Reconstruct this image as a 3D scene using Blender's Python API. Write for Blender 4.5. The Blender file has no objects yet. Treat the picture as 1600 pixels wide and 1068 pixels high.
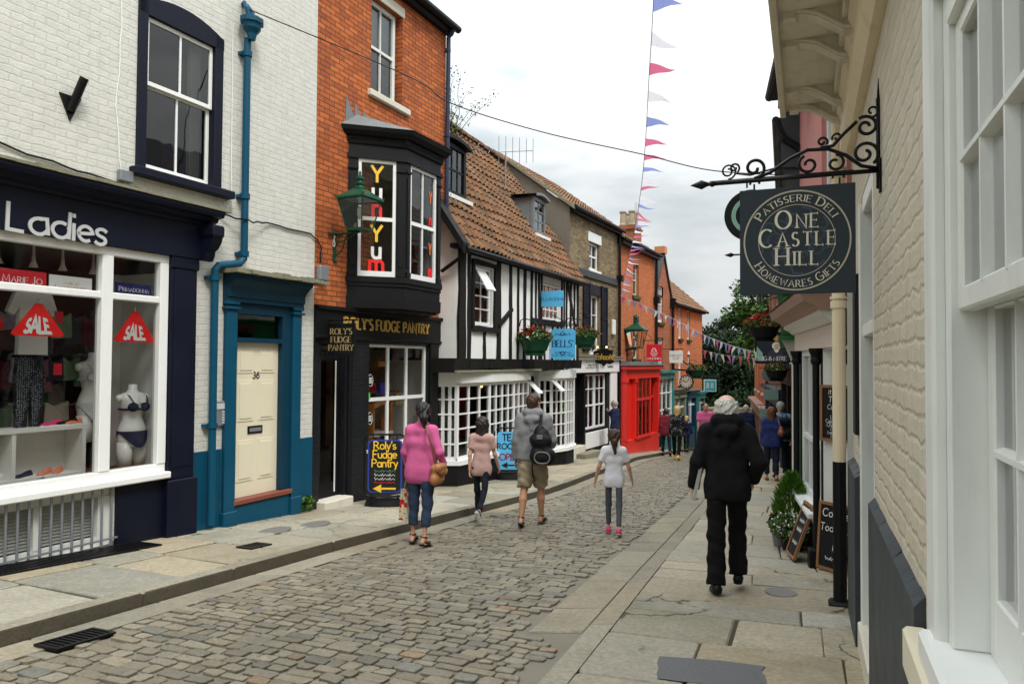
import bpy, math, random
import numpy as np
from mathutils import Vector
random.seed(7); rng = np.random.default_rng(7)
C = bpy.context.scene.collection
R_ = math.radians
# ------------------------------------------------------------------ camera, sky, sun, exposure
def setup_view():
    sc = bpy.context.scene
    p, r = 31 / 1150, .0067
    F0 = Vector((0, math.cos(p), math.sin(p))); U0 = Vector((0, -math.sin(p), math.cos(p))); R0 = Vector((1, 0, 0))
    R = math.cos(r) * R0 + math.sin(r) * U0; U = -math.sin(r) * R0 + math.cos(r) * U0
    cam = bpy.data.cameras.new('camera'); co = bpy.data.objects.new('camera', cam); C.objects.link(co)
    cam.sensor_width = 36; cam.lens = 36 * 1150 / 1600; cam.clip_start = .05; cam.clip_end = 3000
    m = co.matrix_world.copy()
    for i in range(3): m[i][0] = R[i]; m[i][1] = U[i]; m[i][2] = -F0[i]; m[i][3] = (0, 0, 1.6)[i]
    co.matrix_world = m
    sc.camera = co
    w = bpy.data.worlds.new('World'); sc.world = w; w.use_nodes = True
    nt = w.node_tree; nt.nodes.clear(); L = nt.links.new
    def n(t, **k):
        x = nt.nodes.new(t)
        for a, b in k.items(): setattr(x, a, b)
        return x
    SE, SA = R_(52), R_(150)
    sky = n('ShaderNodeTexSky', sky_type='NISHITA', sun_disc=False, sun_elevation=SE, sun_rotation=SA)
    bg1 = n('ShaderNodeBackground'); bg1.inputs[1].default_value = .1; L(sky.outputs[0], bg1.inputs[0])
    tc = n('ShaderNodeTexCoord'); sep = n('ShaderNodeSeparateXYZ'); L(tc.outputs['Generated'], sep.inputs[0])
    mp = n('ShaderNodeMapping'); mp.inputs['Scale'].default_value = (1.0, 1.0, 3.0); mp.inputs['Location'].default_value = (.3, .1, .35); L(tc.outputs['Generated'], mp.inputs[0])
    no = n('ShaderNodeTexNoise'); no.inputs['Scale'].default_value = 2.6; no.inputs['Detail'].default_value = 7; no.inputs['Roughness'].default_value = .55; no.inputs['Distortion'].default_value = .25
    L(mp.outputs[0], no.inputs[0])
    rp = n('ShaderNodeValToRGB'); e = rp.color_ramp.elements
    e[0].position = .38; e[0].color = (.60, .69, .73, 1); e[1].position = .58; e[1].color = (1.06, 1.08, 1.08, 1)
    L(no.outputs[0], rp.inputs[0])
    # an overcast sky is about three times brighter overhead than at the horizon
    sq = n('ShaderNodeMath', operation='POWER'); sq.inputs[1].default_value = 1.7; za = n('ShaderNodeMath', operation='MAXIMUM'); za.inputs[1].default_value = 0; L(sep.outputs[2], za.inputs[0]); L(za.outputs[0], sq.inputs[0])
    ma = n('ShaderNodeMath', operation='MULTIPLY_ADD', use_clamp=False); ma.inputs[1].default_value = 2.15; ma.inputs[2].default_value = .42; L(sq.outputs[0], ma.inputs[0])
    mx = n('ShaderNodeMath', operation='MAXIMUM'); mx.inputs[1].default_value = .3; L(ma.outputs[0], mx.inputs[0])
    bg2 = n('ShaderNodeBackground'); L(rp.outputs[0], bg2.inputs[0]); L(mx.outputs[0], bg2.inputs[1])
    mix = n('ShaderNodeMixShader'); mix.inputs[0].default_value = .95
    L(bg1.outputs[0], mix.inputs[1]); L(bg2.outputs[0], mix.inputs[2])
    out = n('ShaderNodeOutputWorld'); L(mix.outputs[0], out.inputs[0])
    sun = bpy.data.lights.new('sun', 'SUN'); sun.energy = 1.5; sun.angle = R_(14); sun.color = (1, .965, .91)
    so = bpy.data.objects.new('sun', sun); C.objects.link(so)
    d = Vector((math.sin(SA) * math.cos(SE), math.cos(SA) * math.cos(SE), math.sin(SE)))
    so.rotation_euler = d.to_track_quat('Z', 'Y').to_euler(); so.location = (4, -6, 30)
    sc.view_settings.view_transform = 'Standard'; sc.view_settings.look = 'None'
    sc.view_settings.exposure = .66; sc.view_settings.gamma = 1
    sc.render.engine = 'CYCLES'; sc.cycles.use_denoising = True; sc.cycles.max_bounces = 8; sc.cycles.transparent_max_bounces = 16
    sc.cycles.caustics_reflective = False; sc.cycles.caustics_refractive = False
    try: sc.cycles.denoiser = 'OPENIMAGEDENOISE'
    except Exception: pass
setup_view()
# ------------------------------------------------------------------ materials
class NT:
    def __init__(s, name):
        s.m = bpy.data.materials.new(name); s.m.use_nodes = True; s.nt = s.m.node_tree
        s.b = s.nt.nodes['Principled BSDF']; s.out = s.nt.nodes['Material Output']
    def n(s, t, ins=None, **k):
        x = s.nt.nodes.new(t)
        for a, v in k.items(): setattr(x, a, v)
        for a, v in (ins or {}).items(): s.set(x.inputs[a], v)
        return x
    def set(s, sock, v):
        if isinstance(v, bpy.types.NodeSocket): s.nt.links.new(v, sock)
        else: sock.default_value = v
    def mix(s, fac, a, b, mode='MIX'):
        x = s.n('ShaderNodeMix', data_type='RGBA', blend_type=mode)
        s.set(x.inputs[0], fac); s.set(x.inputs[6], a); s.set(x.inputs[7], b); return x.outputs[2]
    def ramp(s, fac, p0, p1, c0=(0, 0, 0, 1), c1=(1, 1, 1, 1)):
        x = s.n('ShaderNodeValToRGB'); e = x.color_ramp.elements
        e[0].position = p0; e[0].color = c0; e[1].position = p1; e[1].color = c1; s.set(x.inputs[0], fac); return x.outputs[0]
    def noise(s, scale, detail=4, rough=.55, vec=None, dist=0):
        x = s.n('ShaderNodeTexNoise', {'Scale': scale, 'Detail': detail, 'Roughness': rough, 'Distortion': dist})
        if vec is not None: s.set(x.inputs['Vector'], vec)
        return x.outputs[0]
    def obj(s): return s.n('ShaderNodeTexCoord').outputs['Object']
    def uv(s): return s.n('ShaderNodeTexCoord').outputs['UV']
    def bump(s, h, strength=.3, dist=.01, prev=None):
        x = s.n('ShaderNodeBump', {'Strength': strength, 'Distance': dist, 'Height': h})
        if prev is not None: s.set(x.inputs['Normal'], prev)
        return x.outputs[0]
    def done(s, col=None, rough=None, normal=None, **k):
        if col is not None: s.set(s.b.inputs['Base Color'], col)
        if rough is not None: s.set(s.b.inputs['Roughness'], rough)
        if normal is not None: s.set(s.b.inputs['Normal'], normal)
        for a, v in k.items(): s.set(s.b.inputs[a.replace('_', ' ')], v)
        return s.m
def rgb(c): return (c[0], c[1], c[2], 1)
def mul(c, f): return (min(c[0] * f, 1), min(c[1] * f, 1), min(c[2] * f, 1), 1)
MATS = {}
def paint(name, col, rough=.45, var=.15, scale=4, bump=.12, fine=60, metal=0, dirt=0, dirtcol=(.10, .09, .07)):
    if name in MATS: return MATS[name]
    t = NT(name); o = t.obj(); n1 = t.noise(scale, 5, .6, o); n2 = t.noise(fine, 3, .6, o)
    c = t.mix(n1, mul(col, 1 - var), mul(col, 1 + var))
    if dirt:
        st = t.n('ShaderNodeMapping', {'Vector': o, 'Scale': (6, 6, .8)}).outputs[0]
        c = t.mix(t.ramp(t.noise(1.6, 6, .65, st), .52, .75, (0, 0, 0, 1), (dirt, dirt, dirt, 1)), c, rgb(dirtcol))
    rr = t.ramp(n1, .2, .8, (rough * .8,) * 3 + (1,), (min(1, rough * 1.25),) * 3 + (1,))
    MATS[name] = t.done(c, rr, t.bump(n2, bump, .004, t.bump(n1, bump, .01)), Metallic=metal, Specular_IOR_Level=.5 if max(col) > .12 else .2); return MATS[name]
def cloth(name, col, var=.12, weave=300, rough=.9, bump=.25):
    if name in MATS: return MATS[name]
    t = NT(name); o = t.obj(); n1 = t.noise(9, 4, .6, o); n2 = t.noise(weave, 2, .6, o)
    c = t.mix(n1, mul(col, 1 - var), mul(col, 1 + var))
    MATS[name] = t.done(c, rough, t.bump(n2, bump, .002, t.bump(t.noise(26, 4, .6, o), .35, .006)), Specular_IOR_Level=.2); return MATS[name]
def bricks(name, c1, c2, mortar, bw=.225, bh=.075, ms=.009, bump=.5, rough=.85, grime=.35, grimecol=(.06, .05, .04), wob=.006, streak=.22, rubble=.35, smooth=.25):
    t = NT(name); uv = t.uv(); o = t.obj()
    wv = t.n('ShaderNodeTexNoise', {'Vector': o, 'Scale': 9, 'Detail': 3}).outputs['Color']
    off = t.n('ShaderNodeVectorMath', {0: wv, 1: (.5, .5, .5)}, operation='SUBTRACT').outputs[0]
    sc = t.n('ShaderNodeVectorMath', {0: off, 'Scale': wob * 2}, operation='SCALE').outputs[0]
    u2 = t.n('ShaderNodeVectorMath', {0: uv, 1: sc}, operation='ADD').outputs[0]
    b = t.n('ShaderNodeTexBrick', {'Vector': u2, 'Color1': rgb(c1), 'Color2': rgb(c2), 'Mortar': rgb(mortar), 'Scale': 1, 'Mortar Size': ms, 'Mortar Smooth': smooth, 'Bias': 0, 'Brick Width': bw, 'Row Height': bh}, offset=.5)
    n1 = t.noise(1.3, 6, .65, o); n2 = t.noise(45, 4, .6, o); n3 = t.noise(7, 4, .6, o)
    c = t.mix(.55, b.outputs[0], t.mix(n3, (.45, .45, .45, 1), (1.0, 1.0, 1.0, 1)), 'MULTIPLY')
    c = t.mix(.6, c, t.mix(n2, (.6, .6, .6, 1), (1, 1, 1, 1)), 'MULTIPLY')
    c = t.mix(t.ramp(n1, .5, .78, (0, 0, 0, 1), (grime,) * 3 + (1,)), c, rgb(grimecol))
    st = t.n('ShaderNodeMapping', {'Vector': o, 'Scale': (5, 5, .45)}).outputs[0]; c = t.mix(t.ramp(t.noise(1.5, 6, .65, st), .5, .78, (0, 0, 0, 1), (streak,) * 3 + (1,)), c, rgb(grimecol))
    inv = t.n('ShaderNodeMath', {0: 1.0, 1: b.outputs[1]}, operation='SUBTRACT').outputs[0]
    nm = t.bump(inv, bump, .012, t.bump(n2, rubble, .008, t.bump(n3, rubble, .014)))
    return t.done(c, rough, nm, Specular_IOR_Level=.25)
def tinted(name, base, rough=.8, bump=.5, fine=40, var=.25, grime=0, grimecol=(.05, .05, .03), gscale=.7, spots=0, sides=0, cracks=0):
    # stones, tiles: each face carries its own tint
    t = NT(name); o = t.obj(); a = t.n('ShaderNodeAttribute', attribute_name='tint').outputs['Color']
    n1 = t.noise(6, 6, .65, o); n2 = t.noise(fine, 5, .65, o)
    c = t.mix(1, rgb(base), a, 'MULTIPLY')
    c = t.mix(.8, c, t.mix(n1, mul((1, 1, 1), 1 - var), (1, 1, 1, 1)), 'MULTIPLY')
    c = t.mix(.85, c, t.mix(t.ramp(n2, .3, .7), (.62, .62, .62, 1), (1.15, 1.15, 1.15, 1)), 'MULTIPLY')
    if grime: c = t.mix(t.ramp(t.noise(gscale, 6, .65, o), .5, .72, (0, 0, 0, 1), (grime,) * 3 + (1,)), c, rgb(grimecol))
    if spots:   # trodden-in chewing gum and lichen
        v = t.n('ShaderNodeTexVoronoi', {'Vector': o, 'Scale': spots}); k = t.n('ShaderNodeMath', {0: v.outputs['Color'], 1: .30}, operation='LESS_THAN').outputs[0]
        s_ = t.n('ShaderNodeMath', {0: t.ramp(v.outputs['Distance'], .05, .075, (1, 1, 1, 1), (0, 0, 0, 1)), 1: k}, operation='MULTIPLY').outputs[0]
        c = t.mix(t.n('ShaderNodeMath', {0: s_, 1: .75}, operation='MULTIPLY').outputs[0], c, (.42, .41, .37, 1))
    if cracks:
        wv = t.n('ShaderNodeTexNoise', {'Vector': o, 'Scale': 2.5, 'Detail': 5}).outputs['Color']; w2 = t.n('ShaderNodeVectorMath', {0: o, 1: t.n('ShaderNodeVectorMath', {0: wv, 'Scale': .5}, operation='SCALE').outputs[0]}, operation='ADD').outputs[0]
        e_ = t.n('ShaderNodeTexVoronoi', {'Vector': w2, 'Scale': cracks}, feature='DISTANCE_TO_EDGE').outputs['Distance']
        k = t.n('ShaderNodeMath', {0: t.ramp(e_, .004, .012, (1, 1, 1, 1), (0, 0, 0, 1)), 1: t.ramp(t.noise(.9, 3, .5, o), .50, .58)}, operation='MULTIPLY').outputs[0]
        c = t.mix(k, c, (.05, .045, .03, 1))
    if sides:   # shade of upright faces turned from the sky put into colour, with road dirt
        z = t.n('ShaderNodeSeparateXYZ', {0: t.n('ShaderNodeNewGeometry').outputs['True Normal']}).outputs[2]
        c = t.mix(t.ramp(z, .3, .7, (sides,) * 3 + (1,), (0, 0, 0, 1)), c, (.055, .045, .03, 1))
    rr = t.ramp(n1, .2, .8, (rough * .72,) * 3 + (1,), (min(1, rough * 1.15),) * 3 + (1,))
    return t.done(c, rr, t.bump(n2, bump, .008, t.bump(n1, bump, .025)), Specular_IOR_Level=.3)
def glassmat(name, tint=(.8, .84, .84), ior=1.55, boost=1.0):
    t = NT(name); fr = t.n('ShaderNodeFresnel', {'IOR': ior}).outputs[0]
    k = t.n('ShaderNodeMath', {0: fr, 1: boost}, operation='MULTIPLY', use_clamp=True).outputs[0]
    nm = t.bump(t.noise(2.2, 2, .5, t.obj()), .05, .05)
    tr = t.n('ShaderNodeBsdfTransparent', {'Color': rgb(tint)}); gl = t.n('ShaderNodeBsdfGlossy', {'Roughness': .02, 'Normal': nm, 'Color': (1, 1, 1, 1)})
    mx = t.n('ShaderNodeMixShader', {0: k, 1: tr.outputs[0], 2: gl.outputs[0]})
    t.nt.links.new(mx.outputs[0], t.out.inputs[0]); return t.m
def emit(name, col, s):
    t = NT(name); t.set(t.b.inputs['Emission Color'], rgb(col)); t.set(t.b.inputs['Emission Strength'], s); return t.done(rgb(col), .5)
M = {}
def mats():
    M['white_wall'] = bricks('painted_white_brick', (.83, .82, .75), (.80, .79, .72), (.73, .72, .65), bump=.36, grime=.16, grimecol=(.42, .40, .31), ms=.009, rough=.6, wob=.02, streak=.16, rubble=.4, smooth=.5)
    M['orange_brick'] = bricks('orange_brick', (.74, .20, .052), (.46, .112, .036), (.15, .07, .04), bump=.6, grime=.4, grimecol=(.10, .035, .025), bh=.078, ms=.008)
    M['buff_brick'] = bricks('buff_brick', (.42, .31, .16), (.20, .15, .085), (.20, .17, .12), grime=.75, grimecol=(.05, .042, .03), ms=.01)
    M['red_brick'] = bricks('red_brick', (.74, .215, .068), (.55, .15, .05), (.42, .20, .11), grime=.25, grimecol=(.14, .06, .04))
    M['brown_brick'] = bricks('brown_brick', (.52, .17, .075), (.34, .11, .055), (.32, .17, .10), grime=.3)
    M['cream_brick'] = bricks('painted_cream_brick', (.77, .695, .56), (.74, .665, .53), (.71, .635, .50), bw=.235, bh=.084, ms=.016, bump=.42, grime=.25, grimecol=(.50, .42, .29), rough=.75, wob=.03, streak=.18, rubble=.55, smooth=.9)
    M['black_brick'] = bricks('black_painted_brick', (.018, .02, .025), (.014, .016, .02), (.010, .011, .013), grime=0, bump=.7, rough=.35)
    M['pink_wall'] = paint('pink_render', (.46, .19, .17), .8, .18, 3, .5, 25, dirt=.35, dirtcol=(.25, .08, .08))
    M['white'] = paint('white_gloss_paint', (.80, .81, .79), .35, .04, 3, .06, dirt=.12, dirtcol=(.45, .44, .40))
    M['grey_white'] = paint('weathered_white_paint', (.72, .73, .69), .45, .08, 3, .12, dirt=.3, dirtcol=(.33, .33, .31))
    M['navy'] = paint('navy_gloss_paint', (.004, .006, .016), .5, .15, 3, .1)
    M['black'] = paint('black_gloss_paint', (.006, .006, .007), .5, .2, 3, .12)
    M['timber'] = paint('black_tarred_timber', (.010, .009, .008), .7, .3, 6, .6, 30)
    M['teal'] = paint('teal_gloss_paint', (.004, .064, .118), .4, .15, 3, .1, dirt=.1, dirtcol=(.01, .05, .08))
    M['teal_dark'] = paint('dark_teal_paint', (.005, .035, .065), .4, .15, 3, .1)
    M['cream_paint'] = paint('cream_door_paint', (.72, .66, .50), .4, .04, 3, .05)
    M['render_white'] = paint('white_lime_render', (.80, .80, .77), .85, .06, 2.5, .6, 18, dirt=.22, dirtcol=(.45, .44, .40))
    M['render_grey'] = paint('grey_cement_render', (.16, .14, .11), .9, .2, 2, .5, 20, dirt=.4)
    M['stone'] = paint('pale_stone', (.62, .58, .48), .8, .12, 5, .3, 30, dirt=.2)
    M['lead'] = paint('grey_lead', (.15, .16, .165), .5, .3, 5, .2)
    M['moss_stone'] = paint('mossy_stone', (.20, .19, .13), .95, .5, 9, .9, 25)
    M['red_paint'] = paint('red_gloss_paint', (.66, .024, .016), .33, .08, 3, .05)
    M['green_paint'] = paint('green_gloss_paint', (.004, .16, .035), .3, .1, 3, .06)
    M['dark_green'] = paint('dark_green_paint', (.008, .05, .02), .3, .15, 3, .06)
    M['lamp_green'] = paint('lantern_green_paint', (.007, .060, .033), .3, .2, 8, .1)
    M['sea_green'] = paint('sea_green_paint', (.03, .22, .22), .35, .1, 3, .08)
    M['cream_trim'] = paint('cream_trim_paint', (.76, .65, .46), .6, .08, 3, .2, dirt=.25, dirtcol=(.30, .24, .15))
    M['soffit'] = paint('weathered_stone_paint', (.62, .57, .46), .75, .12, 3, .25, dirt=.35, dirtcol=(.20, .17, .12))
    M['slate_paint'] = paint('dark_slate_paint', (.040, .050, .056), .5, .3, 2.5, .3, 30, dirt=.35, dirtcol=(.085, .10, .11))
    M['pinkbrown'] = paint('faded_brown_paint', (.33, .20, .15), .6, .1, 3, .1)
    M['pinkwhite'] = paint('pale_pink_paint', (.72, .62, .55), .55, .05, 3, .1)
    M['iron'] = paint('black_wrought_iron', (.008, .008, .009), .35, .3, 10, .2)
    M['grey_steel'] = paint('grey_steel', (.22, .24, .26), .4, .15, 10, .1, metal=.3)
    M['slate_roof'] = paint('slate', (.05, .055, .06), .6, .3, 8, .4)
    M['signdark'] = paint('dark_slate_sign_paint', (.030, .040, .050), .5, .08, 3, .03)
    M['signblue'] = paint('sky_blue_sign_paint', (.09, .43, .72), .4, .03, 3, .02)
    M['signred'] = paint('crimson_sign_paint', (.62, .015, .03), .4, .04, 3, .02)
    M['cream_letter'] = paint('cream_lettering', (.68, .64, .52), .5, .03, 3, .02)
    M['gold'] = paint('gold_lettering', (.62, .38, .07), .35, .25, 12, .1, metal=.4)
    M['dullgold'] = paint('dull_gold_lettering', (.40, .29, .12), .5, .1, 6, .05)
    M['yellow'] = paint('yellow_paint', (.86, .52, .03), .5, .05)
    M['redl'] = paint('scarlet_paint', (.85, .012, .012), .45, .04)
    M['chalk'] = paint('chalk', (.75, .75, .72), .9, .15)
    M['silver'] = paint('silver_lettering', (.60, .61, .62), .4, .04, 3, .0, metal=.2)
    M['board'] = paint('blackboard', (.012, .013, .014), .6, .25, 4, .05)
    M['wood'] = paint('brown_wood', (.27, .13, .05), .5, .3, 5, .15)
    M['darkwood'] = paint('red_brown_wood', (.20, .055, .035), .55, .25, 5, .15)
    M['paledwood'] = paint('pale_wood', (.42, .27, .13), .5, .2, 5, .1)
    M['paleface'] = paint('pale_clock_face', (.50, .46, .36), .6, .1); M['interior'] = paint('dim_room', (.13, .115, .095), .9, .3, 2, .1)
    M['ringgold'] = paint('ring_gold', (.45, .41, .32), .5, .05); M['damask'] = paint('damask_blue_grey', (.052, .075, .105), .5, .1); M['palegreen'] = paint('pale_green_paint', (.22, .42, .33), .5, .05); M['turq'] = paint('turquoise_paint', (.03, .36, .45), .45, .05)
    M['cobalt'] = paint('cobalt_edge', (.02, .04, .30), .4, .05); M['plumred'] = paint('maroon_lettering', (.22, .02, .06), .5, .05); M['pubdark'] = paint('dark_sign_ground', (.02, .025, .035), .5, .2); M['greygreen'] = paint('grey_green_sign', (.16, .24, .21), .5, .08)
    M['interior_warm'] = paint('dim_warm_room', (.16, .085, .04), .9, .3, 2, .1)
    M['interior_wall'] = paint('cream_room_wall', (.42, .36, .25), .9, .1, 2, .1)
    M['shop_white'] = paint('shop_white', (.72, .71, .67), .6, .05)
    M['mannequin'] = paint('mannequin_plastic', (.74, .73, .69), .35, .03)
    M['terracotta'] = paint('terracotta', (.50, .20, .09), .8, .3, 6, .3)
    M['pot'] = paint('stone_chimney_pot', (.36, .30, .21), .85, .2, 6, .3)
    M['glass'] = glassmat('window_glass', (.9, .92, .92), 1.5, .55); M['glass_dark'] = glassmat('old_window_glass', (.55, .58, .58), 1.5, 1.5)
    M['glass_mirror'] = glassmat('sky_reflecting_glass', (.55, .58, .58), 1.7, 1.9)
    M['lampglass'] = glassmat('lantern_glass', (.9, .9, .88), 1.45)
    M['curtain'] = cloth('white_net_curtain', (.70, .70, .66))
    M['bulb'] = emit('lit_bulb', (1, .55, .18), 3.5)
mats()
# ------------------------------------------------------------------ mesh builder, frames, objects
class Frame:
    """front elevation frame: x to the right seen from the street, y into the building, z up (world height)"""
    def __init__(s, x, y, tan=None, side='L', rz=None):
        s.o = Vector((x, y, 0))
        if rz is None:
            a = math.atan(tan); d = (math.sin(a), math.cos(a)) if side == 'L' else (-math.sin(a), -math.cos(a)); rz = math.atan2(d[1], d[0])
        s.rz = rz
    def w(s, x, y, z=0):
        c, n = math.cos(s.rz), math.sin(s.rz); return Vector((s.o.x + c * x - n * y, s.o.y + n * x + c * y, z))
W0 = Frame(0, 0, rz=0)
class MB:
    def __init__(s): s.v = []; s.f = []; s.t = []; s.mi = []; s.cur = 0; s.tint = None
    def poly(s, pts, tint=None):
        k = len(s.v); s.v += [tuple(p) for p in pts]; s.f.append(tuple(range(k, k + len(pts)))); s.t.append(tint or s.tint); s.mi.append(s.cur); return s
    def raw(s, v, f, tint=None):
        k = len(s.v); s.v += [tuple(p) for p in v]
        for q in f: s.f.append(tuple(k + i for i in q)); s.t.append(tint or s.tint); s.mi.append(s.cur)
        return s
    def box(s, x0, x1, y0, y1, z0, z1, bev=0):
        if x0 > x1: x0, x1 = x1, x0
        if y0 > y1: y0, y1 = y1, y0
        if z0 > z1: z0, z1 = z1, z0
        if not bev or min(x1 - x0, y1 - y0, z1 - z0) < 2.5 * bev:
            v = [(x, y, z) for z in (z0, z1) for y in (y0, y1) for x in (x0, x1)]
            return s.raw(v, [(0, 2, 3, 1), (4, 5, 7, 6), (0, 1, 5, 4), (2, 6, 7, 3), (0, 4, 6, 2), (1, 3, 7, 5)])
        b = bev; X = (x0, x1); Y = (y0, y1); Z = (z0, z1); v = []; idx = {}
        for i in (0, 1):
            for j in (0, 1):
                for k in (0, 1):
                    sx, sy, sz = (1, -1)[i] * b, (1, -1)[j] * b, (1, -1)[k] * b
                    idx[i, j, k, 0] = len(v); v.append((X[i], Y[j] + sy, Z[k] + sz))
                    idx[i, j, k, 1] = len(v); v.append((X[i] + sx, Y[j], Z[k] + sz))
                    idx[i, j, k, 2] = len(v); v.append((X[i] + sx, Y[j] + sy, Z[k]))
        g = lambda i, j, k, a: idx[i, j, k, a]
        f = [(g(0, 0, 0, 0), g(0, 0, 1, 0), g(0, 1, 1, 0), g(0, 1, 0, 0)), (g(1, 0, 0, 0), g(1, 1, 0, 0), g(1, 1, 1, 0), g(1, 0, 1, 0)),
             (g(0, 0, 0, 1), g(1, 0, 0, 1), g(1, 0, 1, 1), g(0, 0, 1, 1)), (g(0, 1, 0, 1), g(0, 1, 1, 1), g(1, 1, 1, 1), g(1, 1, 0, 1)),
             (g(0, 0, 0, 2), g(0, 1, 0, 2), g(1, 1, 0, 2), g(1, 0, 0, 2)), (g(0, 0, 1, 2), g(1, 0, 1, 2), g(1, 1, 1, 2), g(0, 1, 1, 2))]
        for i in (0, 1):
            for j in (0, 1): f.append((g(i, j, 0, 0), g(i, j, 1, 0), g(i, j, 1, 1), g(i, j, 0, 1)) if i == j else (g(i, j, 0, 0), g(i, j, 0, 1), g(i, j, 1, 1), g(i, j, 1, 0)))
        for i in (0, 1):
            for k in (0, 1): f.append((g(i, 0, k, 0), g(i, 0, k, 2), g(i, 1, k, 2), g(i, 1, k, 0)))
        for j in (0, 1):
            for k in (0, 1): f.append((g(0, j, k, 1), g(0, j, k, 2), g(1, j, k, 2), g(1, j, k, 1)))
        for i in (0, 1):
            for j in (0, 1):
                for k in (0, 1): f.append((g(i, j, k, 0), g(i, j, k, 1), g(i, j, k, 2)))
        return s.raw(v, f)
    def prism(s, prof, a, b, fn):
        """extrude a closed 2D profile: fn(p, q, t) -> xyz for t in (a, b)"""
        n = len(prof); v = [fn(p, q, a) for p, q in prof] + [fn(p, q, b) for p, q in prof]
        return s.raw(v, [(i, (i + 1) % n, n + (i + 1) % n, n + i) for i in range(n)] + [tuple(range(n))[::-1], tuple(range(n, 2 * n))])
    def tube(s, pts, r, n=8, cap=True):
        P = [Vector(p) for p in pts]; rs = r if isinstance(r, (list, tuple)) else [r] * len(P); rings = []; up = None
        for i, p in enumerate(P):
            t = (P[min(i + 1, len(P) - 1)] - P[max(i - 1, 0)])
            t = t.normalized() if t.length > 1e-9 else Vector((0, 0, 1))
            if up is None: up = Vector((0, 0, 1)) if abs(t.z) < .9 else Vector((1, 0, 0))
            a = up - t * up.dot(t)
            if a.length < 1e-6: a = t.orthogonal()
            a.normalize(); up = a; b = t.cross(a)
            rings.append([p + (a * math.cos(2 * math.pi * j / n) + b * math.sin(2 * math.pi * j / n)) * rs[i] for j in range(n)])
        v = [q for rg in rings for q in rg]
        f = [(i * n + j, i * n + (j + 1) % n, (i + 1) * n + (j + 1) % n, (i + 1) * n + j) for i in range(len(P) - 1) for j in range(n)]
        if cap: f += [tuple(range(n))[::-1], tuple(range((len(P) - 1) * n, len(P) * n))]
        return s.raw(v, f)
    def lathe(s, prof, c=(0, 0, 0), n=16, sx=1, sy=1, ang=0):
        v = [(c[0] + r * sx * math.cos(2 * math.pi * j / n + ang), c[1] + r * sy * math.sin(2 * math.pi * j / n + ang), c[2] + z) for r, z in prof for j in range(n)]
        f = [(i * n + j, i * n + (j + 1) % n, (i + 1) * n + (j + 1) % n, (i + 1) * n + j) for i in range(len(prof) - 1) for j in range(n)]
        f += [tuple(range(n))[::-1], tuple(range((len(prof) - 1) * n, len(prof) * n))]
        return s.raw(v, f)
    def ball(s, c, r, n=10, m=6, sx=1, sy=1, sz=1):
        return s.lathe([(r * math.sin(math.pi * i / m) + 1e-4, -r * sz * math.cos(math.pi * i / m)) for i in range(m + 1)], c, n, sx, sy)
    def wall(s, x0, x1, z0, z1, holes=(), y=0, rev=.14):
        xs = sorted({x0, x1, *[h[0] for h in holes], *[h[1] for h in holes]}); zs = sorted({z0, z1, *[h[2] for h in holes], *[h[3] for h in holes]})
        xs = [x for x in xs if x0 <= x <= x1]; zs = [z for z in zs if z0 <= z <= z1]
        for i in range(len(xs) - 1):
            for j in range(len(zs) - 1):
                cx, cz = (xs[i] + xs[i + 1]) / 2, (zs[j] + zs[j + 1]) / 2
                if any(h[0] < cx < h[1] and h[2] < cz < h[3] for h in holes): continue
                s.poly([(xs[i], y, zs[j]), (xs[i + 1], y, zs[j]), (xs[i + 1], y, zs[j + 1]), (xs[i], y, zs[j + 1])])
        for h in holes:
            a, b, c, d = h[:4]; r = h[4] if len(h) > 4 else rev; Y = y + r
            s.poly([(a, y, c), (a, y, d), (a, Y, d), (a, Y, c)]); s.poly([(b, y, c), (b, Y, c), (b, Y, d), (b, y, d)])
            s.poly([(a, y, d), (b, y, d), (b, Y, d), (a, Y, d)]); s.poly([(a, y, c), (a, Y, c), (b, Y, c), (b, y, c)])
        return s
    def shell(s, x0, x1, y0, y1, z0, z1):   # back and sides of a house
        s.poly([(x0, y0, z0), (x0, y0, z1), (x0, y1, z1), (x0, y1, z0)]); s.poly([(x1, y0, z0), (x1, y1, z0), (x1, y1, z1), (x1, y0, z1)])
        s.poly([(x0, y1, z0), (x0, y1, z1), (x1, y1, z1), (x1, y1, z0)]); return s
    def room(s, x0, x1, y0, y1, z0, z1):    # inside faces of a room, open to the street
        s.poly([(x0, y0, z0), (x0, y1, z0), (x0, y1, z1), (x0, y0, z1)]); s.poly([(x1, y0, z0), (x1, y0, z1), (x1, y1, z1), (x1, y1, z0)])
        s.poly([(x0, y1, z0), (x1, y1, z0), (x1, y1, z1), (x0, y1, z1)]); s.poly([(x0, y0, z0), (x1, y0, z0), (x1, y1, z0), (x0, y1, z0)])
        s.poly([(x0, y0, z1), (x0, y1, z1), (x1, y1, z1), (x1, y0, z1)]); return s
OFF = {}
def top(o):
    while o.parent: o = o.parent
    return o
def tag(o, label=None, cat=None, group=None, kind=None):
    if label: o['label'] = label
    if cat: o['category'] = cat
    if group: o['group'] = group
    if kind: o['kind'] = kind
    return o
def thing(name, label, cat, fr=W0, at=(0, 0, 0), group=None, local=False):
    o = bpy.data.objects.new(name, None); C.objects.link(o); o.empty_display_size = .2
    o.location = fr.w(*at); o.rotation_euler = (0, 0, fr.rz); OFF[o] = Vector((0, 0, 0)) if local else Vector(at)
    return tag(o, label, cat, group)
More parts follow.
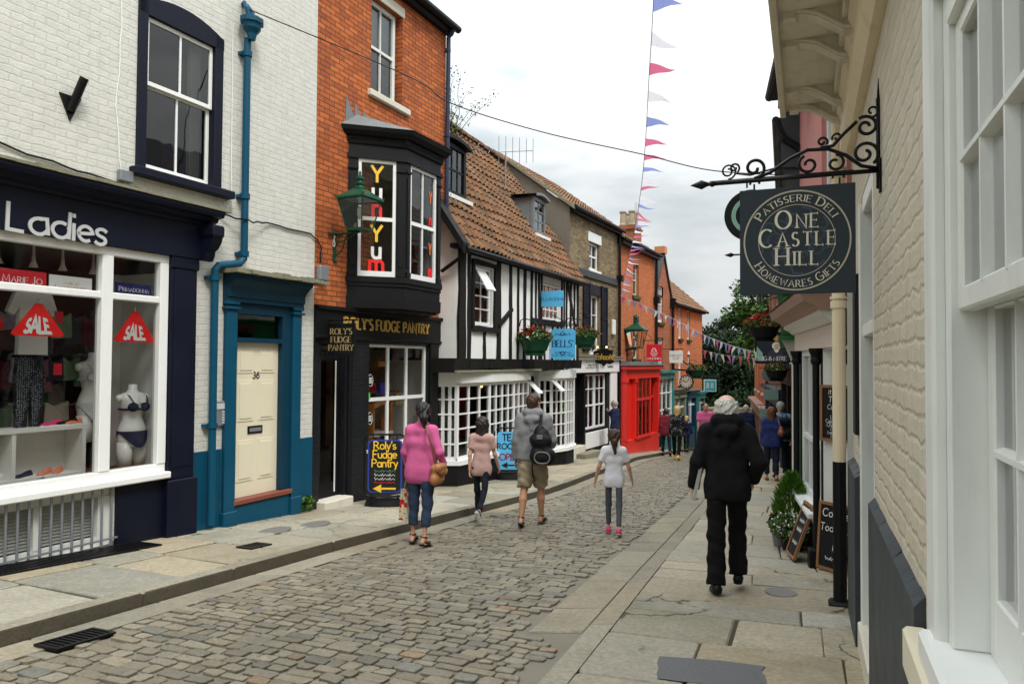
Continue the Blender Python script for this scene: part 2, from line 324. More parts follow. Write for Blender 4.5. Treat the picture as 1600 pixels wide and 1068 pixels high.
def mesh(name, mb, off):
    me = bpy.data.meshes.new(name)
    me.from_pydata([(v[0] - off[0], v[1] - off[1], v[2] - off[2]) for v in mb.v], [], mb.f)
    nf = len(me.polygons)
    if nf:
        nor = np.empty(nf * 3); me.polygons.foreach_get('normal', nor); nor = nor.reshape(-1, 3)
        tot = np.empty(nf, np.int32); me.polygons.foreach_get('loop_total', tot)
        lv = np.empty(len(me.loops), np.int32); me.loops.foreach_get('vertex_index', lv)
        co = np.empty(len(me.vertices) * 3); me.vertices.foreach_get('co', co); co = co.reshape(-1, 3) + np.array(off)[None]
        fi = np.repeat(np.arange(nf), tot); nl = nor[fi]; p = co[lv]
        hz = np.abs(nl[:, 2]) > .7; h = np.hypot(nl[:, 0], nl[:, 1]) + 1e-9
        u = np.where(hz, p[:, 0], (p[:, 0] * -nl[:, 1] + p[:, 1] * nl[:, 0]) / h); v = np.where(hz, p[:, 1], p[:, 2])
        uvl = me.uv_layers.new(name='UVMap'); uvl.data.foreach_set('uv', np.stack([u, v], 1).ravel().astype(np.float32))
        if any(t is not None for t in mb.t):
            tt = np.array([(t if t is not None else (1, 1, 1)) for t in mb.t]); a = me.color_attributes.new('tint', 'FLOAT_COLOR', 'CORNER')
            a.data.foreach_set('color', np.concatenate([tt[fi], np.ones((len(fi), 1))], 1).ravel().astype(np.float32))
    return me
def obj(name, mb, mat, parent=None, smooth=False, fr=None, at=None, label=None, cat=None, group=None, kind=None):
    """one mesh object: a part of `parent`, or a thing by itself standing in frame `fr` at `at`"""
    if parent is not None: off = OFF[top(parent)]
    elif at is not None: off = Vector(at)
    else: off = Vector((0, 0, 0))
    me = mesh(name, mb, off)
    for m in (mat if isinstance(mat, (list, tuple)) else [mat]): me.materials.append(M[m] if isinstance(m, str) else m)
    if any(mb.mi): me.polygons.foreach_set('material_index', np.array(mb.mi, np.int32))
    if smooth: me.polygons.foreach_set('use_smooth', np.ones(len(me.polygons), bool))
    o = bpy.data.objects.new(name, me); C.objects.link(o)
    if parent is not None: o.parent = parent
    elif fr is not None: o.location = fr.w(*off); o.rotation_euler = (0, 0, fr.rz)
    return tag(o, label, cat, group, kind)
def dup(o, parent=None, loc=None, rz=None, label=None):
    c = o.copy(); C.objects.link(c)
    if parent is not None: c.parent = parent
    if loc is not None: c.location = loc
    if rz is not None: c.rotation_euler = (0, 0, rz)
    if label: c['label'] = label
    for ch in list(o.children): dup(ch, c)
    return c
# ------------------------------------------------------------------ lettering: pen strokes
def _arc(cx, cy, rx, ry, a0, a1):
    n = max(5, int(abs(a1 - a0) / 18)); return [(cx + rx * math.cos(R_(a0 + (a1 - a0) * i / n)), cy + ry * math.sin(R_(a0 + (a1 - a0) * i / n))) for i in range(n + 1)]
GL = {
 'A': (.8, '0,0 .4,1 .8,0;.15,.36 .65,.36'), 'B': (.62, '0,0 0,1;0,1 .28,1 @.28,.76,.24,.24,90,-90 0,.52;.28,.52 @.3,.26,.29,.26,90,-90 0,0'), 'C': (.78, '@.46,.5,.46,.5,48,312'),
 'D': (.76, '0,0 0,1;0,1 .25,1 @.25,.5,.5,.5,90,-90 0,0'), 'E': (.6, '0,0 0,1;0,1 .55,1;0,.52 .45,.52;0,0 .58,0'), 'F': (.55, '0,0 0,1;0,1 .54,1;0,.5 .42,.5'),
 'G': (.82, '@.46,.5,.46,.5,48,330;.5,.44 .82,.44;.82,.44 .82,.08'), 'H': (.74, '0,0 0,1;.74,0 .74,1;0,.52 .74,.52'), 'I': (.04, '.02,0 .02,1'), 'J': (.35, '.3,1 .3,.2 @.1,.2,.2,.2,0,-150'),
 'K': (.7, '0,0 0,1;.62,1 0,.42;.2,.6 .7,0'), 'L': (.56, '0,0 0,1;0,0 .54,0'), 'M': (.92, '0,0 .1,1 .46,.15 .82,1 .92,0'), 'N': (.76, '0,0 0,1 .76,0 .76,1'), 'O': (.94, '@.47,.5,.47,.5,90,450'),
 'P': (.58, '0,0 0,1;0,1 .28,1 @.28,.74,.28,.26,90,-90 0,.48'), 'Q': (.94, '@.47,.5,.47,.5,90,450;.55,.2 .95,-.12'), 'R': (.68, '0,0 0,1;0,1 .28,1 @.28,.75,.26,.25,90,-90 0,.5;.26,.5 .68,0'),
 'S': (.54, '@.27,.75,.23,.24,40,250 @.27,.25,.26,.26,80,-150'), 'T': (.66, '.33,0 .33,1;0,1 .66,1'), 'U': (.7, '0,1 0,.32 @.35,.32,.35,.33,180,360 .7,1'), 'V': (.76, '0,1 .38,0 .76,1'),
 'W': (1.1, '0,1 .28,0 .55,.85 .82,0 1.1,1'), 'X': (.7, '0,0 .7,1;0,1 .7,0'), 'Y': (.7, '0,1 .35,.48 .7,1;.35,.48 .35,0'), 'Z': (.64, '0,1 .62,1 0,0 .64,0'),
 'a': (.52, '@.25,.3,.25,.3,60,420;.5,.6 .5,0'), 'b': (.52, '0,1 0,0;@.26,.3,.26,.3,180,540'), 'c': (.48, '@.26,.3,.26,.3,50,310'), 'd': (.52, '@.26,.3,.26,.3,0,360;.52,1 .52,0'),
 'e': (.52, '0.02,.32 .5,.32 @.26,.3,.26,.3,8,310'), 'f': (.32, '.34,.95 @.24,.82,.12,.15,80,180 .12,0;0,.6 .3,.6'), 'g': (.52, '@.26,.3,.26,.3,0,360;.52,.6 .52,-.1 @.27,-.1,.25,.2,0,-150'),
 'h': (.48, '0,1 0,0;0,.35 @.24,.36,.24,.24,180,0 .48,0'), 'i': (.06, '.03,.6 .03,0;.03,.8 .03,.84'), 'j': (.2, '.15,.6 .15,-.1 @0,-.1,.15,.15,0,-90;.15,.8 .15,.84'), 'k': (.46, '0,1 0,0;.4,.6 0,.25;.14,.36 .46,0'),
 'l': (.06, '.03,1 .03,0'), 'm': (.8, '0,.6 0,0;0,.38 @.2,.4,.2,.2,180,0 .4,0;.4,.4 @.6,.4,.2,.2,180,0 .8,0'), 'n': (.46, '0,.6 0,0;0,.36 @.23,.37,.23,.23,180,0 .46,0'), 'o': (.54, '@.27,.3,.27,.3,90,450'),
 'p': (.52, '0,.6 0,-.35;@.26,.3,.26,.3,180,540'), 'q': (.52, '@.26,.3,.26,.3,0,360;.52,.6 .52,-.35'), 'r': (.32, '0,.6 0,0;0,.34 @.22,.38,.22,.22,180,50'), 's': (.4, '@.2,.45,.17,.15,40,255 @.2,.15,.19,.15,80,-150'),
 't': (.32, '.14,.9 .14,.12 @.26,.12,.12,.12,180,280;0,.6 .32,.6'), 'u': (.46, '0,.6 0,.24 @.23,.24,.23,.24,180,360 .46,.6;.46,.24 .46,0'), 'v': (.46, '0,.6 .23,0 .46,.6'), 'w': (.7, '0,.6 .18,0 .35,.5 .52,0 .7,.6'),
 'x': (.44, '0,0 .44,.6;0,.6 .44,0'), 'y': (.46, '0,.6 .24,.02;.46,.6 .14,-.35'), 'z': (.42, '0,.6 .42,.6 0,0 .42,0'), "'": (.06, '.05,1 .02,.78'), '&': (.72, '.7,.5 @.33,.26,.33,.26,0,-220 .5,.72 @.33,.8,.18,.2,-20,200 .7,0'),
 '.': (.05, '.02,0 .02,.05'), ',': (.06, '.04,.04 0,-.12'), '-': (.3, '0,.45 .3,.45'), '!': (.05, '.02,1 .02,.3;.02,0 .02,.05'),
 '0': (.56, '@.28,.5,.28,.5,90,450'), '1': (.3, '0,.8 .2,1 .2,0'), '2': (.54, '@.27,.72,.26,.28,170,-40 0,0 .54,0'), '3': (.52, '@.25,.75,.24,.25,150,-90;@.25,.26,.27,.26,90,-150'), '6': (.54, '.46,.94 @.5,.4,.5,.55,120,180 @.27,.3,.27,.3,170,530'),
 '8': (.54, '@.27,.75,.22,.25,90,450;@.27,.26,.27,.26,90,450'), '9': (.54, '@.27,.7,.27,.3,0,360 .5,.5 .3,0'),
}
def glyph(ch):
    w, s = GL[ch]; out = []
    for st in s.split(';'):
        pts = []
        for tok in st.split():
            if tok[0] == '@': pts += _arc(*[float(q) for q in tok[1:].split(',')])
            else: pts.append(tuple(float(q) for q in tok.split(',')))
        out.append(pts)
    return w, out
def strip(mb, pts, wd, fn, lift, depth, nib=None, roundcap=True):
    """a flat raised stroke; fn(u, v, d) -> xyz with d the height above the board"""
    P = [pts[0]]
    for p in pts[1:]:
        if math.hypot(p[0] - P[-1][0], p[1] - P[-1][1]) > 1e-5: P.append(p)
    if len(P) < 2: return
    closed = math.hypot(P[0][0] - P[-1][0], P[0][1] - P[-1][1]) < 1e-4
    n = len(P); L = []; Rr = []
    for i in range(n):
        a = P[i - 1] if i else (P[-2] if closed else None); b = P[i + 1] if i < n - 1 else (P[1] if closed else None)
        d1 = (P[i][0] - a[0], P[i][1] - a[1]) if a else None; d2 = (b[0] - P[i][0], b[1] - P[i][1]) if b else None
        def nrm(d): l = math.hypot(*d); return (d[0] / l, d[1] / l)
        t1 = nrm(d1) if d1 else nrm(d2); t2 = nrm(d2) if d2 else t1
        t = (t1[0] + t2[0], t1[1] + t2[1]); l = math.hypot(*t)
        t = (t[0] / l, t[1] / l) if l > .2 else t2
        mt = 1 / max(.45, t[0] * t2[0] + t[1] * t2[1])
        h = wd / 2
        if nib: h = (nib + (wd - nib) * abs(t[1]) ** .8) / 2
        x, y = P[i]
        if not closed and roundcap and not nib and i in (0, n - 1):
            s = -1 if i == 0 else 1; x += t[0] * h * .6 * s; y += t[1] * h * .6 * s
        L.append((x - t[1] * h * mt, y + t[0] * h * mt)); Rr.append((x + t[1] * h * mt, y - t[0] * h * mt))
    for i in range(n - 1):
        a, b, c, d = L[i], Rr[i], Rr[i + 1], L[i + 1]
        mb.poly([fn(*a, lift), fn(*b, lift), fn(*c, lift), fn(*d, lift)])
        if depth:
            mb.poly([fn(*a, lift), fn(*d, lift), fn(*d, lift - depth), fn(*a, lift - depth)]); mb.poly([fn(*b, lift), fn(*b, lift - depth), fn(*c, lift - depth), fn(*c, lift)])
def text(mb, s, fn, size, wd=.13, serif=False, nib=None, gap=.2, align='c', slant=0, xs=1, small=1.0, lift=.004, depth=0):
    """small < 1 draws all but capitals-first letters as small capitals"""
    lay = []; x = 0
    for i, ch in enumerate(s):
        if ch == ' ': x += .42 * size * xs; continue
        k = size * (small if (small < 1 and i and s[i - 1] != ' ') else 1); w, st = glyph(ch); lay.append((x, k, st)); x += (w + gap) * k * xs
    wid = x - gap * size * xs; x0 = {'c': -wid / 2, 'l': 0, 'r': -wid}[align]; j = 0
    for x, k, st in lay:
        for pts in st:
            q = [(x0 + x + (px * xs + slant * py) * k, py * k) for px, py in pts]; j += 1
            strip(mb, q, wd * k, fn, lift + .0002 * (j % 6), depth, nib * k if nib else None)
            if serif:
                for e, f in ((0, 1), (-1, -2)):
                    (ex, ey), (gx, gy) = q[e], q[f]; yn = ey / k
                    if len(pts) > 8 and abs(pts[0][0] - pts[-1][0]) < .01 and abs(pts[0][1] - pts[-1][1]) < .01: continue
                    dx, dy = ex - gx, ey - gy
                    if (abs(yn) < .02 or abs(yn - 1) < .02) and abs(dy) > abs(dx) * .6:
                        hb = .05 * k; cy = ey + (hb / 2 if yn < .5 else -hb / 2); j += 1
                        strip(mb, [(ex - (.09 + wd / 2) * k, cy), (ex + (.09 + wd / 2) * k, cy)], hb, fn, lift + .0014 + .0002 * (j % 6), 0, None, False)
                    elif abs(dx) > abs(dy) * 2:
                        j += 1; strip(mb, [(ex, ey - .09 * k), (ex, ey + .09 * k)], .045 * k, fn, lift + .0014 + .0002 * (j % 6), 0, None, False)
    return mb
def scrawl(mb, fn, w, h, n):   # a line of handwriting too small to read
    pts = [(-w / 2 + w * i / (n * 6), h * (.32 + .3 * math.sin(i * 1.05 + math.sin(i * .37) * 1.4)) * (1.3 if i % 17 < 4 else .8)) for i in range(n * 6 + 1)]
    strip(mb, pts, h * .11, fn, .004, 0)
def on_front(x, y, z): return lambda u, v, d: (x + u, y - d, z + v)
def on_side(x, y, z, left=True):   # on the face of a projecting board that looks up the street
    return (lambda u, v, d: (x - d, y - u, z + v)) if left else (lambda u, v, d: (x + d, y + u, z + v))
# ------------------------------------------------------------------ windows and other joinery
def win(root, x0, x1, z0, z1, y, cols=2, rows=2, mat='white', fw=.05, bw=.022, dep=.05, glass='glass', name='window', meet=True, rowh=None, ft=None, fb=None, sash_step=.02):
    mb = MB(); ft = ft or fw; fb = fb or fw * 1.3
    mb.box(x0, x0 + fw, y, y + dep, z0, z1, .004); mb.box(x1 - fw, x1, y, y + dep, z0, z1, .004)
    mb.box(x0 + fw, x1 - fw, y, y + dep, z1 - ft, z1, .004); mb.box(x0 + fw, x1 - fw, y, y + dep, z0, z0 + fb, .004)
    a, b, c, d = x0 + fw, x1 - fw, z0 + fb, z1 - ft
    zs = [c + (d - c) * i / rows for i in range(1, rows)] if rowh is None else [c + (d - c) * q for q in rowh]
    for i in range(1, cols):
        x = a + (b - a) * i / cols; mb.box(x - bw / 2, x + bw / 2, y + .012, y + dep - .01, c, d)
    for k, z in enumerate(zs):
        hw = bw * (1.0 if not (meet and k == (len(zs) - 1) // 2) else 1.9)
        mb.box(a, b, y + (.009 if hw == bw else .004), y + dep - .006, z - hw / 2, z + hw / 2)
    fo = obj(name, mb, mat, root)
    g = MB().poly([(a, y + dep * .6, c), (b, y + dep * .6, c), (b, y + dep * .6, d), (a, y + dep * .6, d)]); obj('pane', g, glass, fo)
    return fo
def cornice(mb, x0, x1, y, z, prof, ends=True):
    """prof: list of (out, z offset) from bottom to top; runs along x with mitred-looking closed ends"""
    p = [(0, prof[0][1])] + list(prof) + [(0, prof[-1][1])]
    return mb.prism(p, x0, x1, lambda a, b, t: (t, y - a, z + b))
def zp(y): return float(np.interp(y, [-200, 0, 10, 22, 30, 50, 120, 400], [3.0, .14, -.52, -1.2, -1.9, -3.9, -12, -26]))
# ------------------------------------------------------------------ ground
KL = ([-60, -8, 4.87, 8.66, 13.7, 22.65, 32.7, 40, 60, 120], [-30, -8.6, -3.34, -1.78, .73, 3.95, 8.0, 11.2, 20, 48])
KR = ([-60, -8, 4.15, 7.4, 13.5, 22, 32, 40, 60, 120], [-26, -4.6, .12, 1.3, 3.6, 6.4, 10.1, 13.2, 22, 50])
xL = lambda y: float(np.interp(y, *KL)); xR = lambda y: float(np.interp(y, *KR))
WL = ([-60, 2, 9.4, 14.08, 20.5, 24.6, 36.4, 60, 120], [-34, -7.03, -3.55, -1.35, 1.7, 3.5, 9.4, 19.6, 47.5])
WR = ([-60, 0, 6.2, 6.6, 9.7, 14.4, 36, 60, 120], [-23.6, .376, 2.86, 2.95, 3.75, 5.6, 11.9, 22.6, 50.5])
wL = lambda y: float(np.interp(y, *WL)); wR = lambda y: float(np.interp(y, *WR))
def stone_mats():
    M['sett'] = tinted('sandstone_setts', (.325, .285, .21), .6, 1.0, 50, .5, .5, (.11, .10, .075), 2.2, spots=1.6)
    M['grout'] = paint('sandy_grout', (.19, .17, .13), .95, .25, 3, .9, 40, dirt=.4, dirtcol=(.10, .095, .08))
    M['flag'] = tinted('sandstone_flags', (.46, .41, .305), .75, .55, 30, .5, .65, (.13, .125, .07), .9, spots=2.2, cracks=.8)
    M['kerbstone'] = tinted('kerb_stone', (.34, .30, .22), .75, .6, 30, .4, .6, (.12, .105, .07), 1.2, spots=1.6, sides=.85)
    M['joint'] = paint('dark_joint_sand', (.055, .05, .032), .95, .4, 4, .8, 40)
    M['asphalt'] = paint('asphalt_patch', (.12, .12, .125), .9, .25, 30, 1.0, 150)
    M['earth'] = paint('distant_ground', (.05, .07, .03), .95, .3, .2, .2)
stone_mats()
def rnd(a, b): return random.uniform(a, b)
def stone(mb, q, top, drop, bev, tint, corner=.25, jz=.004, crown=.004):
    """one paving stone from four ground corners q (x, y, z): bevelled, corners knocked off"""
    q = [Vector(p) for p in q]; c = sum(q, Vector()) / 4; ring = []
    for i in range(4):
        a, p, b = q[i - 1], q[i], q[(i + 1) % 4]
        k1 = corner * rnd(.5, 1.2); k2 = corner * rnd(.5, 1.2); m = min((a - p).length, (b - p).length)
        ring += [p + (a - p).normalized() * m * k1 * .5, p + (b - p).normalized() * m * k2 * .5]
    tilt = (rnd(-1, 1) * jz, rnd(-1, 1) * jz)
    up = [p + Vector((0, 0, top + tilt[0] * ((p.x - c.x) / .1) * .4 + tilt[1] * ((p.y - c.y) / .1) * .4)) for p in ring]
    inn = [p + (c - p).normalized() * min(bev * rnd(.8, 1.4), (c - p).length * .5) for p in up]
    lowr = [p + Vector((0, 0, -drop)) for p in up]
    mid = [p + Vector((0, 0, -bev * .75)) for p in up]
    v = lowr + mid + inn + [c + Vector((0, 0, top + crown))]; f = []
    for i in range(8):
        j = (i + 1) % 8
        f += [(i, j, 8 + j, 8 + i), (8 + i, 8 + j, 16 + j, 16 + i), (16 + i, 16 + j, 24)]
    mb.raw(v, f, tint)
def tint(v=.22, warm=.06):
    b = rnd(1 - v, 1 + v); w = rnd(-warm, warm); return (b * (1 + w), b, b * (1 - w * 1.4))
def build_ground():
    # terrain to the horizon
    g = MB(); xs = [-400, -150, -60, -30, -12, -8, -5, -2, 0, 2, 5, 8, 12, 16, 22, 30, 60, 150, 400]; ys = [-200, -60, -20, -8, 0, 4, 8, 12, 16, 20, 22, 26, 30, 36, 42, 50, 62, 80, 120, 250, 600]
    v = [(x, y, zp(y) - .42 if y < 200 else -12.4 - (y - 120) * .02) for y in ys for x in xs]; n = len(xs)
    g.raw(v, [(j * n + i, j * n + i + 1, (j + 1) * n + i + 1, (j + 1) * n + i) for j in range(len(ys) - 1) for i in range(n - 1)])
    obj('ground', g, 'earth', kind='structure')
    # the road: grout bed and the setts on it, gutters of long flat stones
    road = MB(); ys = np.arange(-7, 62, 1.0)
    for a, b in zip(ys[:-1], ys[1:]):
        for i in range(6):
            s, t = i / 6, (i + 1) / 6
            P = lambda y, s: (xL(y) * (1 - s) + xR(y) * s, y, zp(y) - .121)
            road.poly([P(a, s), P(a, t), P(b, t), P(b, s)])
    obj('road_bed', road, 'grout', kind='structure')
    st = MB(); y = .3; gL, gR = .34, .42
    while y < 40:
        d = rnd(.07, .112) * (1.15 if y < 5.6 else 1.0); A = xL(y) + gL; B = xR(y) - gR * (1 if y > 5.2 else .1)
        x = A + .01 - rnd(0, .1)
        sk = .45
        while x < B - .05:
            w = min(rnd(.08, .21) * (1.08 if y < 5.6 else 1), B - x - .004)
            if B - x - w < .08: w = B - x - .004
            gp = rnd(.002, .007) * (2.2 if y < 7 and x < .2 else 1); j = lambda: rnd(-.012, .012)
            # rows run square across the street, so they slope back to the right
            q = []
            for (u, e) in ((x + gp, gp * .8), (x + w - gp, gp * .8), (x + w - gp, d - gp * .8), (x + gp, d - gp * .8)):
                yy = y + e - (u - A) * sk; q.append((u + e * .42 + j(), yy + j(), 0))
            yc = sum(p[1] for p in q) / 4; sh = 0
            q = [(p[0], p[1], zp(p[1]) - .108) for p in q]
            if yc > -6: 
                r = random.random(); t = tint(.2, .03)
                if r < .012: t = (t[0] * 1.08, t[1] * .9, t[2] * .8)
                elif r < .10: t = (t[0] * .80, t[1] * .86, t[2] * .96)
                xl, xr = xL(yc) + gL - .03, xR(yc) - gR * (1 if yc > 5.2 else .1)
                if min(p[0] for p in q) > xl - .02 and max(p[0] for p in q) < xr + .05:
                    stone(st, q, rnd(.000, .009), .05, rnd(.004, .008), t, .34, .007, .001)
            x += w
        y += d
    obj('cobbles', st, 'sett', kind='structure')
    # kerbs and gutters
    k = MB(); y = -6.5
    def edge(fx, a, b, y0, y1, z, dz, t, bev=.012):
        q = [(fx(y0) + a, y0, zp(y0) + z), (fx(y0) + b, y0, zp(y0) + z), (fx(y1) + b, y1, zp(y1) + z), (fx(y1) + a, y1, zp(y1) + z)]
        stone(k, q, 0, dz, bev, t, .05, .0005, .001)
    while y < 45:
        l = rnd(.9, 1.6); edge(xL, -.18, 0, y + .004, y + l - .004, rnd(-.004, .004), .3, tint(.15, .05), .018); y += l
    y = -6.5
    while y < 45:
        l = rnd(.7, 1.3); edge(xL, .012, .33, y + .005, y + l - .005, -.106, .1, tint(.15, .05)); y += l
    y = 5.3
    while y < 45:
        l = rnd(.5, 1.0); edge(xR, -.41, -.02, y + .005, y + l - .005, -.110, .1, tint(.13, .04)); y += l
    y = -6.5
    while y < 45:
        l = rnd(.8, 1.6); edge(xR, 0, .17, y + .004, y + l - .004, -.098, .2, tint(.13, .04)); y += l
    obj('kerb', k, 'kerbstone', kind='structure')
    # flagged pavements
    for side in 'LR':
        bed = MB(); fl = MB(); dz = -.012 if side == 'L' else -.106
        ys = np.arange(-7, 62, 1.0)
        ed = (lambda y: wL(y) - .5, lambda y: xL(y) - .158) if side == 'L' else (lambda y: xR(y) + .15, lambda y: wR(y) + .6)
        for a, b in zip(ys[:-1], ys[1:]):
            bed.poly([(ed[0](a), a, zp(a) + dz - .013), (ed[1](a), a, zp(a) + dz - .012), (ed[1](b), b, zp(b) + dz - .012), (ed[0](b), b, zp(b) + dz - .012)])
        obj('pavement_bed', bed, 'joint', kind='structure')
        y = -5.2; row = 0; holes = HOLES[side]
        while y < 44:
            l = rnd(.5, .95) if side == 'L' else rnd(.34, .85); n = random.choice((2, 2, 3, 3)) if side == 'L' else random.choice((1, 2, 2, 3))
            sk = .42 if side == 'L' else .34
            cuts = [0] + sorted((i + rnd(-.22, .22)) / n for i in range(1, n)) + [1]
            for a, b in zip(cuts[:-1], cuts[1:]):
                q = []
                for (s, e) in ((a, 0), (b, 0), (b, 1), (a, 1)):
                    yy = y + e * l; x0, x1 = ed[0](yy), ed[1](yy); u = x0 + (x1 - x0) * s
                    yy2 = yy - (u - x0) * sk + .2; x0, x1 = ed[0](yy2), ed[1](yy2); u = x0 + (x1 - x0) * s
                    q.append([u, yy2])
                cx = sum(p[0] for p in q) / 4; cy = sum(p[1] for p in q) / 4; gpx = rnd(.010, .016) if side == 'L' else rnd(.005, .009)
                for p in q: p[0] += (gpx if p[0] < cx else -gpx) + rnd(-.008, .008); p[1] += (gpx if p[1] < cy else -gpx) + rnd(-.008, .008)
                t = tint(.16, .06)
                r = random.random()
                if r < .15: t = (t[0] * .86, t[1] * .88, t[2] * .9)
                if any(abs(cx - hx) < hr and abs(cy - hy) < hr for hx, hy, hr in holes): t = (.4, .42, .5); 
                stone(fl, [(p[0], p[1], zp(p[1]) + dz) for p in q], rnd(-.004, .006), .03, rnd(.007, .014), t, rnd(.03, .10), .0012, .0)
            y += l; row += 1
        obj('pavement', fl, 'flag', kind='structure')
    # the square of asphalt let into the right-hand pavement
    a = MB(); q = [(.86, 4.36), (1.44, 4.16), (1.56, 4.60), (.97, 4.78)]; pts = []
    for i in range(4):
        p, r = q[i], q[(i + 1) % 4]
        for t in (0, .2, .4, .6, .8): pts.append((p[0] + (r[0] - p[0]) * t + rnd(-.02, .02), p[1] + (r[1] - p[1]) * t + rnd(-.02, .02)))
    a.poly([(x, y, zp(y) - .0985) for x, y in pts]); obj('asphalt_patch', a, 'asphalt', kind='structure')
M['cover'] = paint('worn_iron_cover', (.15, .145, .13), .6, .3, 20, .6, 60)
HOLES = {'L': [], 'R': []}
build_ground()
def grating(name, label, cx, cy, ang, w, d, z, nbar, frame=True, group=None):
    fr = Frame(cx, cy, rz=ang); t = thing(name, label, 'drain', fr, (0, 0, z), group=group)
    b = MB()
    if frame:
        b.box(-w / 2, w / 2, -d / 2, -d / 2 + .025, z, z + .014); b.box(-w / 2, w / 2, d / 2 - .025, d / 2, z, z + .014)
        b.box(-w / 2, -w / 2 + .025, -d / 2 + .025, d / 2 - .025, z, z + .014); b.box(w / 2 - .025, w / 2, -d / 2 + .025, d / 2 - .025, z, z + .014)
    for i in range(nbar):
        x = -w / 2 + .03 + (w - .06) * (i + .5) / nbar; b.box(x - .007, x + .007, -d / 2 + .025, d / 2 - .025, z, z + .012)
    t.rotation_euler = (math.atan(-.066 * math.cos(ang)), math.atan(.066 * math.sin(ang)), ang)
    obj('bars', b, 'iron', t); p = MB().box(-w / 2 + .01, w / 2 - .01, -d / 2 + .01, d / 2 - .01, z - .02, z + .003); obj('sump', p, 'black', t)
grating('gutter_grate', 'black iron drain grate in the cobbled gutter by the kerb', -2.93, 5.02, R_(65), .42, .24, zp(5.05) - .098, 9)
grating('drain_cover', 'small square iron drain cover in the flags before the blue door', -2.75, 7.95, R_(65), .3, .22, zp(7.95) - .008, 6)
for i, (x, y) in enumerate(((-2.85, 8.95), (-2.5, 9.45))):
    m = MB().lathe([(.0, 0), (.19, 0), (.19, .006), (.0, .007)], (0, 0, 0), 20, 1.25, .8)
    obj('iron_cover', m, 'cover', fr=Frame(x, y, rz=R_(65)), at=(0, 0, 0)).location.z = zp(y) - .006
    tag(bpy.data.objects[-1] if False else C.objects[-1], ('oval grey metal cover let into the flags, nearer the navy shopfront', 'oval grey metal cover let into the flags, nearer the cream door')[i], 'manhole cover', 'oval covers in the pavement')
m = MB().lathe([(.0, 0), (.13, 0), (.13, .006), (.0, .007)], (0, 0, 0), 20)
o = obj('iron_cover', m, 'cover'); o.location = (2.35, 6.45, zp(6.45) - .100); tag(o, 'round grey metal cover in the flags behind the man in black', 'manhole cover')
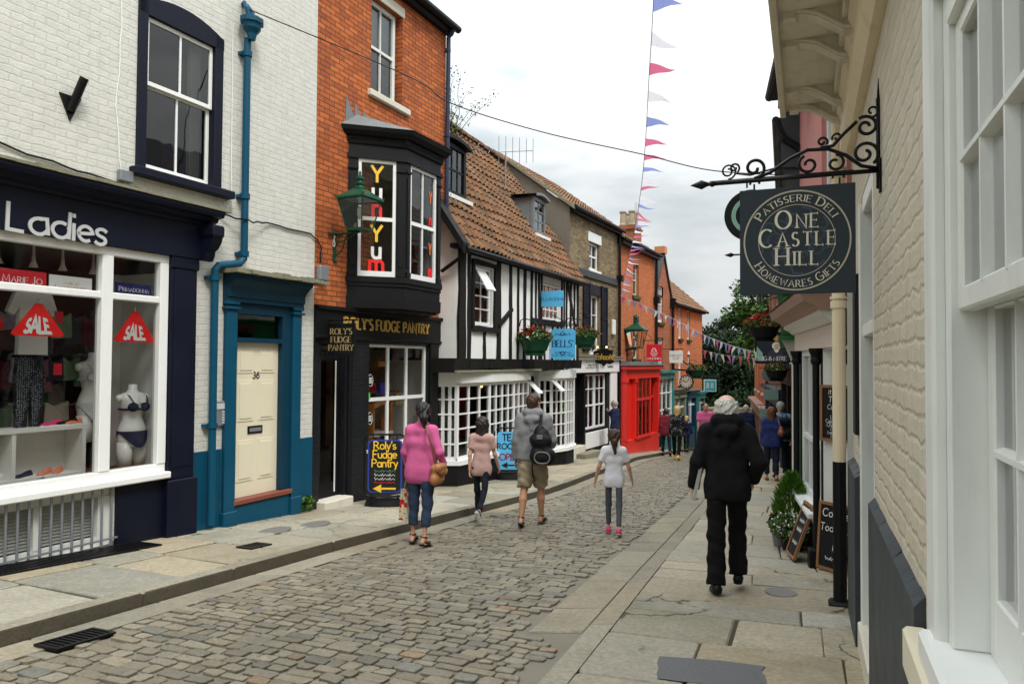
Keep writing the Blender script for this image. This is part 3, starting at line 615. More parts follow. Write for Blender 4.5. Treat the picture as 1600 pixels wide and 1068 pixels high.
# ------------------------------------------------------------------ left: white painted brick house with the navy shopfront and the teal door
FA = Frame(-3.55, 9.4, .47, 'L')
def house_white():
    t = thing('brick_house', 'white painted brick house with navy ladies shopfront and cream door in teal surround', 'building', FA, (-2.8, 0, -.36))
    w = MB(); w.wall(-8, 1.512, -1.2, 9, [(-1.36, -.36, 3.74, 5.6), (-8, -.97, .28, 2.79), (0, .87, -.19, 2.26), (-8, -1.66, -.36, .24)])
    w.shell(-8, 1.512, 0, 6, -1.2, 9); w.poly([(-8, 0, 9), (1.512, 0, 9), (1.512, 3, 11.2), (-8, 3, 11.2)]); w.poly([(-8, 3, 11.2), (1.512, 3, 11.2), (1.512, 6, 9), (-8, 6, 9)])
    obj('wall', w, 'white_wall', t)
    for a, b in ((-.60, -.19), (1.19, 1.512)): obj('plinth', MB().box(a, b, -.012, .01, -1.1, .49), 'teal', t)
    # sash window above: black-navy moulded frame under a low arch
    fm = MB(); arch = lambda x: 5.60 + .14 * (1 - ((x + .87) / .6) ** 2)
    fm.box(-1.47, -1.35, -.03, .1, 3.72, 5.62, .008); fm.box(-.40, -.27, -.03, .1, 3.72, 5.62, .008)
    n = 10; xs = [-1.47 + 1.2 * i / n for i in range(n + 1)]
    for a, b in zip(xs[:-1], xs[1:]):
        fm.raw([(a, -.03, 5.47), (b, -.03, 5.47), (b, -.03, arch(b)), (a, -.03, arch(a)), (a, .1, 5.47), (b, .1, 5.47), (b, .1, arch(b)), (a, .1, arch(a))], [(0, 1, 2, 3), (3, 2, 6, 7), (0, 4, 5, 1)])
    wf = obj('window', fm, 'navy', t)
    s = MB().box(-1.54, -.14, -.13, .12, 3.62, 3.715, .01); obj('sill', s, 'navy', wf)
    u = MB()   # upper sash in front, lower behind
    def sash(mb, x0, x1, z0, z1, y, f=.045, top=.05, bot=.05):
        mb.box(x0, x0 + f, y, y + .04, z0, z1, .004); mb.box(x1 - f, x1, y, y + .04, z0, z1, .004); mb.box(x0 + f, x1 - f, y, y + .04, z1 - top, z1, .004); mb.box(x0 + f, x1 - f, y, y + .04, z0, z0 + bot, .004)
        xm = (x0 + x1) / 2; mb.box(xm - .013, xm + .013, y + .006, y + .034, z0 + bot, z1 - top)
    sash(u, -1.348, -.402, 4.69, 5.468, .02); sash(u, -1.348, -.402, 3.722, 4.72, .065, bot=.085)
    obj('sash', u, 'white', wf)
    obj('pane', MB().poly([(-1.3, .04, 4.72), (-.45, .04, 4.72), (-.45, .04, 5.43), (-1.3, .04, 5.43)]).poly([(-1.3, .085, 3.8), (-.45, .085, 3.8), (-.45, .085, 4.7), (-1.3, .085, 4.7)]), 'glass_dark', wf)
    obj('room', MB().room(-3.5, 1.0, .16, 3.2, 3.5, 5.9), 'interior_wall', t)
    cu = MB(); x = -.50
    for i in range(14):
        a = -.62 + .2 * i / 14; cu.poly([(a, .2 + .03 * math.sin(i * 1.9), 3.8), (a + .2 / 14, .2 + .03 * math.sin((i + 1) * 1.9), 3.8), (a + .2 / 14, .2 + .03 * math.sin((i + 1) * 1.9), 5.45), (a, .2 + .03 * math.sin(i * 1.9), 5.45)])
    o = obj('curtain', cu, 'curtain', t)
    # shopfront
    f = MB().box(-8, -.62, -.11, .0, 2.795, 3.2); fs = obj('fascia', f, 'navy', t)
    L = MB(); fn = on_front(-2.865, -.11, 2.79)
    def let(ch, x, z, k):
        w_, st = ch
        for i, p in enumerate(st): strip(L, [(x + a * k, z + b * k) for a, b in p], .036, fn, .012 + .0005 * i, .012)
    def let2(paths, x, k):
        for i, p in enumerate(paths): strip(L, [(x + a * k, b * k) for a, b in p], .034, fn, .012 + .0005 * i, .012)
    let2([[(.02, 1), (0, .02), (.55, 0)]], 0.0, .25)
    let2([_arc(.36, .30, .34, .30, 75, 200) + _arc(.36, .30, .34, .30, 215, 330), [(.34, .60), (.66, .62), (.72, .05)]], .20, .25)
    let2([_arc(.34, .30, .34, .30, 60, 385), [(.70, 1.02), (.66, .02)]], .42, .25)
    let2([[(0, .62), (0, 0)], [(0, .92), (0, 1.0)]], .635, .25)
    let2([[(.02, .30), (.46, .34)] + _arc(.32, .32, .30, .30, 10, 300)], .68, .25)
    let2([_arc(.26, .46, .22, .15, 30, 250) + _arc(.2, .14, .24, .16, 75, -150)], .87, .25)
    obj('lettering', L, 'silver', fs)
    co = MB(); cornice(co, -8, -.50, -.10, 3.2, [(.03, 0), (.05, .03), (.12, .05), (.14, .09), (.22, .10), (.24, .14), (.24, .17)]); obj('cornice', co, 'navy', t)
    ld = MB(); xs = np.linspace(-8, -.42, 40)
    for a, b in zip(xs[:-1], xs[1:]):
        ld.box(a, b, -.36, .004, 3.372 + rnd(0, .006), 3.40 + rnd(0, .02))
    obj('lead_flashing', ld, 'moss_stone', t)
    p = MB().box(-1.03, -.66, -.075, 0, .22, 2.795, .008).box(-.98, -.71, -.085, -.07, .36, 2.66, .006); p.box(-1.05, -.63, -.115, 0, -1.1, .22, .012).box(-1.04, -.65, -.1, 0, 2.66, 2.795, .008)
    obj('pilaster', p, 'navy', t)
    cs = MB(); pr = [(0, 0), (.06, 0), (.09, .06), (.10, .12), (.15, .15), (.2, .22), (.22, .3), (.2, .42), (0, .42)]
    cs.prism(pr, -.66, -.52, lambda a, b, q: (q, -.11 - a, 2.78 + b)); cs.box(-.68, -.5, -.35, -.1, 3.06, 3.2, .02); obj('console', cs, 'navy', t)
    sr = MB().box(-1.63, -.98, -.03, .05, -1.1, .255, .006); obj('stall_riser', sr, 'navy', t)
    # shop window
    sw = MB(); 
    sw.box(-8, -1.035, -.05, .06, 2.70, 2.794, .008); sw.box(-8, -1.035, -.04, .08, .33, .42, .006); sw.box(-8, -1.02, -.13, .06, .255, .33, .012)
    sw.box(-1.15, -1.037, -.05, .06, .42, 2.70, .008); sw.box(-1.86, -1.73, -.05, .06, .42, 2.70, .008); sw.box(-4.2, -4.1, -.05, .06, .42, 2.7, .008)
    for a, b in ((-4.1, -1.86), (-1.73, -1.15)): sw.box(a, b, -.045, .055, 2.235, 2.31, .01)
    sf = obj('shop_window', sw, 'white', t)
    obj('pane', MB().poly([(-8, .02, .42), (-1.14, .02, .42), (-1.14, .02, 2.7), (-8, .02, 2.7)]), 'glass', sf)
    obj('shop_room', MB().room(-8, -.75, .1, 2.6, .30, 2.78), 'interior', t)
    obj('display_floor', MB().box(-8, -.95, .1, 1.3, .302, .34), 'wood', t)
    obj('display_cheek', MB().box(-1.03, -.96, .1, .75, .345, 2.6).box(-1.2, -1.032, .75, .8, .345, 2.6), 'shop_white', t)
    # cellar window and its bars
    cw = MB(); cw.box(-8, -1.66, .05, .1, .15, .24); cw.box(-1.80, -1.66, .03, .1, -.36, .15); cw.box(-8, -1.8, .05, .1, -.36, -.27)
    for x in (-2.43, -2.98, -3.6): cw.box(x - .03, x + .03, .045, .1, -.27, .15)
    cf = obj('cellar_window', cw, 'grey_white', t)
    bl = MB()
    for i in range(13): z = -.26 + .033 * i; bl.poly([(-8, .125, z), (-1.8, .125, z), (-1.8, .145, z + .026), (-8, .145, z + .026)])
    obj('blind', bl, 'grey_white', cf)
    obj('pane', MB().poly([(-8, .11, -.27), (-1.8, .11, -.27), (-1.8, .11, .15), (-8, .11, .15)]), 'glass', cf)
    br = MB()
    for i in range(22): br.tube([(-1.70 - .107 * i, -.045, -.37), (-1.70 - .107 * i, -.045, .255)], .0125, 7)
    br.box(-4.2, -1.63, -.06, -.03, -.30, -.285); obj('railing', br, 'grey_steel', t)
    # door
    sd = MB(); sd.box(-.185, -.005, -.07, .0, -.34, 2.30, .01); sd.box(1.02, 1.19, -.07, .0, -.34, 2.30, .01)
    sd.box(-.205, .015, -.095, 0, -1.0, -.30, .012); sd.box(1.0, 1.21, -.095, 0, -1.0, -.30, .012)
    for a, b in ((-.215, .02), (.995, 1.22)): sd.box(a, b, -.1, 0, 2.24, 2.27, .005).box(a + .01, b - .01, -.09, 0, 2.3, 2.34, .005)
    su = obj('door_surround', sd, 'teal', t)
    en = MB(); cornice(en, -.2, 1.21, 0, 2.34, [(.08, 0), (.08, .05), (.10, .06), (.10, .15), (.13, .2), (.2, .27), (.24, .29), (.24, .345)]); en.box(-.005, 1.02, -.02, .0, 2.24, 2.34)
    obj('entablature', en, 'teal_dark', t)
    hd = MB(); xs = np.linspace(-.27, 1.46, 16)
    for a, b in zip(xs[:-1], xs[1:]): hd.box(a, b, -.33 + rnd(-.02, .02), .0, 2.688 + rnd(-.008, .004), 2.73 + rnd(0, .025))
    obj('hood', hd, 'moss_stone', t)
    df = MB(); df.box(.0, .035, -.02, .1, -.18, 2.24); df.box(.855, 1.02, -.025, .1, -.18, 2.24, .01); df.box(.035, .855, -.02, .1, 1.83, 1.89); df.box(.035, .855, -.02, .1, 2.2, 2.24); obj('door_frame', df, 'teal_dark', t)
    obj('fanlight', MB().poly([(.03, .06, 1.89), (.86, .06, 1.89), (.86, .06, 2.2), (.03, .06, 2.2)]), 'glass_dark', t)
    obj('hall', MB().room(-.1, 1.2, .12, 2.5, -.3, 2.25), 'interior', t)
    d = MB().box(.035, .855, .06, .1, -.18, 1.83)
    def panel(x0, x1, z0, z1):
        d.box(x0, x1, .052, .0605, z0, z1); e = .018
        d.raw([(x0, .052, z0), (x1, .052, z0), (x1, .052, z1), (x0, .052, z1), (x0 + e, .0585, z0 + e), (x1 - e, .0585, z0 + e), (x1 - e, .0585, z1 - e), (x0 + e, .0585, z1 - e)], [])
        d.box(x0 + .035, x1 - .035, .044, .052, z0 + .035, z1 - .035, .003)
    for a, b in ((.12, .40), (.50, .78)): panel(a, b, 1.43, 1.73); panel(a, b, .80, 1.33); panel(a, b, .02, .55)
    dr = obj('door', d, 'cream_paint', t)
    nb = MB(); text(nb, '36', on_front(.445, .06, 1.36), .085, .17, gap=.25, lift=.006); obj('number', nb, 'black', dr)
    ls = MB(); ls.box(.31, .57, .048, .0585, .63, .73, .006); obj('letter_plate', ls, 'black', dr); obj('letter_flap', MB().box(.335, .545, .043, .0475, .655, .705, .003), 'grey_steel', dr)
    lk = MB(); lk.box(.05, .085, .04, .058, .93, 1.03, .006); lk.ball((.067, .035, .94), .016); obj('lock', lk, 'iron', dr)
    obj('threshold', MB().box(-.03, 1.03, -.08, .1, -.245, -.182, .008), 'darkwood', t)
    obj('step', MB().box(-.0, 1.0, -.05, .1, -1.0, -.247, .012), 'teal', t)
    ic = MB().box(-.33, -.15, -.045, 0, .78, 1.09, .01); i_ = obj('intercom', ic, 'grey_steel', t)
    bt = MB(); bt.box(-.31, -.17, -.052, -.045, .99, 1.06)
    for k in range(5): bt.box(-.22, -.18, -.054, -.045, .81 + .033 * k, .832 + .033 * k); 
    obj('button', bt, 'silver', i_)
    # rainwater pipe with hopper
    pp = MB(); pp.tube([(.055, -.09, 5.75), (.055, -.09, 2.98), (.05, -.09, 2.9), (-.02, -.09, 2.83), (-.36, -.09, 2.76), (-.41, -.09, 2.70), (-.41, -.09, 2.6), (-.41, -.09, -.40)], .047, 12)
    for z in (5.55, 3.70, 2.96): pp.tube([(.055, -.09, z - .035), (.055, -.09, z + .035)], .062, 12).box(-.02, .13, -.07, 0, z - .02, z + .02)
    for z in (2.6, .8): pp.tube([(-.41, -.09, z - .03), (-.41, -.09, z + .03)], .062, 12).box(-.5, -.32, -.07, 0, z - .02, z + .02)
    pp.lathe([(.05, 0), (.07, .08), (.12, .14), (.13, .2), (.16, .21), (.16, .27)], (.055, -.16, 5.72), 8, 1, .9, R_(22.5)); pp.tube([(.03, -.15, 5.98), (.0, -.12, 6.12), (.03, -.05, 6.22), (.06, .02, 6.2)], .03, 8).tube([(.07, -.15, 5.98), (.10, -.12, 6.1), (.07, -.05, 6.2)], .03, 8)
    obj('downpipe', pp, 'teal', t, smooth=False)
    fl = MB(); fl.prism([(-2.34, 4.26), (-2.11, 4.26), (-2.225, 4.0)], -.02, 0, lambda a, b, q: (a, q, b)); fl.tube([(-2.225, -.015, 4.10), (-2.19, -.17, 4.43)], .042, 10); obj('flagpole_holder', fl, 'iron', t)
    ab = MB().box(-1.69, -1.53, -.07, 0, 3.52, 3.64, .008); obj('junction_box', ab, 'grey_steel', t)
house_white()
def cable(name, label, pts, r, fr, mat='iron'):
    return obj(name, MB().tube(pts, r, 6), mat, fr=fr, at=pts[0], label=label, cat='cable')
def wob(pts, a=.015, n=5):
    out = []
    for p, q in zip(pts[:-1], pts[1:]):
        for i in range(n): t = i / n; out.append((p[0] + (q[0] - p[0]) * t + rnd(-a, a), p[1] + (q[1] - p[1]) * t, p[2] + (q[2] - p[2]) * t + rnd(-a, a)))
    return out + [pts[-1]]
cable('cable', 'dark cable drooping along the white brick wall above the navy cornice', wob([(-3.6, -.02, 3.66), (-2.4, -.02, 3.54), (-1.75, -.02, 3.5), (-1.0, -.02, 3.47), (-.35, -.02, 3.42), (.05, -.15, 3.38), (.6, -.02, 3.44), (1.4, -.02, 3.45), (1.62, -.03, 3.3), (1.62, -.03, 3.05)]), .011, FA)
cable('cable', 'thin cream wire running down beside the upstairs sash window', wob([(-1.7, -.012, 8), (-1.68, -.012, 5.2), (-1.72, -.012, 4.3), (-1.66, -.03, 3.64)], .012), .006, FA, 'render_white')
cable('cable', 'loose pale wire looping below the grey junction box', wob([(-1.6, -.02, 3.52), (-1.45, -.02, 3.44), (-.9, -.02, 3.50), (-.2, -.02, 3.47), (-.1, -.02, 3.6), (-.12, -.012, 5.9)], .012), .006, FA, 'render_white')
# in the shop window
def mannequin(x, y, z, k, label, bra, low, kx=1.0):
    t = thing('mannequin', label, 'mannequin', FA, (x, y, z))
    b = MB(); prof = [(.03, 0, .10, .15), (0, 0, .145, .115)]
    rings = [(0, .155, .11), (.10, .165, .12), (.22, .17, .13), (.30, .155, .115), (.42, .115, .088), (.52, .13, .10), (.60, .145, .12), (.68, .16, .115), (.74, .185, .10), (.79, .15, .085), (.82, .07, .06), (.86, .05, .05), (.93, .048, .048), (.935, .01, .01)]
    v = []; n = 20
    for h, a, c in rings:
        for j in range(n):
            q = 2 * math.pi * j / n; px, py = a * math.cos(q), c * math.sin(q)
            if .54 < h < .7: py -= .055 * max(0, math.cos((abs(math.cos(q)) - .5) * 4)) * max(0, -math.sin(q)) * (1 - abs(h - .6) / .12)
            v.append((x + k * px * kx, y + k * py * kx, z + k * h))
    f = [(i * n + j, i * n + (j + 1) % n, (i + 1) * n + (j + 1) % n, (i + 1) * n + j) for i in range(len(rings) - 1) for j in range(n)]
    b.raw(v, f)
    for s in (-1, 1):
        b.tube([(x + s * .085 * k * kx, y, z + .06 * k), (x + s * .09 * k * kx, y, z - .12 * k), (x + s * .088 * k * kx, y, z - .30 * k)], [.088 * k * kx, .086 * k * kx, .075 * k * kx], 12)
        b.ball((x + s * .17 * k * kx, y, z + .73 * k), .056 * k, 10, 6)
    obj('torso', b, 'mannequin', t, smooth=True)
    u = MB()
    for s in (-1, 1):
        u.ball((x + s * .075 * k * kx, y - .115 * k * kx, z + .595 * k), .084 * k, 12, 8, 1, .75, .85)
        u.tube([(x + s * .09 * k * kx, y - .15 * k * kx, z + .66 * k), (x + s * .11 * k * kx, y - .10 * k * kx, z + .76 * k), (x + s * .11 * k * kx, y, z + .80 * k)], .008 * k, 5)
    u.tube([(x + .152 * k * kx * math.cos(q), y + .125 * k * kx * math.sin(q), z + .56 * k) for q in np.linspace(0, 2 * math.pi, 24)], .017 * k, 6)
    obj('bra', u, bra, t, smooth=True)
    kn = MB(); 
    for j in range(24):
        q0, q1 = 2 * math.pi * j / 24, 2 * math.pi * (j + 1) / 24
        low_ = lambda q: .20 - .22 * max(0, -math.sin(q)) ** 2 - .1 * max(0, math.sin(q))
        P = lambda q, h: (x + k * kx * .177 * math.cos(q), y + k * kx * .137 * math.sin(q) - .004, z + k * h)
        kn.poly([P(q0, low_(q0)), P(q1, low_(q1)), P(q1, .235), P(q0, .235)])
    obj('briefs', kn, low, t, smooth=True)
    tg = MB().box(x - .03, x + .05, y - .15 * k * kx - .012, y - .15 * k * kx - .006, z + .66 * k, z + .78 * k); obj('price_tag', tg, 'white', t)
M['navylace'] = cloth('navy_lace', (.02, .025, .06), .6, 90); M['palelace'] = cloth('pale_lace', (.62, .62, .60), .25, 60)
mannequin(-1.21, .30, .615, .75, 'white torso mannequin in navy lace bra and briefs by the window edge', 'navylace', 'navylace', 1.3)
mannequin(-1.42, .70, .91, .82, 'white torso mannequin in pale floral underwear behind the window bar', 'palelace', 'palelace', 1.2)
def shop_things():
    sh = thing('display_shelf', 'low white cube shelf unit behind the shop window', 'shelf', FA, (-2.6, .45, .345))
    b = MB()
    b.box(-3.6, -1.76, .30, .62, .86, .90).box(-3.6, -1.76, .30, .62, .345, .40).box(-1.80, -1.76, .30, .62, .40, .86).box(-2.52, -2.48, .31, .62, .40, .86).box(-3.3, -3.26, .31, .62, .4, .86).box(-3.6, -1.8, .6, .62, .4, .86)
    obj('carcass', b, 'shop_white', sh)
    def shoe(x, y, z, a, m, label, sole='white'):
        fr = Frame(*FA.w(x, y)[:2], rz=FA.rz + a); t = thing('shoe', label, 'shoe', fr, (0, 0, z), 'shoes on display in the shop window', local=True)
        u = MB()
        secs = [(-.12, .030, .055), (-.06, .034, .05), (0, .033, .035), (.06, .040, .03), (.11, .03, .022), (.13, .008, .01)]
        v = [(yy_, w * math.cos(q), .012 + h * max(0, math.sin(q))) for yy_, w, h in secs for q in np.linspace(-.2, math.pi + .2, 9)]
        u.raw(v, [(i * 9 + j, i * 9 + j + 1, (i + 1) * 9 + j + 1, (i + 1) * 9 + j) for i in range(5) for j in range(8)])
        obj('upper', u, m, t, smooth=True)
        s = MB(); s.prism([(-.125, -.03), (-.05, -.035), (.05, -.042), (.12, -.025), (.135, 0), (.12, .025), (.05, .042), (-.05, .035), (-.125, .03)], 0, .014, lambda p, q, r: (p, q, r)); obj('sole', s, sole, t)
    for x, z, m, l in ((-2.08, .90, 'pinkshoe', 'pink flat shoe on the white shelf by the shop window'), (-1.92, .90, 'black', 'dark flat shoe beside the pink one on the white shelf'), (-1.84, .90, 'coralshoe', 'coral flat shoe at the end of the white shelf'),
                       (-2.36, .40, 'navylace', 'dark canvas trainer with white sole inside the white shelf'), (-2.62, .40, 'shop_white', 'white canvas trainer inside the white shelf'), (-2.0, .40, 'coralshoe', 'strappy coral sandal inside the white shelf, nearer the bar'), (-2.14, .40, 'coralshoe', 'strappy coral sandal inside the white shelf, farther from the bar')): shoe(x, .40, z, R_(200 + rnd(-25, 25)), m, l)
    shoe(-2.38, .18, .345, R_(195), 'navylace', 'dark canvas trainer on the wooden display floor')
    # clothes on hangers
    def garment(x, y, z, w, h, m, label, kind):
        t = thing('hanging_garment', label, kind, FA, (x, y, z)); b = MB(); n = 10
        if kind == 'top': prof = [(-.5, .0), (-.72, -.30), (-.52, -.36), (-.40, -.22), (-.42, -1), (.42, -1), (.40, -.22), (.52, -.36), (.72, -.30), (.5, .0), (.2, .06), (-.2, .06)]
        elif kind == 'dress': prof = [(-.35, 0), (-.42, -.2), (-.34, -.4), (-.55, -1), (.55, -1), (.34, -.4), (.42, -.2), (.35, 0), (.12, -.08), (-.12, -.08)]
        else: prof = [(-.42, 0), (-.5, -.3), (-.42, -1), (-.08, -1), (0, -.35), (.08, -1), (.42, -1), (.5, -.3), (.42, 0)]
        P = [(x + a * w, z + c * h) for a, c in prof]
        b.prism(P, y - .03, y + .03, lambda a, c, q: (a, q + .012 * math.sin(a * 40), c)); obj('fabric', b, m, t)
        hk = MB().tube([(x - .2, y, z + .01), (x, y, z + .09), (x + .2, y, z + .01)], .006, 5).tube([(x, y, z + .09), (x, y, z + .16)], .004, 5); obj('hanger', hk, 'grey_steel', t)
    garment(-2.27, .45, 2.26, .36, .62, 'shop_white', 'cream short sleeved top hanging in the shop window', 'top')
    garment(-2.26, .5, 1.62, .30, .72, 'dotcloth', 'dark patterned trousers hanging below the cream top', 'trousers')
    garment(-2.78, .5, 2.15, .42, 1.35, 'dotcloth', 'dark patterned dress hanging at the left of the shop window', 'dress')
    cols = ['rag1', 'rag2', 'rag3', 'rag4', 'rag5', 'rag6']
    names = ['sage green', 'dusty pink', 'dark red', 'pale lilac', 'cream', 'charcoal']
    k = 0
    for row, z, yy in ((0, 1.95, 1.25), (1, 1.35, 1.25), (2, .85, 1.25), (3, 2.12, .92), (4, 1.62, .98), (5, 1.12, .95)):
        for i in range(11):
            x = -3.0 + .19 * i + rnd(-.03, .03); c = random.randrange(6); k += 1
            b = MB(); w, h = rnd(.08, .13), rnd(.22, .42)
            b.prism([(x - w, z), (x - w * 1.1, z - h), (x + w * 1.1, z - h * rnd(.9, 1.1)), (x + w, z), (x + .03, z - .05), (x - .03, z - .05)], yy, yy + .08, lambda a, q, r: (a, r + .02 * math.sin(a * 50), q))
            obj('lingerie', b, cols[c], fr=FA, at=(x, yy + .04, z), label='small lingerie piece hanging on the dark rail deep inside the shop', cat='garment', group='lingerie on the rails inside the shop')
    rl = thing('clothes_rail', 'dark clothes rail deep inside the lingerie shop', 'rail', FA, (-2, 1.36, .34)); rb = MB()
    for z in (1.96, 1.36, .86): rb.tube([(-3.3, 1.36, z), (-.95, 1.36, z)], .012, 6)
    for x in (-3.2, -.98): rb.tube([(x, 1.36, .34), (x, 1.36, 2.2)], .014, 6)
    obj('frame', rb, 'grey_steel', rl)
    # ceiling spots
    for i, x in enumerate((-2.70, -2.36, -2.06, -1.72)):
        t = thing('spotlight', 'small white spotlight on the shop ceiling', 'spotlight', FA, (x, .3, 2.6), 'row of white spotlights on the shop ceiling')
        obj('can', MB().lathe([(.016, .13), (.02, .06), (.045, .0), (.04, .0)], (x, .3, 2.52), 12), 'shop_white', t, smooth=True); obj('stem', MB().tube([(x, .3, 2.64), (x, .3, 2.79)], .012, 8), 'shop_white', t)
    # hanging boards and sale triangles
    def board(x0, x1, z0, z1, m, lines, lm, label, y=.06, tilt=0):
        t = thing('window_sign', label, 'sign', FA, ((x0 + x1) / 2, y, z0)); obj('panel', MB().box(x0, x1, y, y + .01, z0, z1), m, t)
        L = MB()
        for s, zz, sz in lines: text(L, s, on_front((x0 + x1) / 2, y, zz), sz, .13, True, .05, .22, small=.8, lift=.003)
        obj('lettering', L, lm, t)
    board(-2.84, -2.38, 2.25, 2.45, 'signred', [('MARIE JO', 2.325, .07)], 'white', 'red sign with white serif capitals hung in the shop window')
    board(-2.35, -1.90, 2.255, 2.44, 'shop_white', [('MARIE JO', 2.355, .03), ("L'AVENTURE", 2.295, .05)], 'rose', 'pale grey sign with faint lettering hung in the shop window')
    board(-1.63, -1.18, 2.27, 2.44, 'signnavy', [('PRIMADONNA', 2.345, .05)], 'white', 'dark blue sign with white capitals hung in the shop window')
    def sale(x, z, w, h, label):
        t = thing('sale_sign', label, 'sale sign', FA, (x, .05, z)); 
        obj('triangle', MB().prism([(x - w / 2, z + .02), (x - w / 2 + .03, z), (x + w / 2 - .03, z), (x + w / 2, z + .02), (x + .03, z + h), (x - .03, z + h)], .045, .055, lambda a, b, q: (a, q, b)), 'redl', t)
        L = MB(); fn = lambda u, v, d: (x - .008 + u * (1 - .35 * v / .12), .045 - d, z + .035 + v * (1 + .45 * max(0, 1 - abs(u) / (w * .4))))
        text(L, 'SALE', fn, .105, .26, gap=.2, xs=.82); obj('lettering', L, 'white', t)
        obj('hook', MB().tube([(x, .05, z + h), (x, .05, z + h + .05)], .008, 5), 'silver', t)
    sale(-2.455, 1.82, .52, .32, 'red triangular sale sign in front of the cream top'); sale(-1.39, 1.79, .51, .34, 'red triangular sale sign above the navy lace mannequin')
    for x, z in ((-2.02, 2.1), (-2.02, 1.55), (-2.62, 2.0)):
        b = MB().box(x - .045, x + .045, .4, .405, z - .12, z); o = obj('price_card', b, 'signred', fr=FA, at=(x, .4, z - .12), label='small red price card pinned to clothes in the window', cat='price card', group='red price cards in the shop window')
for n_, c_ in (('pinkshoe', (.7, .05, .18)), ('coralshoe', (.75, .22, .12)), ('rag1', (.20, .30, .18)), ('rag2', (.26, .12, .14)), ('rag3', (.11, .018, .028)), ('rag4', (.38, .32, .42)), ('rag5', (.62, .55, .45)), ('rag6', (.05, .05, .07)), ('rose', (.55, .25, .28)), ('signnavy', (.012, .018, .11))): M[n_] = cloth(n_, c_, .2)
def dots(name, base, dot, sc, lo=.25):
    t = NT(name); v = t.n('ShaderNodeTexVoronoi', {'Vector': t.obj(), 'Scale': sc, 'Randomness': .35}).outputs['Distance']
    return t.done(t.mix(t.ramp(v, lo, lo + .04), rgb(dot), rgb(base)), .85, Specular_IOR_Level=.2)
M['dotcloth'] = dots('patterned_cloth', (.02, .022, .03), (.25, .26, .28), 45, .28)
shop_things()
for x, y, m, w, label in ((-1.31, .34, 'shop_white', .2, 'striped white cushion propped inside the upstairs sash window'), (-.62, .34, 'plum', .24, 'purple cushion propped inside the upstairs sash window')):
    M['plum'] = M.get('plum') or cloth('plum_cushion', (.09, .015, .08))
    b = MB(); n = 9; g = [[(x + (i / n - .5) * 2 * w * (1 - .1 * math.sin(math.pi * j / n)), 3.75 + j / n * .42 * (1 - .12 * math.sin(math.pi * i / n)) + .03 * math.sin(math.pi * j / n), math.sin(math.pi * i / n) * math.sin(math.pi * j / n)) for j in range(n + 1)] for i in range(n + 1)]
    for sgn in (-1, 1):
        v = [(a, y + sgn * .07 * c, z) for r in g for a, z, c in r]; f = [(i * (n + 1) + j, (i + 1) * (n + 1) + j, (i + 1) * (n + 1) + j + 1, i * (n + 1) + j + 1) for i in range(n) for j in range(n)]
        b.raw(v, f if sgn < 0 else [q[::-1] for q in f])
    obj('cushion', b, m, smooth=True, fr=FA, at=(x, y, 3.75), label=label, cat='cushion')
grating('pavement_grating', 'long black bar grating in the pavement under the cellar window', *FA.w(-2.75, -.26)[:2], FA.rz, 2.7, .40, zp(FA.w(-2.75, -.2).y) + .0, 60)
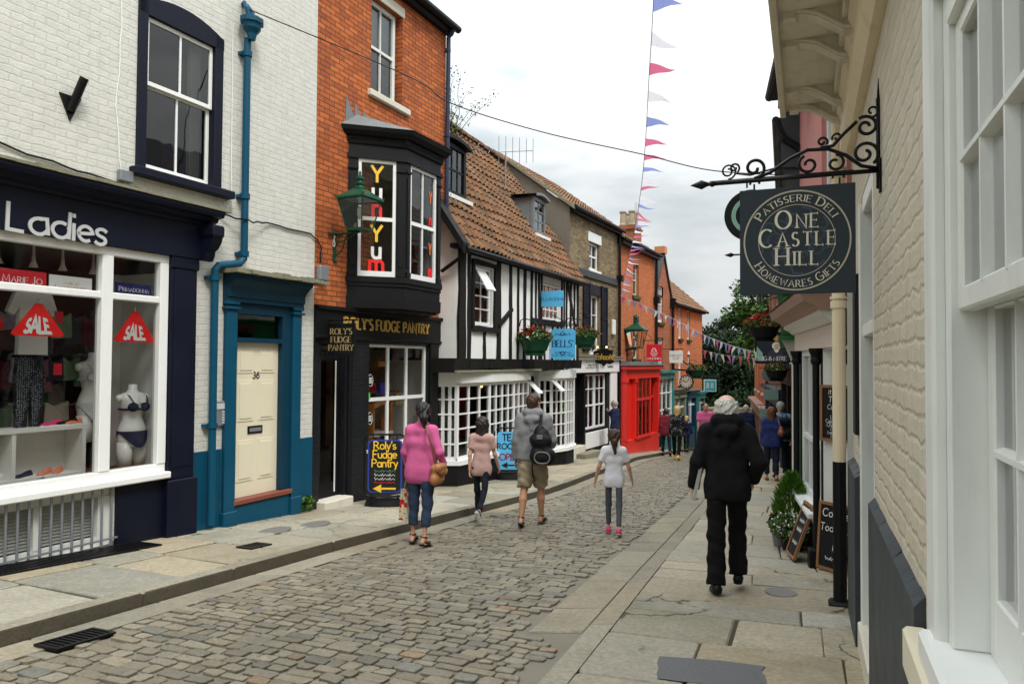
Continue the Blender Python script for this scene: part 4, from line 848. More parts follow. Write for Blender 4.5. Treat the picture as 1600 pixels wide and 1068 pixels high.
# ------------------------------------------------------------------ left: orange brick fudge shop with black oriel
def house_orange():
    t = thing('brick_house', 'orange brick house with black oriel window above the fudge shop', 'building', FA, (3.4, 0, -.65))
    w = MB(); w.wall(1.515, 5.24, 2.42, 7.95, [(2.83, 3.74, 6.04, 7.62, .17), (2.95, 4.0, 2.95, 4.85)]); w.shell(1.515, 5.24, 0, 6, -1.2, 7.95)
    w.poly([(1.5, -.1, 7.97), (5.3, -.1, 7.97), (5.3, 3, 10), (1.5, 3, 10)]); w.poly([(1.5, 3, 10), (5.3, 3, 10), (5.3, 6, 7.97), (1.5, 6, 7.97)])
    obj('wall', w, 'orange_brick', t)
    g = MB(); g.prism([(.0, 0), (.10, 0), (.14, .06), (.14, .12), (.0, .12)], 1.515, 5.32, lambda a, b, q: (q, -a, 7.92 + b)); g.tube([(1.515, -.2, 8.05), (5.38, -.2, 8.05)], .07, 10)
    obj('gutter', g, 'black', t)
    dp = MB(); dp.tube([(5.2, -.2, 8.0), (5.2, -.08, 7.85), (5.2, -.07, 5.4), (5.2, -.07, -.8)], .043, 10)
    for z in (7.6, 5.95, 4.2, 2.6, 1.0): dp.tube([(5.2, -.07, z - .03), (5.2, -.07, z + .03)], .056, 10)
    obj('downpipe', dp, 'bluepipe', t)
    obj('lintel', MB().box(2.79, 3.80, -.015, .15, 7.622, 7.80, .01), 'stone', t)
    f = win(t, 2.83, 3.66, 6.04, 7.62, .10, 2, 2, 'grey_white', .07, .025, .07, name='window', glass='glass_dark')
    obj('sill', MB().box(2.75, 3.93, -.07, .16, 5.93, 6.038, .012), 'stone', f)
    obj('blind', MB().box(2.9, 3.6, .2, .205, 6.85, 7.55), 'grey_white', t); obj('room', MB().room(2.0, 4.6, .19, 3, 5.95, 7.7), 'interior', t)
    # oriel
    c, X0, X1 = .65, 2.27, 4.65; P = [(X0, 0), (X0 + c, -c), (X1 - c, -c), (X1, 0)]
    def band(mb, z0, z1, out, o1=None):
        a = out; b = out if o1 is None else o1
        pl = lambda e: [(X0 - e * 1.0, .0), (X0 - e * .41 + c, -c - e), (X1 + e * .41 - c, -c - e), (X1 + e, .0)]
        p, q = pl(a), pl(b); v = [(x, y, z0) for x, y in p] + [(x, y, z1) for x, y in q]
        mb.raw(v, [(0, 1, 5, 4), (1, 2, 6, 5), (2, 3, 7, 6), (0, 3, 2, 1), (4, 5, 6, 7)])
    o = MB()
    for z0, z1, a, b in ((5.02, 5.08, .03, .05), (5.08, 5.14, .05, .05), (5.14, 5.2, .10, .16), (5.2, 5.26, .17, .19)): band(o, z0, z1, a, b)
    band(o, 4.86, 5.02, .0); band(o, 4.79, 4.86, .035)
    orl = obj('oriel', o, 'black', t); o = MB(); band(o, 2.84, 2.93, .04); band(o, 2.78, 2.84, .02); band(o, 2.62, 2.78, .0); band(o, 2.43, 2.62, .015, .02); band(o, 2.40, 2.43, -.05, -.05)
    obj('oriel_base', o, 'black', t)
    dn = MB()
    def along(p, q, s, out=0):
        d = Vector((q[0] - p[0], q[1] - p[1], 0)); n = Vector((d.y, -d.x, 0)).normalized(); r = Vector((p[0], p[1], 0)) + d * s + n * out; return r
    for p, q, n in ((P[0], P[1], 20), (P[1], P[2], 22)):
        for i in range(n):
            r = along(p, q, (i + .5) / n, .05); dn.box(r.x - .011, r.x + .011, r.y - .011, r.y + .02, 5.085, 5.125)
    obj('dentils', dn, 'black', orl)
    # posts and sashes of the three faces
    for k, (p, q) in enumerate(((P[0], P[1]), (P[1], P[2]), (P[2], P[3]))):
        d = Vector((q[0] - p[0], q[1] - p[1], 0)); L = d.length; d.normalize(); n = Vector((d.y, -d.x, 0)); a = .13 if k == 1 else .16
        F = lambda s, o_, z: (p[0] + d.x * s + n.x * o_, p[1] + d.y * s + n.y * o_, z)
        def bx(mb, s0, s1, o0, o1, z0, z1):
            v = [F(s, o_, z) for z in (z0, z1) for o_ in (o1, o0) for s in (s0, s1)]; mb.raw(v, [(0, 2, 3, 1), (4, 5, 7, 6), (0, 1, 5, 4), (2, 6, 7, 3), (0, 4, 6, 2), (1, 3, 7, 5)])
        ps = MB()
        for s0, s1 in ((0, a), (L - a, L)):
            bx(ps, s0, s1, -.1, .004, 2.93, 4.79); bx(ps, s0 + .01, s1 - .01, 0, .03, 2.94, 3.02); bx(ps, s0 + .0, s1 - .0, 0, .03, 4.62, 4.66); bx(ps, s0 + .03, s1 - .03, 0, .016, 3.1, 4.55)
        obj('post', ps, 'black', orl)
        wf = MB(); f = .05; s0, s1, z0, z1 = a, L - a, 2.93, 4.79
        bx(wf, s0, s0 + f, -.07, -.01, z0, z1); bx(wf, s1 - f, s1, -.07, -.01, z0, z1); bx(wf, s0 + f, s1 - f, -.07, -.01, z1 - f, z1); bx(wf, s0 + f, s1 - f, -.07, -.01, z0, z0 + .09); bx(wf, s0 + f, s1 - f, -.07, -.015, 3.82, 3.88)
        if k == 1: m = (s0 + s1) / 2; bx(wf, m - .012, m + .012, -.06, -.02, z0 + .09, z1 - f)
        obj('oriel_sash', wf, 'white', t)
        obj('oriel_pane', MB().poly([F(s0 + f, -.045, z0 + .09), F(s1 - f, -.045, z0 + .09), F(s1 - f, -.045, z1 - f), F(s0 + f, -.045, z1 - f)]), 'glass_dark' if k else 'glass', t)
        if k < 2:
            # the letters painted on the glass run down it
            items = [('Y', 'yellow', 4.45), ('u', 'white', 4.17), ('n', 'redl', 3.90), ('Y', 'yellow', 3.50), ('u', 'white', 3.23), ('m', 'redl', 3.02)] if k == 0 else [('Y', 'orangel', 4.3), ('n', 'redl', 3.92), ('Y', 'orangel', 3.42), ('m', 'redl', 3.04)]
            for ch, m, z in items:
                lb = MB(); cx = (s0 + s1) / 2 if k == 0 else s1 - .14; cap = ch == 'Y'; sz = (.27 if cap else .30) * (1 if k == 0 else .72)
                text(lb, ch, lambda u, v, dd: F(cx + u, -.043 + dd, z + v), sz * .92, .18, gap=.1, xs=.95 if k == 0 else .6, lift=.004); obj('letter', lb, m, t)
    fl = MB()
    e = .2; pl = [(X0 - e, .0), (X0 - e * .41 + c, -c - e), (X1 + e * .41 - c, -c - e), (X1 + e, .0)]
    fl.raw([(x, y, 5.265) for x, y in pl] + [(X0 + .2, -.004, 5.52), (X1 - .2, -.004, 5.52)], [(0, 1, 4), (1, 2, 5, 4), (2, 3, 5)])
    for i in range(4): x = X0 - .1 + i * .22; fl.prism([(x, 5.27), (x + .30, 5.27), (x + .24, 5.42), (x + .02, 5.74 - .04 * i)], -.012, -.004, lambda a, b, q: (a, q, b))
    obj('lead_flashing', fl, 'lead', t)
    obj('oriel_room', MB().room(2.5, 4.5, -.02, 2.4, 2.9, 4.85), 'interior', t)
    # shop front
    f = MB(); f.box(1.515, 5.1, -.05, 0, 1.98, 2.42).box(1.515, 5.1, -.10, 0, 2.36, 2.42, .01).box(1.515, 5.1, -.075, 0, 1.93, 1.98, .01); fs = obj('fascia', f, 'black', t)
    L = MB(); text(L, "ROLY'S FUDGE PANTRY", on_front(3.38, -.05, 2.10), .17, .27, True, .14, .26, xs=.9, lift=.014, depth=.01); obj('lettering', L, 'gold', fs)
    pr = MB(); pr.wall(1.515, 5.1, -1.2, 1.93, [(1.66, 2.24, -1.2, 1.86), (2.86, 4.66, .16, 1.88)], y=-.012, rev=.12); obj('pier', pr, 'black_brick', t)
    obj('pilaster', MB().box(4.70, 4.98, -.06, -.013, -1.1, 1.92, .01), 'black', t); obj('pilaster', MB().box(2.30, 2.4, -.05, -.013, -1.1, 1.92, .01), 'black', t)
    f = win(t, 2.86, 4.66, .16, 1.88, .03, 3, 2, 'white', .05, .06, .06, name='shop_window', meet=False, rowh=[.46])
    obj('sill', MB().box(2.82, 4.70, -.06, .09, .10, .16, .008), 'white', f)
    st = MB()
    for z in (1.25, .60): st.lathe([(.0, 0), (.085, 0), (.085, .004), (.0, .004)], (0, 0, 0), 16)
    df = MB(); df.box(1.66, 1.70, .06, .13, -.45, 1.86).box(2.2, 2.24, .06, .13, -.45, 1.86).box(1.70, 2.2, .06, .13, 1.62, 1.68).box(1.7, 2.2, .06, .13, 1.82, 1.86).box(1.7, 1.78, .07, .12, -.45, 1.62).box(2.12, 2.2, .07, .12, -.45, 1.62).box(1.78, 2.12, .07, .12, -.45, -.25)
    d = obj('door', df, 'black', t); obj('pane', MB().poly([(1.7, .1, -.3), (2.2, .1, -.3), (2.2, .1, 1.82), (1.7, .1, 1.82)]), 'glass', d); obj('edge_strip', MB().box(2.10, 2.125, .062, .07, -.4, 1.6), 'grey_white', d)
    obj('step', MB().box(1.62, 2.28, -.18, .1, -1.0, -.47, .015), 'stone', t)
    obj('shop_room', MB().room(1.6, 4.9, .2, 2.8, -.6, 2.0), 'interior_warm', t)
    obj('counter', MB().box(2.9, 4.6, .25, .8, .02, .16), 'paledwood', t)
M['bluepipe'] = paint('blue_black_pipe', (.03, .04, .075), .4, .15); M['orangel'] = paint('orange_paint', (.75, .16, .03), .5, .1)
house_orange()
def projecting(name, label, cat, fr, x, y0, y1, z0, z1, th, mat, lines, lmat, left=True, serif=True, extra=None, shape=None, arm=None, armz=None, group=None):
    """a board standing out from the wall, read from up the street. lines: (string, z, size, ...)"""
    t = thing(name, label, cat, fr, (x, (y0 + y1) / 2, z0), group)
    b = MB()
    if shape: b.prism([(y0 + (y1 - y0) * a, z0 + (z1 - z0) * c) for a, c in shape], x - th / 2, x + th / 2, lambda a, c, q: (q, a, c))
    else: b.box(x - th / 2, x + th / 2, y0, y1, z0, z1, .004)
    p = obj('board', b, mat, t); xf = x - th / 2 if left else x + th / 2; ym = (y0 + y1) / 2
    for i, ln in enumerate(lines):
        s, z, size = ln[:3]; k = ln[3] if len(ln) > 3 else {}; L = MB()
        text(L, s, on_side(xf, ym, z, left), size, k.get('wd', .13), k.get('serif', serif), k.get('nib', .05), k.get('gap', .22), xs=k.get('xs', 1), small=k.get('small', 1), slant=k.get('slant', 0), lift=.004); obj('lettering', L, k.get('mat', lmat), p)
    if extra: extra(t, xf, ym, p)
    if arm:
        a = MB(); az = armz or z1 + .06
        a.tube([(x, .02, az), (x, y0 - .04, az)], .012, 8); 
        for yy in (y0 + .06, y1 - .06): a.tube([(x, yy, az), (x, yy, z1 - .02)], .006, 6)
        if arm == 'scroll':
            sp = [(x, -.02 - .30 * math.sin(q) * (1), az + .05 + .25 * (1 - q / 1.57)) for q in np.linspace(0, 1.57, 8)]; a.tube(sp, .009, 6)
            a.tube([(x, y0 - .04 + .05 * (1 - q / 9) * math.cos(q), az + .06 + .05 * (1 - q / 9) * math.sin(q)) for q in np.linspace(-1.57, 7, 20)], .007, 5)
        a.box(x - .03, x + .03, -.012, .01, az - .16, az + .12); obj('bracket', a, 'iron', t)
    return t
projecting('projecting_sign', 'small black projecting board with three lines of gold capitals by the fudge shop door', 'sign', FA, 1.78, -.55, -.06, 1.68, 2.15, .03, 'black', [("ROLY'S", 1.99, .085, {'wd': .22}), ('FUDGE', 1.87, .085, {'wd': .22}), ('PANTRY', 1.75, .085, {'wd': .22})], 'dullgold', arm='plain', armz=2.2)
mt = MB().box(1.54, 1.74, -.09, 0, 2.78, 3.0, .015); obj('meter_box', mt, 'grey_steel', fr=FA, at=(1.64, 0, 2.78), label='grey box fixed to the orange brick beside the white wall', cat='utility box')
def stickers():
    for i, (z, lab) in enumerate(((1.28, 'round black and white sticker on the fudge shop pier, upper'), (.66, 'round black and white sticker on the fudge shop pier, lower'))):
        t = thing('sticker', lab, 'sticker', FA, (2.93, .02, z), 'stickers beside the fudge shop window')
        c = lambda r, y: [(2.945 + r * math.cos(q), y, z + r * math.sin(q) * 1.5) for q in np.linspace(0, 2 * math.pi, 18)[:-1]]
        obj('disc', MB().prism([(a, b) for a, _, b in c(.075, 0)], .02, .026, lambda a, b, q: (a, q, b)), 'black', t)
        m = MB(); m.tube([(a, .019, b) for a, _, b in c(.066, 0)] + [c(.066, 0)[0][0:1] + (.019,) + c(.066, 0)[0][2:]], .004, 4)
        for k in range(3): m.box(2.905, 2.985, .0175, .0195, z - .045 + .035 * k, z - .025 + .035 * k)
        obj('print', m, 'white', t)
    o = obj('sticker', MB().box(2.90, 2.945, .022, .026, .98, 1.08), 'limegreen', fr=FA, at=(2.92, .024, .98), label='small lime green sticker on the fudge shop window frame', cat='sticker')
M['limegreen'] = paint('lime_green', (.10, .55, .05), .5, .05)
stickers()
def fudge_goods():
    ch = thing('wooden_display_stand', 'honey coloured wooden stand inside the fudge shop window', 'display stand', FA, (3.7, .3, .16)); b = MB()
    b.box(3.42, 3.47, .3, .5, .16, .86).box(3.95, 4.0, .3, .5, .16, .98).raw([(3.42, .28, .78), (4.0, .28, .92), (4.0, .28, .99), (3.42, .28, .86), (3.42, .32, .78), (4.0, .32, .92), (4.0, .32, .99), (3.42, .32, .86)], [(0, 1, 2, 3), (4, 7, 6, 5), (3, 2, 6, 7), (0, 4, 5, 1)])
    obj('frame', b, 'honeywood', ch); obj('shelf', MB().box(3.42, 4.0, .28, .6, .30, .36), 'shop_white', ch)
    for x, z, m, h, lab in ((3.08, .16, 'kraft', .42, 'brown paper carrier bag standing in the fudge shop window'), (4.22, .80, 'kraft', .30, 'brown paper carrier bag hung high in the fudge shop window'), (3.66, 1.5, 'honeywood', .13, 'small golden gift box hung high in the fudge shop window'), (3.72, 1.0, 'violet', .28, 'violet gift bag hung behind the fudge shop glazing')):
        t = thing('gift_bag' if h > .2 else 'gift_box', lab, 'bag' if h > .2 else 'box', FA, (x, .35, z)); w = .10
        obj('body', MB().box(x - w, x + w, .3, .4, z, z + h * .75, .008), m, t); obj('handle', MB().tube([(x - .05, .35, z + h * .75), (x - .045, .35, z + h * .95), (x + .045, .35, z + h * .95), (x + .05, .35, z + h * .75)], .008, 5), m, t)
    for i in range(16):
        x = 2.95 + .105 * i; m = random.choice(['redl', 'redl', 'plum', 'shop_white', 'rag2', 'kraft']); z = random.choice((1.05, .18)); h = rnd(.12, .22)
        b = MB().lathe([(.04, 0), (.045, .02), (.045, h * .8), (.03, h), (.0, h)], (x, .7, z), 8); obj('sweet_jar', b, m, fr=FA, at=(x, .7, z), label='jar of sweets on the dim shelves of the fudge shop', cat='jar', group='sweet jars inside the fudge shop')
    t = thing('shop_shelf', 'dark shelf of sweets inside the fudge shop', 'shelf', FA, (3.7, .75, .9)); obj('plank', MB().box(2.86, 4.66, .62, .85, 1.02, 1.048), 'wood', t); obj('back', MB().box(2.86, 4.66, .86, .88, .16, 1.8), 'interior_warm', t)
    for i in range(5):
        obj('slat_gate', MB(), 'wood') if False else None
    gt = thing('wooden_gate', 'low brown wooden gate just inside the fudge shop doorway', 'gate', FA, (1.95, .5, -.6)); g = MB()
    for i in range(7): g.box(1.70 + i * .075, 1.745 + i * .075, .5, .52, -.6, .35)
    g.box(1.68, 2.24, .52, .54, .2, .26).box(1.68, 2.24, .52, .54, -.4, -.34); obj('slats', g, 'wood', gt)
    lamp = thing('pendant_lamp', 'warm copper pendant glowing inside the fudge shop door', 'lamp', FA, (1.9, .9, 1.3)); obj('shade', MB().lathe([(.02, .16), (.05, .12), (.12, 0), (.11, 0)], (1.9, .9, 1.3), 12), 'terracotta', lamp, smooth=True); obj('bulb', MB().ball((1.9, .9, 1.3), .035), 'bulb', lamp); obj('flex', MB().tube([(1.9, .9, 1.46), (1.9, .9, 2.0)], .005, 5), 'iron', lamp)
M['honeywood'] = paint('honey_wood', (.50, .20, .05), .45, .2, 6); M['kraft'] = paint('kraft_paper', (.42, .29, .16), .8, .08); M['violet'] = paint('violet_paper', (.08, .06, .35), .5, .1)
fudge_goods()
# ------------------------------------------------------------------ street lanterns on wall brackets
def lantern(fr, x, y, z, k, label):
    """z: underside of the glass; y: centre of the lantern, out from the wall"""
    t = thing('street_lantern', label, 'street lamp', fr, (x, y, z)); s = .19 * k; S = .315 * k; h = .62 * k
    sq = lambda r, zz: [(x - r, y - r, zz), (x + r, y - r, zz), (x + r, y + r, zz), (x - r, y + r, zz)]
    fr_ = MB(); lo, hi = sq(s, z), sq(S, z + h)
    for a, b in zip(lo, hi): fr_.tube([a, b], .014 * k, 6)
    for q, r in ((lo, .016), (hi, .02)):
        for i in range(4): fr_.tube([q[i], q[(i + 1) % 4]], r * k, 6)
    fr_.box(x - s * 1.05, x + s * 1.05, y - s * 1.05, y + s * 1.05, z - .03 * k, z - .005 * k); obj('frame', fr_, 'lamp_green', t)
    g = MB()
    for i in range(4): g.poly([lo[i], lo[(i + 1) % 4], hi[(i + 1) % 4], hi[i]])
    obj('glass', g, 'lampglass', t)
    r = MB(); e = S * 1.14; c1 = sq(e, z + h); c2 = sq(e * .98, z + h + .04 * k); c3 = sq(.10 * k, z + h + .23 * k); v = c1 + c2 + c3
    r.raw(v, [(i + o, (i + 1) % 4 + o, 4 + (i + 1) % 4 + o, 4 + i + o) for o in (0, 4) for i in range(4)] + [(3, 2, 1, 0)])
    zz = z + h + .22 * k; r.lathe([(a * k, b * k) for a, b in ((.10, 0), (.12, .02), (.09, .05), (.075, .08), (.10, .10), (.10, .13), (.06, .15), (.05, .19), (.085, .21), (.08, .26), (.03, .29), (.022, .33), (.03, .35), (.0, .40))], (x, y, zz), 12)
    for i in range(4): r.ball((c2[i][0], c2[i][1], c2[i][2] + .02 * k), .02 * k, 6, 4)
    obj('hood', r, 'lamp_green', t)
    b = MB().lathe([(.02 * k, 0), (.05 * k, .08 * k), (.05 * k, .2 * k), (.02 * k, .26 * k)], (x, y, z + .22 * k), 10); obj('bulb', b, 'shop_white', t, smooth=True)
    a = MB(); a.box(x - .03, x + .03, -.03, 0, z - .62 * k, z - .02 * k, .005); a.box(x - .03, x + .03, -.04, .005, z - .09 * k, z - .03 * k); a.tube([(x, .0, z - .06 * k), (x, y, z - .05 * k)], .022 * k, 8)
    a.tube([(x, -.02, z - .5 * k), (x, -.13 * k, z - .47 * k), (x, -.24 * k, z - .36 * k), (x, -.28 * k, z - .2 * k), (x, -.34 * k, z - .07 * k)], .015 * k, 7); a.tube([(x, -.03, z - .28 * k), (x, -.1, z - .22 * k), (x, -.3 * k, z - .2 * k), (x, y * .9, z - .05 * k)], .012 * k, 6)
    a.ball((x, -.03, z - .62 * k), .04 * k, 8, 5); a.box(x - .22 * k, x + .22 * k, -.045, -.01, z - .08 * k, z - .04 * k)
    br = obj('bracket', a, 'lamp_green', t)
    return t
lantern(FA, 1.95, -.47, 3.56, .72, 'green glazed street lantern on a bracket against the orange brick wall')
L = MB(); text(L, '2', on_side(1.915, -.03, 3.42), .07, .18, lift=.004); text(L, '0', on_side(1.915, -.03, 3.33), .07, .18, lift=.004); obj('number_plate', L, 'white', [o for o in C.objects if o.name.startswith('bracket')][-1])
# ------------------------------------------------------------------ left: half-timbered tea rooms
FB = Frame(-.99, 13.91, .435, 'L')
def house_timber():
    t = thing('timber_house', 'black and white half timbered tea rooms with orange pantile roof', 'building', FB, (3.5, 0, -.85))
    w = MB(); H1 = (.55, 1.47, 2.32, 3.50); H2 = (4.32, 5.58, 2.62, 3.56)
    w.wall(-.1, 7.1, 1.62, 3.98, [H1, H2], rev=.1); w.poly([(-.1, 0, 1.62), (-.1, 0, 3.98), (-.1, 5, 3.98), (-.1, 5, 1.62)]); w.poly([(-.1, 0, 3.98), (-.1, 2.6, 7.6), (-.1, 5, 3.98)])
    w.poly([(-.1, 0, 1.62), (-.1, .6, 1.62), (7.1, .6, 1.62), (7.1, 0, 1.62)]); w.poly([(7.1, 0, 1.62), (7.1, 5, 1.62), (7.1, 5, 3.98), (7.1, 0, 3.98)])
    w.shell(-.35, 7.35, .42, 5, -1.6, 1.62); w.wall(-.35, 7.35, -1.6, 1.62, [(-.2, 7.2, -.62, 1.25)], y=.42, rev=.03)
    obj('wall', w, 'render_white', t)
    # timbers: uneven studs, posts, rails
    tm = MB()
    def stud(x0, z0, x1, z1, wd, out=.028):
        n = 5; L = []; Rr = []
        for i in range(n + 1):
            s = i / n; x = x0 + (x1 - x0) * s + rnd(-.012, .012); z = z0 + (z1 - z0) * s; d = Vector((x1 - x0, z1 - z0)); d.normalize(); hw = wd / 2 * rnd(.82, 1.15)
            L.append((x - d.y * hw, z + d.x * hw)); Rr.append((x + d.y * hw, z - d.x * hw))
        for i in range(n):
            a, b, c, d = L[i], Rr[i], Rr[i + 1], L[i + 1]; o = -out
            tm.raw([(p[0], o, p[1]) for p in (a, b, c, d)] + [(p[0], .0, p[1]) for p in (a, b, c, d)], [(0, 1, 2, 3), (1, 5, 6, 2), (3, 7, 4, 0)])
    Z0, Z1 = 1.66, 3.80
    stud(.03, 1.45, .03, 3.95, .26, .05)
    for x, wd in ((.35, .12), (1.74, .18), (2.36, .13), (2.78, .09), (3.18, .13), (3.60, .11), (3.86, .06), (4.06, .09)): stud(x + rnd(-.02, .02), Z0, x, Z1, wd)
    for x, wd in ((5.86, .06), (6.05, .09), (6.38, .10), (6.70, .08), (6.98, .14)): stud(x, Z0, x + .02, Z1, wd)
    stud(1.05, Z0, 1.06, 2.22, .10); stud(6.1, 3.78, 6.78, 2.55, .12); stud(5.68, Z0, 5.7, Z1, .09); stud(4.46, Z0, 4.45, 2.52, .08); stud(5.0, Z0, 5.02, 2.52, .07); stud(5.4, Z0, 5.38, 2.52, .07); stud(4.22, Z0, 4.24, Z1, .09)
    stud(3.55, 2.56, 5.75, 2.58, .13, .05); stud(-.1, 3.76, 7.1, 3.82, .16, .045); stud(1.72, 2.35, 2.42, 2.75, .09, .05)
    stud(.44, 2.25, 1.70, 2.25, .12, .06); stud(.49, 2.25, .50, 3.62, .10, .05); stud(1.55, 2.25, 1.56, 3.62, .12, .05); stud(.44, 3.57, 1.7, 3.58, .10, .05)
    obj('timber_frame', tm, 'timber', t)
    bm = MB(); xs = np.linspace(-.42, 7.1, 26)
    for a, b in zip(xs[:-1], xs[1:]):
        za, zb = 1.42 + .05 * math.sin(a * 1.3), 1.42 + .05 * math.sin(b * 1.3); y0 = -.10 + rnd(-.02, .02)
        bm.raw([(a, y0, za), (b, y0, zb), (b, y0 - .02, 1.66), (a, y0 - .02, 1.66), (a, .45, za), (b, .45, zb), (b, .45, 1.66), (a, .45, 1.66)], [(0, 1, 2, 3), (0, 4, 5, 1), (3, 2, 6, 7), (0, 3, 7, 4), (1, 5, 6, 2)])
    obj('jetty_beam', bm, 'timber', t)
    cv = MB()
    for y in (.5, 1.2): cv.box(-.14, -.1, y, y + .13, 1.6, 4.6)
    cv.prism([(0, 0), (0, -.2), (2.6, 3.55), (2.6, 3.75)], -.36, -.1, lambda a, b, q: (q, a - .25, 3.8 + b)); obj('bargeboard', cv, 'timber', t)
    f = win(t, .57, 1.40, 2.33, 3.49, .03, 2, 4, 'white', .05, .028, .05, name='casement', meet=False, glass='glass_dark'); 
    f = win(t, 4.34, 5.56, 2.64, 3.54, .04, 4, 4, 'white', .05, .028, .05, name='casement', meet=False, glass='glass_dark')
    ov = MB()  # the open top light
    ov.raw([(.60, -.02, 3.46), (1.0, -.02, 3.46), (.98, -.30, 3.02), (.58, -.30, 3.02), (.60, .0, 3.48), (1.0, .0, 3.48), (.98, -.28, 3.0), (.58, -.28, 3.0)], [(0, 1, 2, 3), (4, 7, 6, 5), (0, 3, 7, 4), (1, 5, 6, 2), (3, 2, 6, 7)])
    obj('open_light', ov, 'white', t)
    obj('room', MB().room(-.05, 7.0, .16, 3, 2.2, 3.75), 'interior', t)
    # pantile roof, 55 degrees, sagging ridge, real waves and steps
    p = math.atan(1.45); ca, sa = math.cos(p), math.sin(p); rt = MB(); nu, per, crs, Ls = 250, .21, 19, 4.42
    x0, x1 = -.36, 7.22
    ztop = lambda x: 0
    for r in range(crs):
        
        cols_ = {}
        prev = None
        for i in range(nu + 1):
            x = x0 + (x1 - x0) * i / nu; k = math.floor((x - x0) / per); ph = ((x - x0) / per - k)
            wv = .030 * math.sin(2 * math.pi * ph) + .012 * math.sin(4 * math.pi * ph + .6)
            sag = -.05 * math.sin(math.pi * (x - x0) / (x1 - x0)) * (r / crs)
            hh = wv + .045 + .012 * math.sin(k * 12.9 + r * 7.7)
            Lx = Ls + .72 * (1 - (x - x0) / (x1 - x0)) ** 1.1; s0 = -.32 + Lx * r / crs; s1 = -.32 + Lx * (r + 1) / crs + .04
            def pt(s, h): n = h + sag + .03 * math.sin(x * 1.7 + s * 1.3); return (x, s * ca - n * sa, 4.03 + s * sa + n * ca)
            cur = (pt(s0, hh), pt(s0, hh - .03), pt(s1, hh - .045))
            if prev:
                tn = TN[(k * 31 + r * 17) % 97]
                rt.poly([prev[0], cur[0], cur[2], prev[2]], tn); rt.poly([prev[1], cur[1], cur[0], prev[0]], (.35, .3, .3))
            prev = cur
    rt.poly([(x0, Ls * ca - .3, 4.03 + Ls * sa - .5), (x1, Ls * ca - .3, 4.03 + Ls * sa - .5), (x1, 5.3, 3.95), (x0, 5.3, 3.95)], (.7, .6, .5))
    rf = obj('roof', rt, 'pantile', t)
    rg = MB(); n = 24
    for i in range(n):
        x = x0 + (x1 - x0) * i / n; sag = -.06 * math.sin(math.pi * i / n) + rnd(-.012, .012); s = Ls - .33 + .72 * (1 - i / n) ** 1.1
        rg.raw([(x + a, s * ca + .10 * math.cos(q) - .06, 4.03 + s * sa + .02 + sag + .11 * math.sin(q)) for a in (0, (x1 - x0) / n + .02) for q in np.linspace(-.3, math.pi + .3, 8)], [(j, j + 1, 9 + j, 8 + j) for j in range(7)], TN[i * 7 % 97])
    obj('ridge', rg, 'pantile', rf)
    un = MB().box(x0 + .05, x1 - .05, -.12, .06, 3.72, 3.8); un.tube([(x0 + .1, -.25, 3.70), (x1 - .1, -.25, 3.76)], .055, 8); un.tube([(x0 + .15, -.25, 3.68), (x0 + .1, -.12, 3.52), (-.18, .3, 3.3)], .035, 8); obj('gutter', un, 'black', t)
    # dormers
    def dormer(x0, x1, y, z0, z1, m, cols, rows, cheek, name, low=None):
        b = MB(); yb = y + 1.15
        b.poly([(x0, y, z0), (x0, yb, z0 + 1.45 * 1.15), (x0, y + (z1 - z0) / 1.45, z1), (x0, y, z1)]); b.poly([(x1, y, z0), (x1, y, z1), (x1, y + (z1 - z0) / 1.45, z1), (x1, yb, z0 + 1.45 * 1.15)])
        b.box(x0 - .02, x0 + .07, y - .03, y + .06, z0, z1, .005).box(x1 - .07, x1 + .02, y - .03, y + .06, z0, z1, .005).box(x0 + .07, x1 - .07, y - .03, y + .06, z1 - .09, z1).box(x0 + .07, x1 - .07, y - .03, y + .06, z0, z0 + .07)
        d = obj(name, b, m, t)
        lead = MB(); n = 8; cv_ = lambda q: z1 + .05 + .08 * math.sin(math.pi * q)
        for i in range(n):
            a, c = i / n, (i + 1) / n; xa, xb = x0 - .09 + (x1 - x0 + .18) * a, x0 - .09 + (x1 - x0 + .18) * c
            lead.raw([(xa, y - .14, cv_(a) - .07), (xb, y - .14, cv_(c) - .07), (xb, y - .14, cv_(c)), (xa, y - .14, cv_(a)), (xa, y + .85, cv_(a) + .03), (xb, y + .85, cv_(c) + .03), (xa, y + .85, cv_(a) - .07), (xb, y + .85, cv_(c) - .07)], [(0, 1, 2, 3), (3, 2, 5, 4), (0, 6, 7, 1)])
        obj('dormer_roof', lead, cheek, d)
        w_ = MB(); a, b_, c, e = x0 + .07, x1 - .07, z0 + .07, z1 - .09
        for i in range(1, cols): x = a + (b_ - a) * i / cols; w_.box(x - .013, x + .013, y - .005, y + .03, c, e)
        for i in range(1, rows): z = c + (e - c) * i / rows; w_.box(a, b_, y - .006, y + .031, z - .02, z + .02)
        obj('glazing_bars', w_, m, d); obj('pane', MB().poly([(a, y + .01, c), (b_, y + .01, c), (b_, y + .01, e), (a, y + .01, e)]), 'glass_mirror' if low is None else 'glass_dark', d)
        obj('dormer_room', MB().room(x0 + .03, x1 - .03, y + .06, y + .9, z0, z1), 'interior', d)
        fl = MB().box(x0 - .1, x1 + .1, y - .16, y - .035, z0 - .14, z0 - .06); obj('flashing', fl, 'grey_white', d)
    dormer(.30, 1.42, .66, 5.02, 6.05, 'black', 4, 2, 'black', 'dormer', 1)
    dormer(5.45, 6.28, .72, 5.02, 5.95, 'lead', 2, 3, 'lead', 'dormer')
